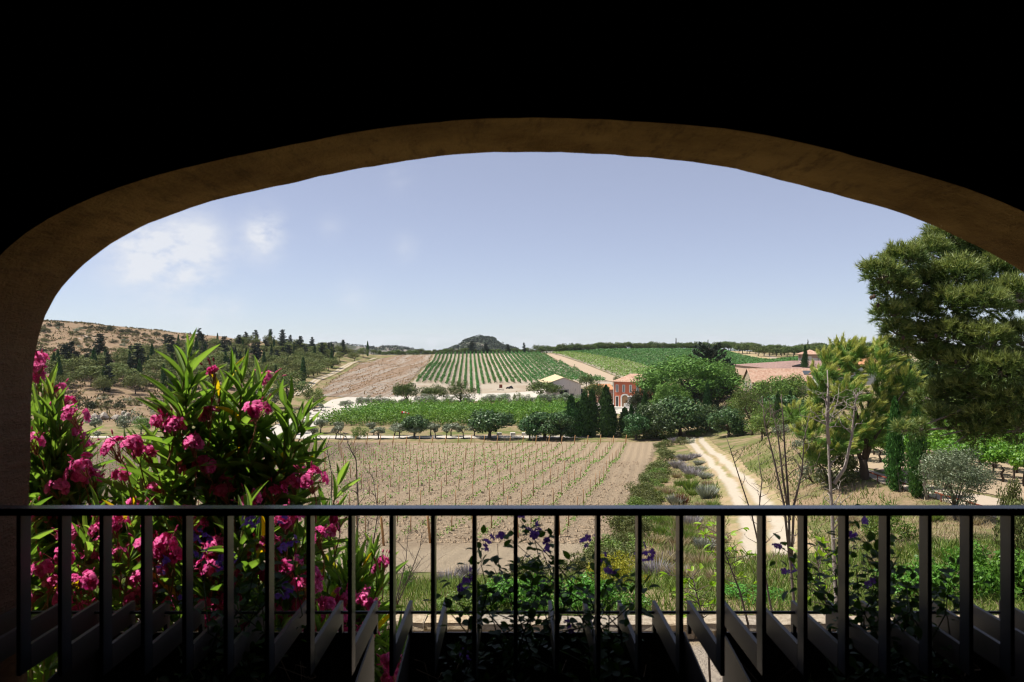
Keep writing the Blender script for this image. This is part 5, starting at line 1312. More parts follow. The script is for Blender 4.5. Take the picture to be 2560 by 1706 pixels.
# parked cars behind the barn
def car(px, py, Y, paint, lab, rz):
    p = Vector(((px - 1280) * Y / F, Y, 0)); p.z = max(h1(p.x, p.y), EYE - (py - 853) * Y / F)
    p.z = h1(p.x, p.y)
    c = thing('parked_car', lab, 'car', p, rz)
    prof = [(-2.0, .35), (2.0, .35), (2.05, .75), (1.3, .92), (.6, 1.42), (-1.2, 1.45), (-1.9, .95), (-2.05, .7)]
    mb = MB(); n = len(prof); mb.raw([(x, -.82, z) for x, z in prof] + [(x, .82, z) for x, z in prof], [tuple(range(n)), tuple(range(2 * n - 1, n - 1, -1))] + [((i + 1) % n, i, n + i, n + (i + 1) % n) for i in range(n)])
    mb.build('body', paint, c)
    for s in (-1, 1): MB().raw([(1.1, s * .825, .95), (.55, s * .825, 1.36), (-1.1, s * .825, 1.38), (-1.6, s * .825, .98)] + [(1.1, s * .835, .95), (.55, s * .835, 1.36), (-1.1, s * .835, 1.38), (-1.6, s * .835, .98)], [(0, 1, 2, 3), (7, 6, 5, 4), (0, 4, 5, 1), (1, 5, 6, 2), (2, 6, 7, 3), (3, 7, 4, 0)]).build('side_window', M_GLASS, c)
    for x in (-1.25, 1.3):
        for s in (-1, 1):
            w = MB().tube([(x, s * .7, .32), (x, s * .86, .32)], .32, 12).build('wheel', M_DARK, c); MB().tube([(x, s * .861, .32), (x, s * .875, .32)], .18, 10).build('rim', M_SHUT, w)
car(1461, 968, 247, simple("dark_car_paint", (.02, .025, .04), .25, .5), 'dark parked car peeping out right of the barn', .2)
car(1506, 967, 247, simple("silver_car_paint", (.35, .36, .38), .3, .5), 'silver parked car behind the pine right of the barn', .1)
# fence posts at the foot of the left hill
for i, (px, b, t) in enumerate(((369, 1087, 1048), (402, 1081, 1042), (431, 1075, 1038), (374, 1098, 1080), (312, 1096, 1080), (411, 1100, 1080), (682, 1050, 1028), (699, 1048, 1024), (667, 1052, 1030), (851, 1096, 1075), (998, 1094, 1075))):
    p, h, w = at_px(px, b, t, 2)
    tag(obj('fence_post', MB().tube([(0, 0, -.2), (0, 0, h)], [.07 if h > 2 else .05, .06 if h > 2 else .045], 6).mesh('fence_post'), M_POST_D, None, p), ('tall dark fence post beside the almond tree under the left hill' if i < 3 else 'thin dark fence post on the grass by the white road or path'), 'fence post', 'tall dark fence posts' if i < 3 else 'thin dark fence posts')
# stone trough and pots at the road bend
p = gp(790, 1030); tr = thing('stone_trough', 'brown stone trough with a young olive at the road bend', 'trough', p, .1)
for bx in ((-.7, .7, -.3, -.2), (-.7, .7, .2, .3), (-.7, -.6, -.198, .198), (.6, .7, -.198, .198)): MB().box(*bx, 0, .55).build('side', M_STONE, tr)
MB().box(-.598, .598, -.198, .198, 0, .4).build('soil', simple("trough_soil", (.08, .06, .04)), tr)
for i, (px, py) in enumerate(((780, 1027), (811, 1028), (802, 1027))):
    p = gp(px, py); tag(obj('boulder', ROCKS[i + 1], None, None, p + Vector((0, 0, .15)), (i, i, i), .4), 'small pale stone beside the trough at the road bend', 'boulder', 'small stones by the trough')
# low timber edging rails of the petanque strip
for i, (a, b) in enumerate((((770, 1041), (818, 1030)), ((740, 1052), (800, 1042)))):
    A_, B_ = gp(*a), gp(*b)
    tag(MB().tube([A_ + Vector((0, 0, .1)), B_ + Vector((0, 0, .1))], .1, 6).build('edging_beam', M_TIMBER), ('upper' if i == 0 else 'lower') + ' dark timber edging beam beside the white road', 'beam')
# red-brown low handrail along the terrace road
A_, B_ = gp(2150, 1186), gp(2480, 1292)
rl = thing('low_handrail', 'low rusty metal handrail along the terrace road behind the two slim cypresses', 'railing', A_)
ptsr = [gp(2130 + (2480 - 2130) * t, 1180 + (1292 - 1180) * t ** .9) for t in np.linspace(0, 1, 12)]
MB().tube([tuple(p - A_ + Vector((0, 0, .42))) for p in ptsr], .05, 6).build('rail', M_RUST, rl)
for p in ptsr: MB().tube([tuple(p - A_ + Vector((0, 0, -.1))), tuple(p - A_ + Vector((0, 0, .42)))], .035, 5).build('post', M_RUST, rl)

# ------------------------------------------------------------------ the garden bank, the hedge and the near trees
RN = random.Random(31); rn = np.random.default_rng(31)
def bush(k, px, base, hpx, wpx, label, group=None, name='bush', Y=None, cat='shrub'):
    p, h, w = at_px(px, base, base - hpx, wpx, Y)
    return grow(k, p, h, w, name, label, cat, group, rng=RN, sink=.06)
# rough hedge between the vineyard and the track
hedge_line = [(1662, 1094), (1655, 1130), (1648, 1165), (1636, 1200), (1622, 1235), (1606, 1270), (1588, 1305), (1562, 1345), (1525, 1385), (1485, 1412)]
hl = np.array(hedge_line, float)
for i in range(40):
    t = i / 39; py = 1096 + (1412 - 1096) * t ** 1.15; px = np.interp(py, hl[:, 1], hl[:, 0]) + RN.uniform(-11, 11) * (1 + 1.3 * t)
    s = (15 + 46 * t) * RN.uniform(.55, 1.25)
    if RN.random() < .15: continue
    bush(RN.choice(('olive_bush', 'olive_bush', 'light_bush')), px, py + s * .2, s * RN.uniform(.7, 1.05), s * RN.uniform(1.3, 1.9), 'rough green shrub in the hedge between the young vineyard and the dirt track', 'shrubs of the track hedge')
# silver and lavender clumps along the track
for px, b, h, w, k in ((1712, 1152, 20, 40, 'lavender'), (1738, 1146, 16, 26, 'lavender'), (1694, 1170, 22, 36, 'lavender'), (1718, 1180, 20, 34, 'lavender'), (1748, 1162, 14, 26, 'silver'), (1752, 1178, 16, 30, 'silver'), (1732, 1190, 22, 44, 'lavender'), (1765, 1196, 18, 34, 'silver'),
                       (1688, 1108, 16, 26, 'lavender'), (1768, 1245, 40, 46, 'silver'), (1690, 1262, 30, 40, 'silver'), (1725, 1322, 46, 50, 'lavender'), (1702, 1300, 30, 36, 'silver'), (1760, 1372, 34, 50, 'silver'), (1640, 1440, 50, 70, 'lavender'), (1700, 1450, 40, 60, 'lavender'), (1668, 1410, 34, 50, 'lavender'), (1120, 1460, 40, 60, 'lavender'), (1170, 1445, 40, 50, 'lavender')):
    bush(k, px, b, h, w, 'pale grey lavender clump on the weedy strip beside the dirt track' if k == 'lavender' else 'whitish silver tuft on the weedy strip beside the dirt track', 'lavender clumps' if k == 'lavender' else 'silver tufts', 'lavender' if k == 'lavender' else 'silver_plant', None, 'plant')
bush('olive_bush', 1703, 1112, 20, 30, 'small dark green bush at the far end of the weedy strip'); bush('grey_scrub', 1722, 1110, 18, 26, 'small grey-blue bush at the far end of the weedy strip')
bush('green_tuft', 1724, 1225, 36, 44, 'dense dark green broom tuft halfway along the weedy strip', None, 'broom_bush')
for px, b, h in ((1700, 1262, 38), (1712, 1258, 26)): bush('dock', px, b, h, 22, 'rust-red dried dock stalks beside the silver tufts', 'dried dock stalks', 'dock_plant', None, 'plant')
# bank shrubs below the loggia
for px, b, h, w, Y, k, lab in ((1290, 1545, 110, 150, 15.5, 'garden_bush', 'green flowering shrub behind the middle planter, left of centre'), (1380, 1545, 100, 150, 15.2, 'garden_bush', 'green flowering shrub behind the middle planter at centre'), (1465, 1545, 105, 140, 15.6, 'garden_bush', 'green flowering shrub behind the middle planter, right of centre'),
                               (1560, 1545, 90, 120, 15.4, 'garden_bush', 'green shrub at the right end of the bed behind the stone wall'), (1215, 1545, 90, 120, 15.8, 'light_bush', 'light green shrub at the left end of the bed behind the stone wall'), (1140, 1540, 70, 110, 15.6, 'light_bush', 'small light green shrub by the tan flowers'),
                               (1545, 1470, 92, 130, 19.5, 'yellow_bush', 'bright yellow-green shrub behind the right side of the middle planter'), (1450, 1440, 60, 120, 24, 'olive_bush', 'dull olive shrub between the yellow shrub and the soil'), (1330, 1440, 46, 110, 25, 'olive_bush', 'low dull shrub on the top of the bank'), (1020, 1478, 66, 40, 20.5, 'garden_bush', 'small upright dark green shrub alone on the bare bank'),
                               (2230, 1375, 120, 110, 27, 'light_bush', 'airy yellow-green shrub on the dry bank below the slim cypresses'), (2195, 1300, 40, 60, 36, 'light_bush', 'small pale shrub at the foot of the slim cypresses'), (2345, 1395, 60, 80, 25, 'olive_bush', 'dark small-leaved shrub on the dry bank at right'), (2450, 1385, 55, 80, 25, 'olive_bush', 'olive shrub on the dry bank below the round olive tree'),
                               (2560, 1420, 170, 120, 20, 'olive_bush', 'tall small-leaved shrub at the right edge of the picture'), (2300, 1555, 150, 170, 16.5, 'garden_bush', 'lush green shrub behind the right planter'), (2390, 1560, 190, 180, 16.2, 'garden_bush', 'tallest lush green shrub behind the right planter'), (2480, 1560, 210, 180, 16.4, 'garden_bush', 'lush green shrub near the right edge behind the balusters'),
                               (2570, 1560, 190, 160, 16., 'garden_bush', 'lush green shrub cut by the right picture edge'), (2200, 1550, 70, 130, 16.5, 'light_bush', 'low light shrub left of the lush green shrubs'), (1880, 1548, 60, 140, 16.2, 'garden_bush', 'low green shrub beyond the stone wall under the bare saplings'), (1760, 1545, 60, 120, 16, 'light_bush', 'low light green shrub beyond the stone wall right of the middle planter'),
                               (2530, 1285, 90, 50, 38, 'olive_bush', 'small upright shrub on the terrace edge at far right'), (2085, 1210, 110, 130, 52, 'olive_bush', 'dark tamarisk-like shrub left of the windswept pine trunk'), (2040, 1220, 80, 90, 54, 'grey_scrub', 'grey-green shrub at the left edge of the windswept pine')):
    bush(k, px, b, h, w, lab, None, 'shrub', Y)
# grass: blades over the verges and banks
def blades(name, n, region, leaf, seed, hh, label, thr=-9., sc=2.2):
    rng = np.random.default_rng(seed); x, y = region(rng, n)
    z = H(x, y); px, py = 1280 + x * F / y, 853 + (EYE - z) * F / y
    trk_l = np.interp(py, [1092, 1108, 1150, 1200, 1265, 1340, 1415, 1445], [1740, 1715, 1757, 1790, 1815, 1832, 1845, 1850]); trk_r = np.interp(py, [1092, 1110, 1150, 1205, 1270, 1340, 1410, 1440], [1760, 1780, 1838, 1905, 1970, 2020, 2060, 2075])
    fld = np.interp(py, [1106, 1170, 1250, 1345, 1436, 1450], [1640, 1615, 1582, 1530, 1430, 900])
    rd = (px > 2040) & (py > np.interp(px, [2040, 2200, 2350, 2600], [1092, 1098, 1104, 1108])) & (py < np.interp(px, [2040, 2200, 2350, 2600], [1182, 1208, 1250, 1315]))
    ok = ~((px > trk_l) & (px < trk_r) & (py > 1092) & (py < 1388 + 14 * rng.random(n))) & ~((px < fld) & (py < 1450)) & ~rd & (px > 60) & (px < 2640) & (y > 13.4)
    ok &= (_vn(x, y, sc) + .5 * rng.normal(size=n) > thr)
    x, y, z = x[ok], y[ok], z[ok]; n = len(x)
    h = hh * (.4 + rng.random(n)) * np.clip(y / 22, .7, 1.6)
    D = unit(np.c_[rng.normal(size=(n, 2)) * .45, np.ones(n)])
    S = unit(np.cross(D, rdir(rng, n))) * (h * .045 + .004 * y / 15)[:, None]
    b = np.c_[x, y, z - .02]
    V = np.stack([b - S, b + S, b + D * h[:, None] + np.c_[rng.normal(size=(n, 2)) * h[:, None] * .2, 0 * h]], 1).reshape(-1, 3)
    return stuff(obj(name, mesh_np(name, V, np.arange(len(V)).reshape(-1, 3)), leaf), label, 'grass')
def reg(x0, x1, y0, y1, p=1.6):
    def f(rng, n):
        y = y0 + (y1 - y0) * rng.random(n) ** p; return rng.uniform(x0, x1, n) * y, y
    return f
blades('dry_grass', 60000, reg(-.62, .68, 13.5, 60, 1.5), L_STRAW, 1, .2, 'dry straw-coloured grass on the bank and beside the dirt track', -.05)
blades('dry_grass', 30000, reg(.10, .66, 26, 95, 1.3), L_STRAW, 5, .17, 'dry straw-coloured grass on the right bank and verges', -.2)
blades('green_grass', 70000, reg(-.62, .68, 13.5, 24, 1.2), L_GRASS, 2, .32, 'fresh green grass on the bank just beyond the stone wall', -.1)
blades('green_grass', 40000, reg(.12, .50, 22, 90, 1.3), L_GRASS, 3, .26, 'patches of green grass beside the dirt track', .25, 5.)
for i in range(90):
    px = RN.choice((RN.uniform(1560, 1800), RN.uniform(1950, 2500), RN.uniform(1640, 1790))); py = RN.uniform(1150, 1460)
    if 1960 < px and py < 1290: continue
    tr_l = np.interp(py, [1092, 1200, 1340, 1445], [1700, 1775, 1812, 1830]); tr_r = np.interp(py, [1092, 1205, 1340, 1440], [1790, 1925, 2045, 2095])
    if tr_l - 8 < px < tr_r + 8 or px < np.interp(py, [1106, 1250, 1345, 1436], [1675, 1640, 1590, 1500]): continue
    s = (py - 1050) * .11
    bush(RN.choice(('dry_tuft', 'dry_tuft', 'green_tuft')), px, py, s * RN.uniform(.7, 1.2), s * 1.5, 'knee-high tuft of grass on the weedy verges of the dirt track', 'grass tufts by the track', 'grass_tuft', None, 'grass')
# stone wall below the loggia: separate capping stones and courses
def mat_wstone():
    t = NT("pale_wall_stone"); p = t.pos(); n = t.noise(p, 9., 6, .75); r = t.orand()
    c = t.mix(t.smooth(n, .3, .7), (.22, .175, .125), (.40, .34, .26)); c = t.hsv(c, .5, t.math('ADD', .7, t.math('MULTIPLY', r, .6)), t.math('ADD', .72, t.math('MULTIPLY', r, .5)))
    return t.done(t.bsdf(c, .95, .05, 0, t.bump(n, .9, .04)))
M_WSTONE = mat_wstone()
sw = thing('stone_wall', 'low dry-stone garden wall with pale sunlit capping stones below the loggia', 'wall', (0, 13.18, EYE - 5.2))
import bmesh
def stone_mesh(seed):
    rng = random.Random(seed); bm = bmesh.new(); bmesh.ops.create_cube(bm, size=1.)
    bmesh.ops.bevel(bm, geom=list(bm.edges), offset=.05, segments=1, affect='EDGES')
    for v in bm.verts: v.co += Vector((rng.uniform(-.03, .03), rng.uniform(-.09, .09), rng.uniform(-.09, .09)))
    me = bpy.data.meshes.new('stone'); bm.to_mesh(me); bm.free(); me.materials.append(M_WSTONE); return me
ST = [stone_mesh(s) for s in range(6)]
x = -9.6
while x < 9.6:
    L = RN.uniform(.3, .95)
    obj('capping_stone', RN.choice(ST), None, sw, (x + L / 2, RN.uniform(-.03, .03), .375 + RN.uniform(-.02, .025)), (RN.uniform(-.04, .04), RN.uniform(-.05, .05), RN.uniform(-.07, .07)), (L * 1.0, .44 * RN.uniform(.88, 1.1), RN.uniform(.1, .14))); x += L
for row in range(2):
    x = -9.6
    while x < 9.6:
        L = RN.uniform(.22, .5)
        obj('stone', RN.choice(ST), None, sw, (x + L / 2, RN.uniform(-.02, .02) + .02, .08 + row * .165), (0, 0, RN.uniform(-.03, .03)), (L * .96, .38, .16)); x += L
MB().box(-9.6, 9.6, -.16, .18, -.25, .3).build('core', simple("wall_core", (.16, .13, .10)), sw)

# ---- pines with needles
def strands(rng, cen, rad, n, L, W, wind, squash=.8, shell=.55):
    cen = np.array(cen); rad = np.array(rad)
    k = rng.choice(len(cen), n, p=rad ** 2 / (rad ** 2).sum()); d = rdir(rng, n)
    d[:, 2] = np.where(rng.random(n) < .45, np.abs(d[:, 2]), d[:, 2])
    C = cen[k] + d * rad[k, None] * (shell + (1 - shell) * rng.random((n, 1)) ** .6) * [1, 1, squash]
    D = unit(d * .55 + np.array(wind) + rng.normal(size=(n, 3)) * .35)
    l = L * (.6 + .8 * rng.random(n))
    return (C, d) , leaf_quads(C, D, rdir(rng, n), l, W * (.7 + .6 * rng.random(n)))
mp = Vector(P(2160, 1205, 50)); mp.z = h1(mp.x, mp.y)
wp = thing('windswept_pine', 'large windswept pine with yellow-green shoot tips and thick dark forked trunk', 'tree', mp)
pads = [(2090, 915, 40), (2150, 890, 42), (2215, 905, 46), (2050, 980, 44), (2005, 1040, 40), (2060, 1060, 52), (2128, 985, 50), (2205, 985, 52), (2262, 955, 40), (2280, 1030, 36), (2150, 1065, 56), (2228, 1062, 48), (2016, 1098, 34), (2092, 1120, 40), (2172, 1108, 42), (2110, 945, 44), (2180, 935, 46), (2240, 1010, 42), (2085, 1015, 46), (2185, 1030, 50), (2032, 1145, 26), (2315, 1000, 24), (2062, 940, 30), (2195, 872, 24), (2120, 1095, 44), (2110, 885, 24)]
def plumes(rng, cen, rad, per, L, ns, wind):
    """feathery shoots: every plume is a bundle of narrow strands along a bent axis; returns old needles and young tips"""
    old, tip = [], []
    for c, r in zip(np.array(cen), rad):
        for q in range(per):
            d = rdir(rng, 1)[0]; d[2] = abs(d[2]) * (1 if rng.random() < .72 else -.7)
            p0 = c + d * r * rng.uniform(.25, .85) * np.array([1, 1, .85]); ax = unit(d * .8 + np.array(wind) + rng.normal(size=3) * .22); l = L * rng.uniform(.7, 1.3)
            t = rng.random(ns); bend = np.array([.35, 0, .12])
            C = p0 + ax * (t * l)[:, None] + bend * ((t * t) * l * .5)[:, None] + rng.normal(size=(ns, 3)) * (.11 * (1.1 - .8 * t))[:, None]
            D = unit(ax + bend * t[:, None] * .8 + rng.normal(size=(ns, 3)) * .28)
            vf = leaf_quads(C, D, rdir(rng, ns), .32 + .2 * rng.random(ns), .032 + 0 * t)
            y = (t > .5) & (d[2] > -.1)
            Vq = vf[0].reshape(-1, 4, 3); old.append(Vq[~y]); tip.append(Vq[y])
    f = lambda a: (np.concatenate(a).reshape(-1, 3), np.arange(sum(len(x) for x in a) * 4).reshape(-1, 4))
    return f(old), f(tip)
cen, rad = [], []
for (px, py, r) in pads:
    for q in range(2):
        Y = 51.2 + rn.uniform(-1.7, 1.7); c = Vector(P(px + rn.uniform(-12, 12), py + rn.uniform(-8, 8), Y)) - mp; cen.append(tuple(c)); rad.append(r * Y / F * rn.uniform(.75, 1.0))
old, tip = plumes(rn, cen, rad, 15, .75, 125, (.2, 0, .35))
obj('crown', mesh_np('crown', *old), L_MPINE, wp)
obj('shoot_tips', mesh_np('shoot_tips', *tip), L_YTIP, wp)
def wpt(px, py, dy=0.): return Vector(P(px, py, 50.6 + dy)) - mp
mb = MB(); mb.tube([wpt(2164, 1222), wpt(2163, 1200), wpt(2160, 1170), wpt(2157, 1148)], [.36, .28, .26, .25], 10); mb.build('trunk', BARK_P, wp, smooth=True)
for i, (a, b, c, r) in enumerate(((wpt(2155, 1152), wpt(2140, 1122, .3), wpt(2090, 1050, .5), .15), (wpt(2160, 1150), wpt(2166, 1110), wpt(2170, 980, .2), .19), (wpt(2163, 1152), wpt(2180, 1105, -.3), wpt(2240, 1010, -.5), .16), (wpt(2166, 1110), wpt(2150, 1060, -.4), wpt(2110, 960, -.6), .1), (wpt(2090, 1050, .5), wpt(2050, 1030, .4), wpt(2000, 1040, .2), .06), (wpt(2240, 1010, -.5), wpt(2260, 980), wpt(2290, 1000, .3), .06))):
    MB().tube([a, b, (b + c) / 2 + Vector((.1, 0, .1)), c], [r, r * .8, r * .5, r * .15], 8).build('limb', BARK_P, wp, smooth=True)
# slim cypresses, leaning post, round olive
plant('bright_cypress', 'cypress_tree', 'slim bright cypress right of the windswept pine trunk', 'tree', 2237, 1228, 992, 38, 47.2)
plant('bright_cypress', 'cypress_tree', 'slim bright cypress with a leaning grey post beside it', 'tree', 2292, 1244, 1000, 40, 45.3)
p0, p1 = Vector(P(2318, 1246, 44.8)), Vector(P(2303, 1152, 44.8)); p0.z = min(p0.z, h1(p0.x, p0.y)) - .1
tag(MB().tube([p0, p1], [.085, .08], 8).build('leaning_post', simple("weathered_grey_wood", (.22, .18, .15), .9, .1, .25, 4.)), 'grey weathered post leaning against the second slim cypress', 'post')
p0, p1 = Vector(P(2251, 1225, 46.9)), Vector(P(2240, 1148, 46.9)); p0.z = h1(p0.x, p0.y) - .1
tag(MB().tube([p0, p1], [.04, .035], 6).build('support_stake', simple("pale_stake_wood", (.28, .24, .20), .9)), 'thin pale stake tied to the first slim cypress', 'stake')
round_tree('near_olive', 330, foliage("dark_olive_leaves", [(.07, .10, .045), (.115, .15, .075), (.20, .235, .15)], .15, .45, .35), BARK_O, 15000, .032, .56, .46, .44, 70, .14, .022, .16, 0, .05, .32, 9)
plant('near_olive', 'olive_tree', 'round silver-green olive tree with slender trunk on the bank at right', 'tree', 2388, 1290, 1115, 138, 40.5)

# big pine whose boughs hang in from the right
bpx, bpy_ = 11.8, 15.5
base = Vector((bpx, bpy_, h1(bpx, bpy_)))
bpn = thing('aleppo_pine', 'big pine whose needle-covered boughs reach in from the right edge', 'tree', base)
def bw(px, py, Y): return Vector(P(px, py, Y)) - base
MB().tube([(0, 0, -.3), (-.1, .1, 2.5), (-.3, .1, 5.5), (-.2, .2, 8.2), (-.5, .2, 10.)], [.34, .29, .23, .14, .05], 10).build('trunk', BARK_P, bpn, smooth=True)
bp_pads = [(2375, 605, 62, 14.6), (2330, 640, 52, 14.2), (2440, 640, 66, 14.8), (2260, 660, 56, 13.6), (2205, 690, 48, 13.2), (2240, 730, 56, 13.4), (2310, 720, 62, 13.8), (2390, 700, 70, 13.6), (2470, 690, 70, 14.4), (2230, 790, 46, 13.3), (2290, 790, 56, 13.6), (2370, 770, 64, 13.4), (2455, 770, 66, 13.2), (2535, 740, 60, 13.8), (2240, 835, 36, 13.4), (2300, 850, 48, 13.6), (2380, 845, 58, 13.3), (2470, 860, 62, 13.0),
           (2545, 850, 60, 13.4), (2420, 920, 52, 13.2), (2500, 930, 62, 12.8), (2560, 960, 58, 13.2), (2340, 900, 44, 13.8), (2480, 620, 60, 15.2), (2555, 640, 70, 15.4), (2260, 872, 26, 13.5), (2440, 985, 60, 13.4), (2520, 1010, 66, 13.0), (2370, 985, 48, 13.8), (2470, 1050, 56, 13.2), (2390, 1055, 46, 13.6), (2320, 1000, 30, 13.8), (2550, 1070, 56, 13.0), (2350, 1045, 34, 13.5), (2260, 1078, 22, 13.2), (2440, 1090, 34, 13.3), (2300, 1075, 20, 13.3)]
def needles(rng, cen, rad, ntuft, per, L, W, upbias=.35):
    cen = np.array(cen, float); rad = np.array(rad, float)
    k = rng.choice(len(cen), ntuft, p=rad ** 2 / (rad ** 2).sum()); d = rdir(rng, ntuft)
    d[:, 2] = np.where(rng.random(ntuft) < .4, np.abs(d[:, 2]), d[:, 2])
    C = cen[k] + d * (rad[k] * (.35 + .65 * rng.random(ntuft) ** .5))[:, None] * [1, 1, .62]
    ax = unit(d + [0, 0, upbias] + rng.normal(size=(ntuft, 3)) * .35)
    ti = np.repeat(np.arange(ntuft), per); n = len(ti)
    D = unit(ax[ti] + rng.normal(size=(n, 3)) * .5)
    b = C[ti] + ax[ti] * (rng.random((n, 1)) * L * .9)
    l = (L * (.6 + .7 * rng.random(n)))[:, None]; S = unit(np.cross(D, rdir(rng, n))) * W
    V = np.stack([b - S, b + S, b + D * l], 1).reshape(-1, 3)
    return V, np.arange(len(V)).reshape(-1, 3), C, d
cen = [tuple(bw(a, b, Y)) for a, b, r, Y in bp_pads]; rad = [r * Y / F * .9 for a, b, r, Y in bp_pads]
L_NEED = foliage("fresh_pine_needles", [(.05, .10, .024), (.10, .165, .042), (.17, .235, .065)], .3, .45, .3)
V, Fc, Ct, dt = needles(rn, cen, rad, 9500, 20, .105, .0062)
# needles grow island by tuft: colour varies tuft by tuft through a shared base
obj('needles', mesh_np('needles', V, Fc), L_NEED, bpn)
V, Fc, Ct, dt = needles(rn, [(c[0] - .1, c[1] - .1, c[2] + r_ * .22) for c, r_ in zip(cen, rad)], [r_ * .95 for r_ in rad], 4200, 18, .115, .0062, .8)
kq = np.repeat(dt[:, 2] > .1, 18); V = V.reshape(-1, 3, 3)[kq].reshape(-1, 3)
obj('upper_needles', mesh_np('upper_needles', V, np.arange(len(V)).reshape(-1, 3)), foliage("upper_pine_needles", [(.13, .19, .045), (.20, .265, .07), (.30, .35, .12)], .3, .45, .3), bpn)  # paler green needles over the upper part of each pad
hub = [bw(2640, 900, 15.), bw(2640, 760, 15.2), bw(2640, 1040, 14.8), bw(2620, 650, 15.5)]
L_TWIG = mat_bark("grey_pine_twigs", (.10, .08, .065), (.26, .22, .19), 20.)
for i, (a, b, r, Y) in enumerate(bp_pads):
    c = bw(a, b, Y); h_ = min(hub, key=lambda q: abs(q.z - c.z + .4))
    mid = (c + h_) / 2 + Vector((0, 0, -.12))
    MB().tube([h_, (h_ + mid) / 2 + Vector((0, .05, -.06)), mid, (mid + c) / 2 + Vector((.05, 0, .04)), c], [.07, .05, .038, .026, .012], 6).build('bough', L_TWIG, bpn, smooth=True)
mb = MB()
for i in range(420):
    k = rn.integers(len(cen)); c = np.array(cen[k]); e = c + rdir(rn, 1)[0] * rad[k] * np.array([1, 1, .7]) * rn.uniform(.6, 1.)
    mb.tube(limb_path(rn, c, e, 4, .1), [.012, .009, .006, .003], 4, False)
stuff(mb.build('twigs', L_TWIG, bpn), 'fine grey twigs inside the pine boughs')
cone_me = MB().tube([(0, 0, -.045), (0, 0, -.02), (0, 0, .015), (0, 0, .045)], [.012, .028, .026, .006], 8).mesh('pine_cone', True); cone_me.materials.append(simple("pine_cone_brown", (.05, .03, .02), .8))
for px, py in ((2222, 704), (2185, 742), (2195, 764), (2178, 745), (2425, 900), (2340, 840), (2390, 905), (2258, 845)):
    obj('pine_cone', cone_me, None, bpn, bw(px, py, 13.), (2.6, .3, 0))
for i, (a, b, c_) in enumerate((((2570, 930), (2440, 1010), (2290, 1072)), ((2570, 1000), (2480, 1060), (2350, 1090)), ((2560, 1030), (2470, 1050), (2385, 1110)))):
    MB().tube([bw(*a, 14), bw(*b, 13.4), bw(*c_, 13.2)], [.04, .026, .008], 6).build('bough', L_TWIG, bpn, smooth=True)
# shadowed lower boughs of the same pine are covered by its own crown above

# ---- bare saplings in front
def sapling(name, label, stems, Y, bark, seed, twigs=16, r0=.03, lichen=False):
    rng = np.random.default_rng(seed); b0 = stems[0][0]
    root = Vector(P(b0[0], b0[1], Y)); root.z = h1(root.x, root.y)
    t = thing(name, label, 'sapling', root)
    for s, st in enumerate(stems):
        pts = [Vector(P(q[0], q[1], Y + (q[2] if len(q) > 2 else 0))) - root for q in st]
        if s == 0: pts[0].z = -.15
        n = len(pts); rs = r0 * (1 if s == 0 else .8)
        rr = [rs * (1 - .8 * i / (n - 1)) for i in range(n)]
        stem = MB().tube(pts, rr, 7).build('stem', bark, t, smooth=True)
        mb = MB()
        for k in range(twigs):
            f = rng.uniform(.25, .97) * (n - 1); i = int(f); p = pts[i] + (pts[min(i + 1, n - 1)] - pts[i]) * (f - i)
            a = rng.random() * 6.283; L = rng.uniform(.12, .5) * (1.25 - f / n)
            e = p + Vector((math.cos(a) * L, math.sin(a) * L * .6, L * rng.uniform(.3, 1.3)))
            path = limb_path(rng, p, e, 4, .12); mb.tube(path, [rs * .3, rs * .24, rs * .17, rs * .07], 4, False)
            for q in range(rng.integers(1, 4)):
                p2 = Vector(path[rng.integers(1, 4)]); d2 = Vector(rdir(rng, 1)[0]); d2.z = abs(d2.z)
                mb.tube([p2, p2 + d2 * L * .35], [rs * .14, rs * .05], 4, False)
        o = mb.build('twigs', bark, t); o["kind"] = "stuff"
    return t
sapling('bare_sapling', 'pale bare sapling with lichen-spotted trunk rising against the windswept pine', [[(2105, 1720), (2095, 1560), (2085, 1400), (2080, 1280), (2075, 1200), (2070, 1100), (2072, 1000), (2068, 925)], [(2085, 1210), (2112, 1170), (2130, 1090), (2134, 1040), (2140, 985)], [(2072, 1110), (2066, 1040), (2070, 960)]], 11.5, BARK_W, 1, 15, .038)
sapling('bare_sapling', 'many-stemmed bare sapling with thin dark stems left of the pale one', [[(2000, 1720), (1990, 1560), (1975, 1400), (1972, 1260), (1962, 1120), (1957, 1040), (1953, 985)], [(1975, 1400), (1960, 1262), (1935, 1150), (1912, 1060), (1905, 990)], [(1978, 1420), (1985, 1262), (2005, 1180), (2010, 1100), (2024, 1036)], [(1975, 1300), (1958, 1200), (1945, 1090), (1930, 1020)]], 11.8, BARK_D, 2, 14, .028)
sapling('bare_sapling', 'thin bare sapling bending left in front of the dirt track', [[(1965, 1720), (1935, 1560), (1905, 1400), (1880, 1290), (1850, 1200), (1828, 1130), (1815, 1090)], [(1900, 1390), (1895, 1300), (1905, 1200), (1892, 1120)]], 12.2, BARK_D, 3, 12, .02)
sapling('bare_sapling', 'thin bare sapling rising in front of the young vineyard, left of centre', [[(905, 1720), (898, 1560), (893, 1400), (895, 1250), (890, 1150), (870, 1110), (862, 1080)], [(898, 1480), (930, 1380), (945, 1280), (930, 1180)], [(900, 1500), (915, 1400), (922, 1300)]], 11.5, BARK_D, 4, 18, .018)
sapling('bare_sapling', 'low bushy bare sapling with fine twigs right of the oleander', [[(960, 1720), (990, 1500), (1015, 1400), (1022, 1310)], [(985, 1530), (1020, 1450), (1050, 1370), (1055, 1330)], [(970, 1600), (1000, 1480), (1060, 1390)]], 11., BARK_D, 5, 18, .013)
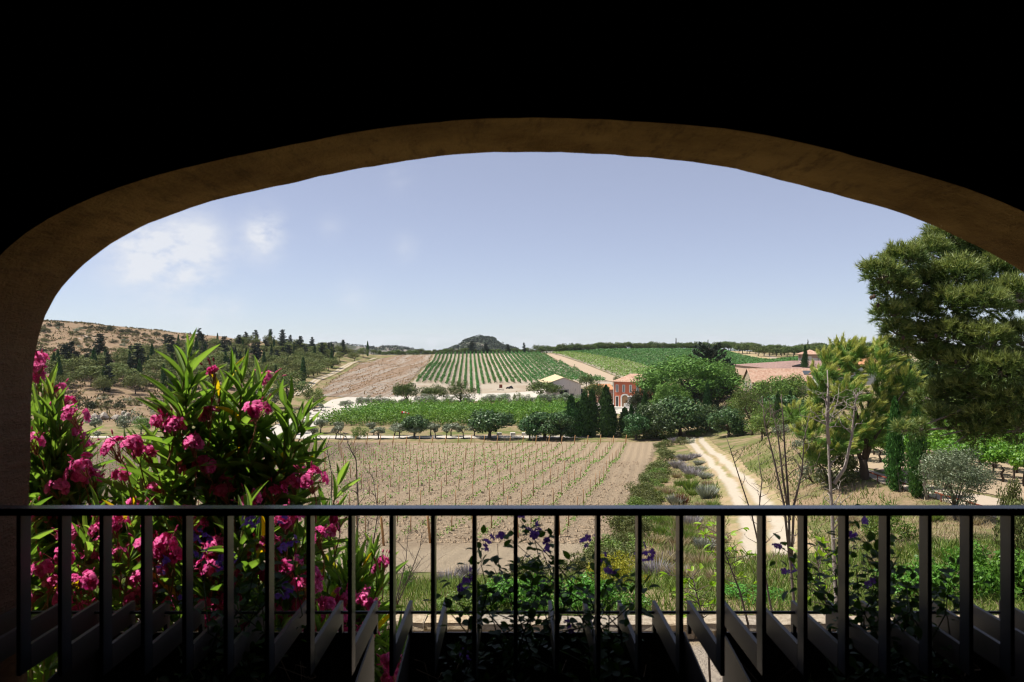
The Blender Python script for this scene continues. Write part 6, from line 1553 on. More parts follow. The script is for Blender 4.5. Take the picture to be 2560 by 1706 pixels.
sapling('bare_sapling', 'leafless twiggy sapling behind the top of the oleander at right', [[(850, 1720), (840, 1500), (830, 1300), (828, 1180), (815, 1110), (790, 1080)]], 12., BARK_D, 6, 16, .014)
def leafy_shoot(label, stem, Y, seed):
    rng = np.random.default_rng(seed); root = Vector(P(*stem[0], Y)); root.z = h1(root.x, root.y); t = thing('leafy_sapling', label, 'sapling', root)
    pts = [Vector(P(*q, Y)) - root for q in stem]; pts[0].z = -.1
    MB().tube(pts, [.016 * (1 - .75 * i / (len(pts) - 1)) for i in range(len(pts))], 6).build('stem', BARK_D, t, smooth=True)
    for i in range(34):
        f = rng.uniform(.45, 1.) * (len(pts) - 1); k = min(int(f), len(pts) - 2); p = pts[k] + (pts[k + 1] - pts[k]) * (f - k)
        a = rng.random() * 6.283; d = Vector((math.cos(a), math.sin(a) * .7, rng.uniform(.1, .9))).normalized(); L = rng.uniform(.06, .28)
        tip = p + d * L; MB().tube([p, tip], [.005, .003], 4, False).build('twig', BARK_D, t)
        for q in range(2):
            D = (d + Vector(rng.normal(size=3)) * .5).normalized(); leaf_obj('leaf', LEAF_O, t, tip, D, rng.uniform(.07, .11), rng.uniform(.035, .05), rng)
def leaf_template(name, mat, n=6, fold=.22, curve=.12, power=1.0, tipw=.0):
    """one real leaf: length 1 along x, width 1 across y, folded along its midrib and curved"""
    V, Fc = [], []
    for i in range(n + 1):
        u = i / n; w = .5 * math.sin(math.pi * min(1, u ** power)) ** .8 if 0 < u < 1 else 0.
        z = -curve * u * u
        V += [(u, -w, z + fold * w), (u, 0, z), (u, w, z + fold * w)]
    for i in range(n):
        a = i * 3
        Fc += [(a, a + 1, a + 4, a + 3), (a + 1, a + 2, a + 5, a + 4)]
    me = bpy.data.meshes.new(name); me.from_pydata(V, [], Fc); me.update(); me.polygons.foreach_set('use_smooth', np.full(len(me.polygons), True)); me.materials.append(mat); return me
def leaf_matrix(pos, D, L, W, rng, up=Vector((0, 0, 1))):
    D = Vector(D).normalized(); n = (up + Vector(rng.normal(size=3)) * .35); S = n.cross(D)
    if S.length < .05: S = Vector((1, 0, 0)).cross(D)
    S.normalize(); N = D.cross(S)
    return Matrix(((D.x * L, S.x * W, N.x * L, pos[0]), (D.y * L, S.y * W, N.y * L, pos[1]), (D.z * L, S.z * W, N.z * L, pos[2]), (0, 0, 0, 1)))
def leaf_obj(name, me, parent, pos, D, L, W, rng):
    o = obj(name, me, None, parent); o.matrix_local = leaf_matrix(pos, D, L, W, rng); return o
def mat_leaf(name, a, b, trans, rough, spec, ycol=None, yp=.0, thru=(1.6, 1.7, .5)):
    t = NT(name); r = t.orand(); i = t.island(); v = t.math('FRACT', t.math('ADD', r, t.math('MULTIPLY', i, 7.13)))
    c = t.mix(v, a, b)
    if ycol: c = t.mix(t.smooth(v, 1 - yp, 1 - yp + .01), c, ycol)
    bs = t.bsdf(c, rough, spec); tr = t.n.new("ShaderNodeBsdfTranslucent"); t.l.new(t.mix(1., c, thru, 'MULTIPLY'), tr.inputs['Color'])
    return t.done(t.mixs(trans, bs, tr.outputs[0]))
LEAF_O = leaf_template('leaf', mat_leaf("fresh_lime_leaf", (.13, .24, .02), (.24, .36, .04), .4, .45, .3), 5, .3, .1)
leafy_shoot('young sapling with bright lime leaves beside the dirt track', [(1900, 1720), (1870, 1560), (1850, 1480), (1815, 1390), (1795, 1330)], 8.6, 1)
leafy_shoot('short sapling with lime leaves right of the middle planter', [(1790, 1720), (1770, 1600), (1745, 1500), (1730, 1440)], 8.2, 2)
leafy_shoot('sapling with lime leaves hidden behind the right planter plant', [(2130, 1720), (2080, 1560), (2050, 1450), (2040, 1370)], 8.0, 3)

# ------------------------------------------------------------------ the loggia: arch, railing, planters
YI, YO = 2.2, 2.6
def mat_reveal():
    t = NT("ochre_plaster"); p = t.obj()
    n = t.noise(t.mapv(p, (1, 1, 1)), 2.2, 6, .7); s = t.noise(t.mapv(p, (14, 3, 14)), 1.2, 6, .75); f = t.noise(p, 60., 4, .7)
    sep = t.n.new("ShaderNodeSeparateXYZ"); t.l.new(p, sep.inputs[0])
    c = t.mix(t.smooth(n, .3, .7), (.145, .085, .024), (.30, .19, .062)); c = t.mix(t.math('MULTIPLY', t.smooth(s, .5, .68), .6), c, (.085, .048, .016))
    c = t.mix(t.smooth(sep.outputs[2], 2.0, 1.2), c, t.mix(s, (.09, .056, .036), (.25, .17, .115)))
    return t.done(t.bsdf(c, .95, .05, 0, t.bump(t.math('ADD', t.math('MULTIPLY', s, 1.), t.math('MULTIPLY', f, .5)), .9, .03)))
M_REVEAL = mat_reveal()
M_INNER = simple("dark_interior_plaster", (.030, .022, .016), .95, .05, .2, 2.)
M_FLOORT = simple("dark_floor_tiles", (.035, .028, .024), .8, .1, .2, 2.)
M_FACADE = simple("facade_render", (.32, .24, .15), .95, .05, .15, 1.)
arch_px = [(66, 2000), (68, 1700), (72, 1262), (76, 1120), (80, 979), (87, 870), (98, 805), (114, 772), (136, 740), (174, 691), (239, 626), (326, 577), (435, 530), (560, 493), (696, 462), (849, 430), (979, 405), (1142, 385), (1295, 379), (1447, 383), (1578, 392), (1741, 405), (1850, 424), (2067, 479), (2180, 510), (2285, 544), (2394, 593), (2502, 644), (2560, 680), (2630, 735), (2690, 800), (2730, 880), (2750, 1000), (2760, 1300), (2765, 2000)]
def smooth_poly(pts, n):
    pts = np.array(pts, float); d = np.r_[0, np.cumsum(np.hypot(*np.diff(pts, axis=0).T))]; t = np.linspace(0, d[-1], n)
    out = np.stack([np.interp(t, d, pts[:, 0]), np.interp(t, d, pts[:, 1])], -1)
    for _ in range(10): out[1:-1] = .5 * out[1:-1] + .25 * (out[:-2] + out[2:])
    return out
ap = smooth_poly(arch_px, 190)
ra = np.random.default_rng(8)
wob = np.convolve(ra.normal(size=(len(ap) + 8)), np.ones(5) / 5, 'same')[4:-4] * 1.6
AX = (ap[:, 0] - 1280) * YO / F; AZ = EYE - (ap[:, 1] - 853) * YO / F
AZ[0] = AZ[-1] = 0.
lg = thing('loggia', 'dark vaulted loggia with a wide ochre plastered arch framing the view', 'building', (0, 0, 0))
nrm2 = np.stack([np.gradient(AZ), -np.gradient(AX)], -1); nrm2 /= np.linalg.norm(nrm2, axis=1)[:, None]
nd = 9; V = []
for j in range(nd):
    y = YI + (YO - YI) * j / (nd - 1)
    w = np.convolve(ra.normal(size=len(ap) + 8), np.ones(7) / 7, 'same')[4:-4] * .0035 + (wob * .0022 if j == nd - 1 else 0)
    fl = .012 * (1 - j / (nd - 1)) ** 2
    for i in range(len(ap)): V.append((AX[i] + nrm2[i, 0] * (w[i] - 0 * fl), y, max(0, AZ[i] + nrm2[i, 1] * w[i])))
n = len(ap)
rev = mesh_np('arch_reveal', np.array(V), grid_faces(nd, n), True)
obj('arch_reveal', rev, M_REVEAL, lg)
def arch_face(name, y, mat, zt, xe, idx):
    pts = [(V[idx * n + i][0], y, V[idx * n + i][2]) for i in range(n)]
    poly = [(-xe, y, 0), (-xe, y, zt), (xe, y, zt), (xe, y, 0)] + pts[::-1]
    me = bpy.data.meshes.new(name); me.from_pydata(poly, [], [tuple(range(len(poly)))]); me.update(); return obj(name, me, mat, lg)
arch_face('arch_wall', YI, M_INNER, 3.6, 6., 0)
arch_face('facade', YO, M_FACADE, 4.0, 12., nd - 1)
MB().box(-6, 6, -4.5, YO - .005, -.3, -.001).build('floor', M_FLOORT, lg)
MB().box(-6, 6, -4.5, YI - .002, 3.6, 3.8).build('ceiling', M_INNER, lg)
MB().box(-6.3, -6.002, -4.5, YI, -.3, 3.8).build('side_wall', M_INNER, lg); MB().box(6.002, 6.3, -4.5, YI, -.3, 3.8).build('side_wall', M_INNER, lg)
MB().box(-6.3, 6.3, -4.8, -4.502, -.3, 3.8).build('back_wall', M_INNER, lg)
MB().box(-12, 12, YO - .3, YO + .002, -5.5, -.302).build('lower_wall', M_FACADE, lg)
MB().box(-12.3, 12.3, -5, YO + .3, 4.002, 4.15).build('shade_eave', M_TILE, lg)  # unseen roof slab, its overhang added to keep sun off railing and planters
MB().box(-12, 12, YI + .002, YO - .004, 3.602, 3.99).build('upper_wall', M_FACADE, lg)

def mat_steel():
    t = NT("dark_painted_steel"); p = t.obj(); n = t.noise(p, 30., 5, .7); m = t.noise(p, 3., 4)
    c = t.mix(n, (.034, .035, .040), (.052, .053, .060))
    return t.done(t.bsdf(c, t.math('ADD', .26, t.math('MULTIPLY', m, .14)), .6, 0, t.bump(n, .08, .004)))
M_STEEL = mat_steel()
M_STEEL_B = simple("taupe_painted_steel", (.085, .072, .062), .5, .35, .15, 6.)
rail = thing('railing', 'dark flat-bar steel railing across the arch with outward brackets', 'railing', (0, YI, 0))
ZT = 1.075; y0, y1 = -.025, .025
MB().bbox(-2.3, 2.3, y0, y1, ZT - .021, ZT, .002).build('top_rail', simple('smooth_painted_steel', (.036, .038, .046), .26, .6, .1, 8.), rail)
bal = MB(); w = .006
def vbar(mb, yy0, yy1, z0, z1, b=.0015):
    prof = [(-w + b, yy0), (w - b, yy0), (w, yy0 + b), (w, yy1 - b), (w - b, yy1), (-w + b, yy1), (-w, yy1 - b), (-w, yy0 + b)]
    return mb.prism(prof, z0, z1)
bal_me = vbar(MB(), y0, y1, .601, ZT - .0215).mesh('baluster'); bal_me.materials.append(M_STEEL)
br_me = MB().box(-w, w, y1 + .0005, .4 - .022, .601, .672).box(-w, w, .4 - .0215, .4, .566, .672).mesh('bracket'); br_me.materials.append(M_STEEL_B)
for k in range(-16, 20):
    x = .0103 + .1174 * k
    if not -1.66 < x < 2.2: continue
    b = obj('baluster', bal_me, None, rail, (x, 0, 0)); obj('bracket', br_me, None, b)
MB().tube([(-1.64, .366, .643), (2.2, .366, .643)], .0055, 8).build('tie_rod', M_STEEL, rail)
M_SOIL = simple("planter_soil", (.05, .035, .025), .95, .05, .4, 20., 0, .8, 60.)
for i, (xa, xb, lab) in enumerate(((-1.40, -.466, 'steel planter box behind the railing in front of the oleander'), (-.349, .585, 'steel planter box in the middle behind the railing'), (.712, 1.645, 'steel planter box behind the railing right of centre'), (1.77, 2.45, 'steel planter box at the right end of the railing'))):
    t = thing('planter_box', lab, 'planter', ((xa + xb) / 2, YI, .1)); hw = (xb - xa) / 2; zt = .566 - .1
    MB().box(-hw, hw, .392, .4 - .0005, 0, zt).build('front_panel', M_STEEL_B, t); MB().box(-hw, hw, .045, .05, 0, .38).build('rear_panel', M_STEEL_B, t)
    for s in (-1, 1):
        a, b = sorted((s * hw, s * (hw - .005)))
        MB().raw([(x, .0505, z) for x in (a, b) for z in (0, .42)] + [(x, .3915, z) for x in (a, b) for z in (0, zt)], [(0, 1, 3, 2), (4, 6, 7, 5), (0, 2, 6, 4), (1, 5, 7, 3), (0, 4, 5, 1), (2, 3, 7, 6)]).build('end_panel', M_STEEL_B, t)
    MB().box(-hw + .0055, hw - .0055, .051, .3915, 0, .012).build('bottom_panel', M_STEEL_B, t)
    g = np.stack(np.meshgrid(np.linspace(-hw + .006, hw - .006, 60), np.linspace(.051, .391, 24), indexing='ij'), -1).reshape(-1, 2)
    zs = .24 + .012 * _vn(g[:, 0], g[:, 1], .05) + .006 * ra.normal(size=len(g))
    obj('soil', mesh_np('soil', np.c_[g, zs], grid_faces(60, 24), True), M_SOIL, t)

# flowering plants in the planters
M_PLEAF = mat_leaf("sage_leaf", (.022, .055, .012), (.05, .10, .022), .35, .5, .25)
PLEAF = [leaf_template('leaf', M_PLEAF, 5, .25, c, .9) for c in (.05, .2, -.1)]
M_PURPLE = mat_leaf("purple_petal", (.17, .06, .36), (.30, .14, .52), .35, .6, .2, None, 0, (1., .9, 1.1))
def flower_mesh(name, mat, petals, seed, cup=.5, ruffle=.15, layers=1):
    rng = random.Random(seed); V, Fc = [], []
    for l in range(layers):
        for k in range(petals):
            a = 2 * math.pi * (k + .5 * l) / petals + rng.uniform(-.15, .15); tilt = cup * (1 + .7 * l) + rng.uniform(-.15, .15); s = (1 - .3 * l) * rng.uniform(.85, 1.1)
            ca, sa = math.cos(a), math.sin(a); b = len(V)
            for u, wd in ((.08, .08), (.4, .34), (.75, .46), (1., .22)):
                for v in (-1, 0, 1):
                    r = u * s * math.cos(tilt * (1.2 - u)); z = u * s * math.sin(tilt * (1.2 - u)) + ruffle * rng.uniform(-.5, .5) * u + .03 * l - .05 * (v == 0) * u
                    t = v * wd * s
                    V.append((ca * r - sa * t, sa * r + ca * t, z))
            for i in range(3):
                for j in range(2):
                    q = b + i * 3 + j; Fc.append((q, q + 1, q + 4, q + 3))
    me = bpy.data.meshes.new(name); me.from_pydata(V, [], Fc); me.update(); me.polygons.foreach_set('use_smooth', np.full(len(me.polygons), True)); me.materials.append(mat); return me
PURP = [flower_mesh('flower', M_PURPLE, 4, s, .9, .3) for s in range(3)]
M_STEMG = simple("green_stem", (.05, .07, .025), .7)
M_STEMB = simple("brown_stem", (.06, .045, .03), .8)
def bake(me, mats):
    n = len(me.vertices); co = np.empty(n * 3, np.float32); me.vertices.foreach_get('co', co); co = co.reshape(-1, 3)
    fc = np.array([tuple(p.vertices) for p in me.polygons])
    M = np.array([[list(r) for r in m] for m in mats]); V = np.einsum('mij,nj->mni', M[:, :3, :3], co) + M[:, None, :3, 3]
    return V.reshape(-1, 3), (fc[None] + (np.arange(len(M)) * n)[:, None, None]).reshape(-1, fc.shape[1])
def planter_plant(label, stems, nleaf, seed, flowers, leaf_s=(.022, .04)):
    rng = np.random.default_rng(seed)
    xs = [s[0] for s in stems]; root = Vector(((sum(xs) / len(xs) - 1280) * 2.4 / F, 2.4, .36)); t = thing('sage_plant', label, 'plant', root)
    paths = []
    for (bx, tx, ty) in stems:
        Yb, Yt = rng.uniform(2.3, 2.5), rng.uniform(2.28, 2.58)
        a = Vector(((bx - 1280) * Yb / F, Yb, .33)) - root; b = Vector(P(tx, ty, Yt)) - root
        pts = [Vector(q) for q in limb_path(rng, a, b, 7, .07)]; paths.append(pts)
        MB().tube(pts, [.0032, .003, .0028, .0025, .002, .0016, .001], 5, False).build('stem', M_STEMG, t)
    rest = [[], [], []]
    for i in range(nleaf * 3):
        pts = paths[rng.integers(len(paths))]; f = (rng.random() ** .75) * 5.9; k = int(f); p = pts[k] + (pts[k + 1] - pts[k]) * (f - k)
        d = Vector(rng.normal(size=3)); d.z = d.z * .5 + .15; d.normalize(); L = rng.uniform(*leaf_s)
        p = p + d * rng.uniform(.0, .06); v = rng.integers(3)
        if i < nleaf: leaf_obj('leaf', PLEAF[v], t, p, d, L, L * rng.uniform(.55, .8), rng)
        else: rest[v].append(leaf_matrix(p, d, L, L * rng.uniform(.55, .8), rng))
    V, Fc = cat_vf(*[bake(PLEAF[v], rest[v]) for v in range(3)]); stuff(obj('leaves', mesh_np('leaves', V, Fc, True), M_PLEAF, t))
    for (fx, fy) in flowers:
        for q in range(rng.integers(2, 5)):
            o = obj('flower', PURP[rng.integers(3)], None, t); p = Vector(P(fx + rng.uniform(-14, 14), fy + rng.uniform(-16, 16), rng.uniform(2.36, 2.5))) - root
            o.location = p; o.rotation_euler = tuple(rng.uniform(-1.2, 1.2, 3)); s = rng.uniform(.009, .016); o.scale = (s, s, s)
    return t
rq = random.Random(3)
stA = [(rq.uniform(420, 760), rq.uniform(400, 770), rq.uniform(1300, 1500)) for _ in range(13)]
planter_plant('purple-flowered sage plant in the planter before the oleander', stA, 120, 1, [(505, 1325), (490, 1345), (525, 1355), (500, 1385), (540, 1395), (615, 1300), (640, 1290), (700, 1310), (735, 1355), (710, 1365), (590, 1395), (400, 1430), (410, 1410), (545, 1420), (700, 1480), (720, 1475), (630, 1300), (460, 1500), (480, 1480)])
stB = [(rq.uniform(1080, 1600), x + rq.uniform(-20, 20), y) for x, y in ((1130, 1440), (1160, 1430), (1110, 1480), (1210, 1370), (1240, 1360), (1270, 1350), (1285, 1300), (1310, 1310), (1330, 1330), (1350, 1370), (1380, 1320), (1420, 1400), (1450, 1380), (1480, 1400), (1500, 1420), (1540, 1410), (1580, 1440), (1600, 1450), (1230, 1420), (1300, 1400), (1360, 1420), (1180, 1470), (1400, 1440), (1560, 1480), (1260, 1440), (1330, 1440))]
planter_plant('dense purple-flowered sage plant in the middle planter', stB, 300, 2, [(1300, 1288), (1335, 1325), (1342, 1348), (1360, 1360), (1225, 1355), (1255, 1350), (1460, 1360), (1480, 1350), (1510, 1395), (1525, 1420), (1615, 1380), (1625, 1390), (1605, 1390), (1178, 1440), (1162, 1468), (1420, 1570), (1160, 1640)])
stC = [(rq.uniform(2050, 2450), x + rq.uniform(-20, 20), y) for x, y in ((2140, 1290), (2160, 1280), (2130, 1330), (2170, 1350), (2150, 1370), (1950, 1370), (1965, 1410), (1990, 1440), (2060, 1360), (2040, 1400), (2200, 1400), (2260, 1370), (2230, 1430), (2300, 1420), (2330, 1400), (2390, 1400), (2400, 1450), (2380, 1480), (2100, 1430), (2180, 1440), (2250, 1480), (2290, 1470))]
planter_plant('straggly sage plant with few purple flowers in the planter right of centre', stC, 290, 3, [(2140, 1340), (2165, 1292), (1940, 1362), (1970, 1430), (2295, 1362), (1985, 1425), (2172, 1462)])
# dried stems in the planters
def dry_stems(label, x0, x1, seed):
    rng = np.random.default_rng(seed); root = Vector(((x0 + x1) / 2, 2.38, .42)); t = thing('dry_stalks', label, 'plant', root); mb = MB()
    for i in range(40):
        a = Vector((rng.uniform(x0, x1), rng.uniform(2.3, 2.52), .35)) - root; e = a + Vector((rng.normal() * .06, rng.normal() * .04, rng.uniform(.05, .2)))
        mb.tube(limb_path(rng, a, e, 5, .2), .0016, 4, False)
    stuff(mb.build('stalks', simple("dry_stalk", (.22, .15, .09), .9), t)); return t
dry_stems('tangle of dry stalks in the left planter', -1.35, -.5, 1); dry_stems('tangle of dry stalks in the middle planter', -.32, .55, 2); dry_stems('tangle of dry stalks in the planter right of centre', .75, 1.6, 3)

# ------------------------------------------------------------------ oleanders
M_OL = mat_leaf("oleander_leaf", (.085, .165, .04), (.20, .30, .105), .45, .32, .55, (.55, .36, .02), .03)
OLEAF = [leaf_template('leaf', M_OL, 7, .22, c, .85) for c in (.05, .16, .28, -.08)]
M_PINK = mat_leaf("pink_petal", (.62, .03, .24), (.84, .20, .46), .3, .6, .15, None, 0, (1.1, .8, 1.))
M_BUD = mat_leaf("crimson_bud", (.36, .012, .09), (.56, .05, .18), .15, .5, .25, None, 0, (1., .7, .9))
PINKF = [flower_mesh('flower', M_PINK, 5, s, .55, .35, 2) for s in range(5)]
bud_me = MB().tube([(0, 0, 0), (0, 0, .3), (0, 0, .7), (0, 0, 1.)], [.08, .2, .17, .03], 6).mesh('bud', True); bud_me.materials.append(M_BUD)
M_OSTEM = simple("oleander_stem", (.26, .23, .10), .7, .2, .2, 5.); M_PED = simple("pedicel", (.30, .16, .09), .7)
def oleander(label, base_xy, tips, flowers, seed, Yr=(2.95, 3.7), nleaf=24, Lr=(.125, .21), spread=.5):
    rng = np.random.default_rng(seed); root = Vector((*base_xy, h1(*base_xy))); t = thing('oleander', label, 'shrub', root)
    leaves, mb = [], MB()
    for (px, py, *dep) in tips:
        Y = dep[0] if dep else rng.uniform(*Yr)
        tip = Vector(P(px, py, Y)) - root
        b = Vector((rng.normal() * .12, rng.normal() * .12, -.1))
        mid = Vector((b.x + (tip.x - b.x) * .45 + rng.normal() * .08, b.y + (tip.y - b.y) * .5, tip.z * .55))
        pre = tip + Vector(((mid.x - tip.x) * .22 + rng.normal() * .03, (mid.y - tip.y) * .22, -rng.uniform(.32, .45)))
        pts = [b, (b + mid) / 2, mid, (mid + pre) / 2, pre, (pre + tip) / 2, tip]
        mb.tube(pts, [.016, .014, .011, .008, .006, .005, .003], 5, False)
        ax = (tip - pre).normalized(); L0 = (tip - pre).length
        s1 = ax.cross(Vector((.3, .8, .2))).normalized(); s2 = ax.cross(s1); ph = rng.random() * 6.28
        nw = max(3, nleaf // 3)
        for wv in range(nw):
            f = wv / nw; p = tip - ax * (L0 * 1.25 * f); op = .3 + .75 * f ** .6
            for k in range(3):
                a = ph + wv * 1.05 + k * 2.094 + rng.uniform(-.25, .25)
                D = ax * math.cos(op) + (s1 * math.cos(a) + s2 * math.sin(a)) * math.sin(op) + Vector((0, 0, rng.uniform(-.1, .15)))
                L = rng.uniform(*Lr) * (.75 + .5 * min(1, f * 2))
                leaves.append(((tip + root).y, leaf_matrix(p, D, L, L * rng.uniform(.10, .145), rng, ax), rng.integers(4)))
    for o in (mb.build('stems', M_OSTEM, t),): o["kind"] = "stuff"
    leaves.sort(key=lambda q: q[0]); 
    for _, m, v in leaves[:300]:
        o = obj('leaf', OLEAF[v], None, t); o.matrix_local = m
    rest = leaves[300:]
    if rest:
        parts = [bake(OLEAF[v], [m for _, m, w_ in rest if w_ == v]) for v in range(4) if any(w_ == v for _, _, w_ in rest)]
        V, Fc = cat_vf(*parts); stuff(obj('leaves', mesh_np('leaves', V, Fc, True), M_OL, t))
    ped = MB(); nf = 0
    for (px, py, big, *dep) in flowers:
        Y = dep[0] if dep else rng.uniform(Yr[0] - .1, Yr[0] + .25)
        c = Vector(P(px, py, Y)) - root; r = .020 + .020 * big
        stalk = c + Vector((rng.normal() * .03, .04, -.16)); ped.tube([stalk, (stalk + c) / 2 + Vector((.01, 0, .01)), c], [.003, .0025, .002], 5, False)
        for q in range(int(3 + 5 * big)):
            d = Vector(rdir(rng, 1)[0]); d.y -= .35; d.z = abs(d.z) * .7 + .1; d.normalize()
            p = c + d * r * rng.uniform(.5, 1.3); s = rng.uniform(.018, .027)
            o = obj('flower', PINKF[rng.integers(5)], None, t); q_ = d.to_track_quat('Z', 'Y'); o.rotation_mode = 'QUATERNION'; o.rotation_quaternion = q_; o.location = p; o.scale = (s, s, s * 1.2)
            ped.tube([stalk + (c - stalk) * .7, p], [.0018, .0014], 4, False)
        for q in range(rng.integers(3, 7)):
            d = Vector(rdir(rng, 1)[0]); d.z = abs(d.z) + .2; d.normalize(); p = c + d * rng.uniform(.03, .075); s = rng.uniform(.014, .024)
            o = obj('bud', bud_me, None, t); o.rotation_mode = 'QUATERNION'; o.rotation_quaternion = d.to_track_quat('Z', 'Y'); o.location = p; o.scale = (s * .8, s * .8, s)
            ped.tube([c - Vector((0, 0, .03)), p], [.0016, .0013], 4, False)
    ped.build('pedicels', M_PED, t)["kind"] = "stuff"
    return t
ro_ = random.Random(17)
tips_c = [(471, 893, 2.95), (470, 985, 2.95), (574, 948, 3.1), (603, 962, 3.0), (650, 978, 3.1), (548, 1000, 3.0), (457, 1020, 2.95), (713, 1018, 3.05), (760, 1045, 3.0), (749, 1098, 3.05), (786, 1152, 3.1), (493, 1075, 3.0), (347, 1128, 3.1), (413, 1110, 3.05), (600, 1040, 3.05), (650, 1080, 3.1), (560, 1090, 3.0), (690, 1130, 3.1), (620, 1140, 3.05), (520, 1140, 3.1), (740, 1170, 3.1), (640, 1190, 3.1), (430, 1170, 3.1), (360, 1190, 3.2), (580, 1200, 3.1), (330, 1230, 3.2), (470, 1220, 3.1), (700, 1220, 3.2), (845, 1215, 3.3)]
tips_c += [(ro_.uniform(250, 800), ro_.uniform(1250, 1620), ro_.uniform(2.78, 3.2)) for _ in range(30)]
fl_c = [(292, 1129, 1.2), (323, 1118, 1.1), (369, 1136, .8), (303, 1190, .5), (409, 1056, .8), (439, 1071, .8), (486, 1115, .5), (470, 1178, .8), (512, 1170, 1.3), (541, 1195, 1.3), (559, 1231, 1.1), (387, 1231, .8), (643, 1030, .8), (636, 1063, .7), (669, 950, .1), (539, 935, .1), (778, 1206, 1.4), (731, 1213, 1.2), (680, 1235, 1.1), (450, 1261, .8), (526, 1045, .5), (345, 1275, 1.), (620, 1255, .7), (750, 1190, .8)]
fl_c += [(ro_.uniform(250, 820), ro_.uniform(1290, 1590), ro_.uniform(.3, 1.2), ro_.uniform(2.74, 3.05)) for _ in range(64)]
oleander('tall pink-flowering oleander rising above the railing left of centre', (-1.95, 3.75), tips_c, fl_c, 5)
tips_l = [(105, 985, 3.2), (130, 1010, 3.1), (110, 1040, 3.1), (150, 1060, 3.1), (95, 1085, 3.1), (130, 1100, 3.1), (160, 1090, 3.2), (180, 1130, 3.15), (110, 1140, 3.1), (140, 1165, 3.1), (95, 1180, 3.1), (170, 1200, 3.1), (120, 1220, 3.05), (200, 1235, 3.1), (85, 1240, 3.1), (235, 1250, 3.2), (70, 1060, 3.2), (60, 1000, 3.3)]
tips_l += [(ro_.uniform(40, 300), ro_.uniform(1260, 1620), ro_.uniform(2.8, 3.3)) for _ in range(16)]
fl_l = [(97, 906, 1.), (95, 950, 1.), (100, 925, .6), (146, 979, .5), (161, 1012, .9), (146, 1034, .5), (186, 1045, 1.), (128, 1096, .3), (190, 1091, 1.1), (205, 1115, 1.2), (216, 1140, 1.1), (201, 1191, 1.2), (210, 1165, .9), (234, 1202, 1.), (146, 1228, 1.), (79, 1111, .8), (75, 1144, .7), (80, 1245, .5)]
fl_l += [(ro_.uniform(60, 260), ro_.uniform(1285, 1560), ro_.uniform(.4, 1.3), ro_.uniform(2.76, 3.1)) for _ in range(20)]
oleander('pink oleander beside the left jamb of the arch', (-2.35, 3.7), tips_l, fl_l, 6, (3.05, 3.7))
tips_r = [(905, 1420, 3.1), (930, 1400, 3.2), (880, 1450, 3.1), (940, 1480, 3.1), (900, 1500, 3.2), (860, 1490, 3.1), (930, 1560, 3.2), (985, 1600, 3.3), (960, 1640, 3.2), (1000, 1660, 3.2), (870, 1400, 3.3), (820, 1440, 3.2)]
tips_r += [(ro_.uniform(800, 1000), ro_.uniform(1500, 1720)) for _ in range(10)]
fl_r = [(955, 1410, .3), (945, 1425, .2), (925, 1510, 1.1), (870, 1590, 1.), (920, 1590, .9), (860, 1500, .8), (975, 1660, .9), (985, 1700, .8), (840, 1540, .7), (900, 1560, .8), (820, 1330, .8), (850, 1300, .6)]
oleander('lower oleander shoots seen through the balusters left of the middle planter', (-1.3, 3.9), tips_r, fl_r, 7, (3.0, 3.5))

# ------------------------------------------------------------------ summer haze: one closed box of air round everything
t = NT("haze_air")
pvn = t.n.new("ShaderNodeVolumePrincipled")
pvn.inputs['Color'].default_value = (.80, .88, 1.0, 1)
pvn.inputs['Density'].default_value = .00005
pvn.inputs['Anisotropy'].default_value = .2
t.l.new(pvn.outputs[0], t.out.inputs['Volume'])
stuff(MB().box(-9200, 9200, -9200, 9200, -125, 60).build('haze', t.m), 'faint bluish summer haze over the valley and far hills', 'haze')

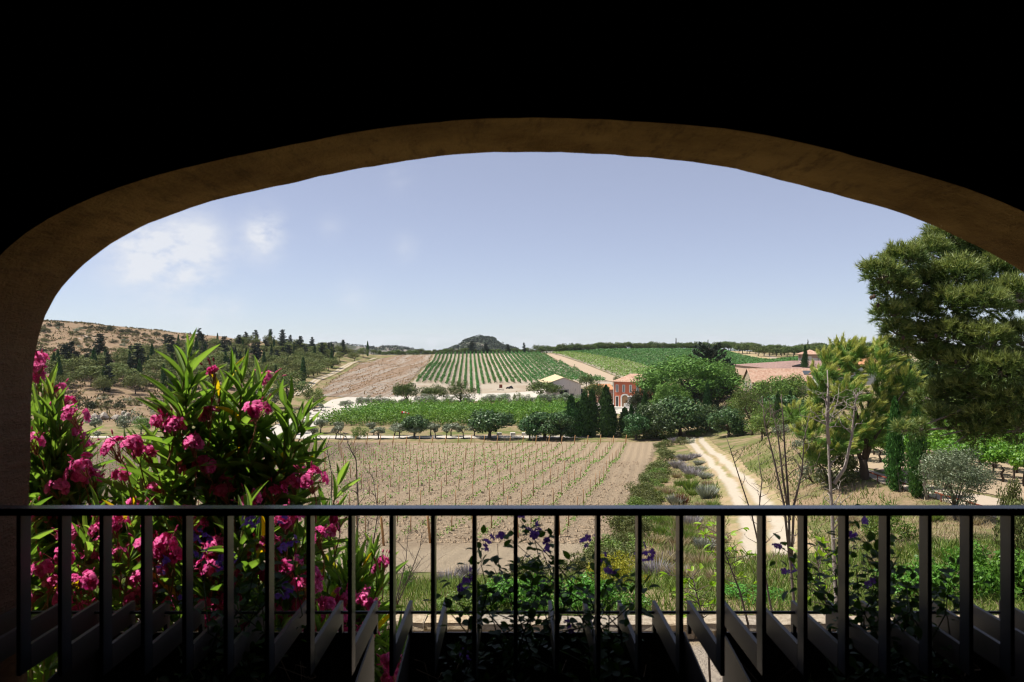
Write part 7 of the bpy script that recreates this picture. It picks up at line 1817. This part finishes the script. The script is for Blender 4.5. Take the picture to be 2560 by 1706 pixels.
# ------------------------------------------------------------------ labels: look-alikes are told apart by their place in their group
SHORT = {
 'round pines on the left hill': 'round pale pine', 'thin cypresses on the left hill': 'thin dark cypress', 'dark conifers on the left hill': 'ragged dark conifer',
 'olive-brown hillside shrubs': 'low olive-brown hillside shrub', 'dark green hillside shrubs': 'low dark green hillside shrub', 'grey-green hillside shrubs': 'low grey-green hillside shrub',
 'dark skyline shrubs': 'dark shrub on the left hill skyline', 'limestone boulders under the left hill': 'limestone boulder under the left hill', 'umbrella pines along the crest': 'umbrella pine on the vineyard crest',
 'round trees behind the hillside vines': 'low tree behind the hillside vines', 'pines in the wood behind the pavilion': 'dark pine in the wood behind the pavilion', 'pointed conifers on the crest': 'pointed conifer rising above the crest trees',
 'young olives along the white path': 'young olive between the white path and the vine block', 'young olives left of the road': 'young olive on the grass left of the white road', 'olives behind the vine block': 'grey-green olive behind the valley vine block',
 'low olive bushes behind the vine block': 'low olive bush behind the vine block', 'low bushes under the fig thicket': 'low bush under the fig thicket', 'background trees at right': 'tree beyond the dark cypress wall',
 'white stone blocks along the path': 'white stone block beside the path', 'pale boulders by the rusty panel': 'pale boulder below the rusty panel', 'tall dark fence posts': 'tall dark fence post under the left hill',
 'thin dark fence posts': 'thin dark post by the white road or path', 'small stones by the trough': 'small pale stone beside the trough', 'shrubs of the track hedge': 'rough shrub in the hedge beside the young vineyard',
 'lavender clumps': 'pale grey lavender clump beside the dirt track', 'silver tufts': 'whitish silver tuft beside the dirt track', 'dried dock stalks': 'rust-red dried dock stalks', 'grass tufts by the track': 'grass tuft on the track verge'}
FAR_FIRST = {'shrubs of the track hedge', 'lavender clumps', 'silver tufts', 'grass tufts by the track'}
groups = {}
for o in list(COL.objects):
    if o.parent is None and o.get('group') in SHORT: groups.setdefault(o['group'], []).append(o)
for gname, os_ in groups.items():
    if gname in FAR_FIRST:
        os_.sort(key=lambda o: -o.location.y)
        for i, o in enumerate(os_): o['label'] = f"{SHORT[gname]}, {nth(i + 1)} from the far end"
        continue
    os_.sort(key=lambda o: o.location.y)
    nb = 1 if len(os_) <= 26 else 2 if len(os_) <= 60 else 3
    for b in range(nb):
        part = os_[b * len(os_) // nb:(b + 1) * len(os_) // nb]
        part.sort(key=lambda o: o.location.x / max(o.location.y, 1))
        band = '' if nb == 1 else (' in the nearer band', ' in the farther band')[b] if nb == 2 else (' in the near band', ' in the middle band', ' in the far band')[b]
        tail = ' of the hill wood' if 'left hill' in gname and gname.split()[0] in ('round', 'thin', 'dark') and 'skyline' not in gname and nb > 1 else ''
        for i, o in enumerate(part): o['label'] = f"{SHORT[gname]}, {nth(i + 1)} from the left{band}{tail}"
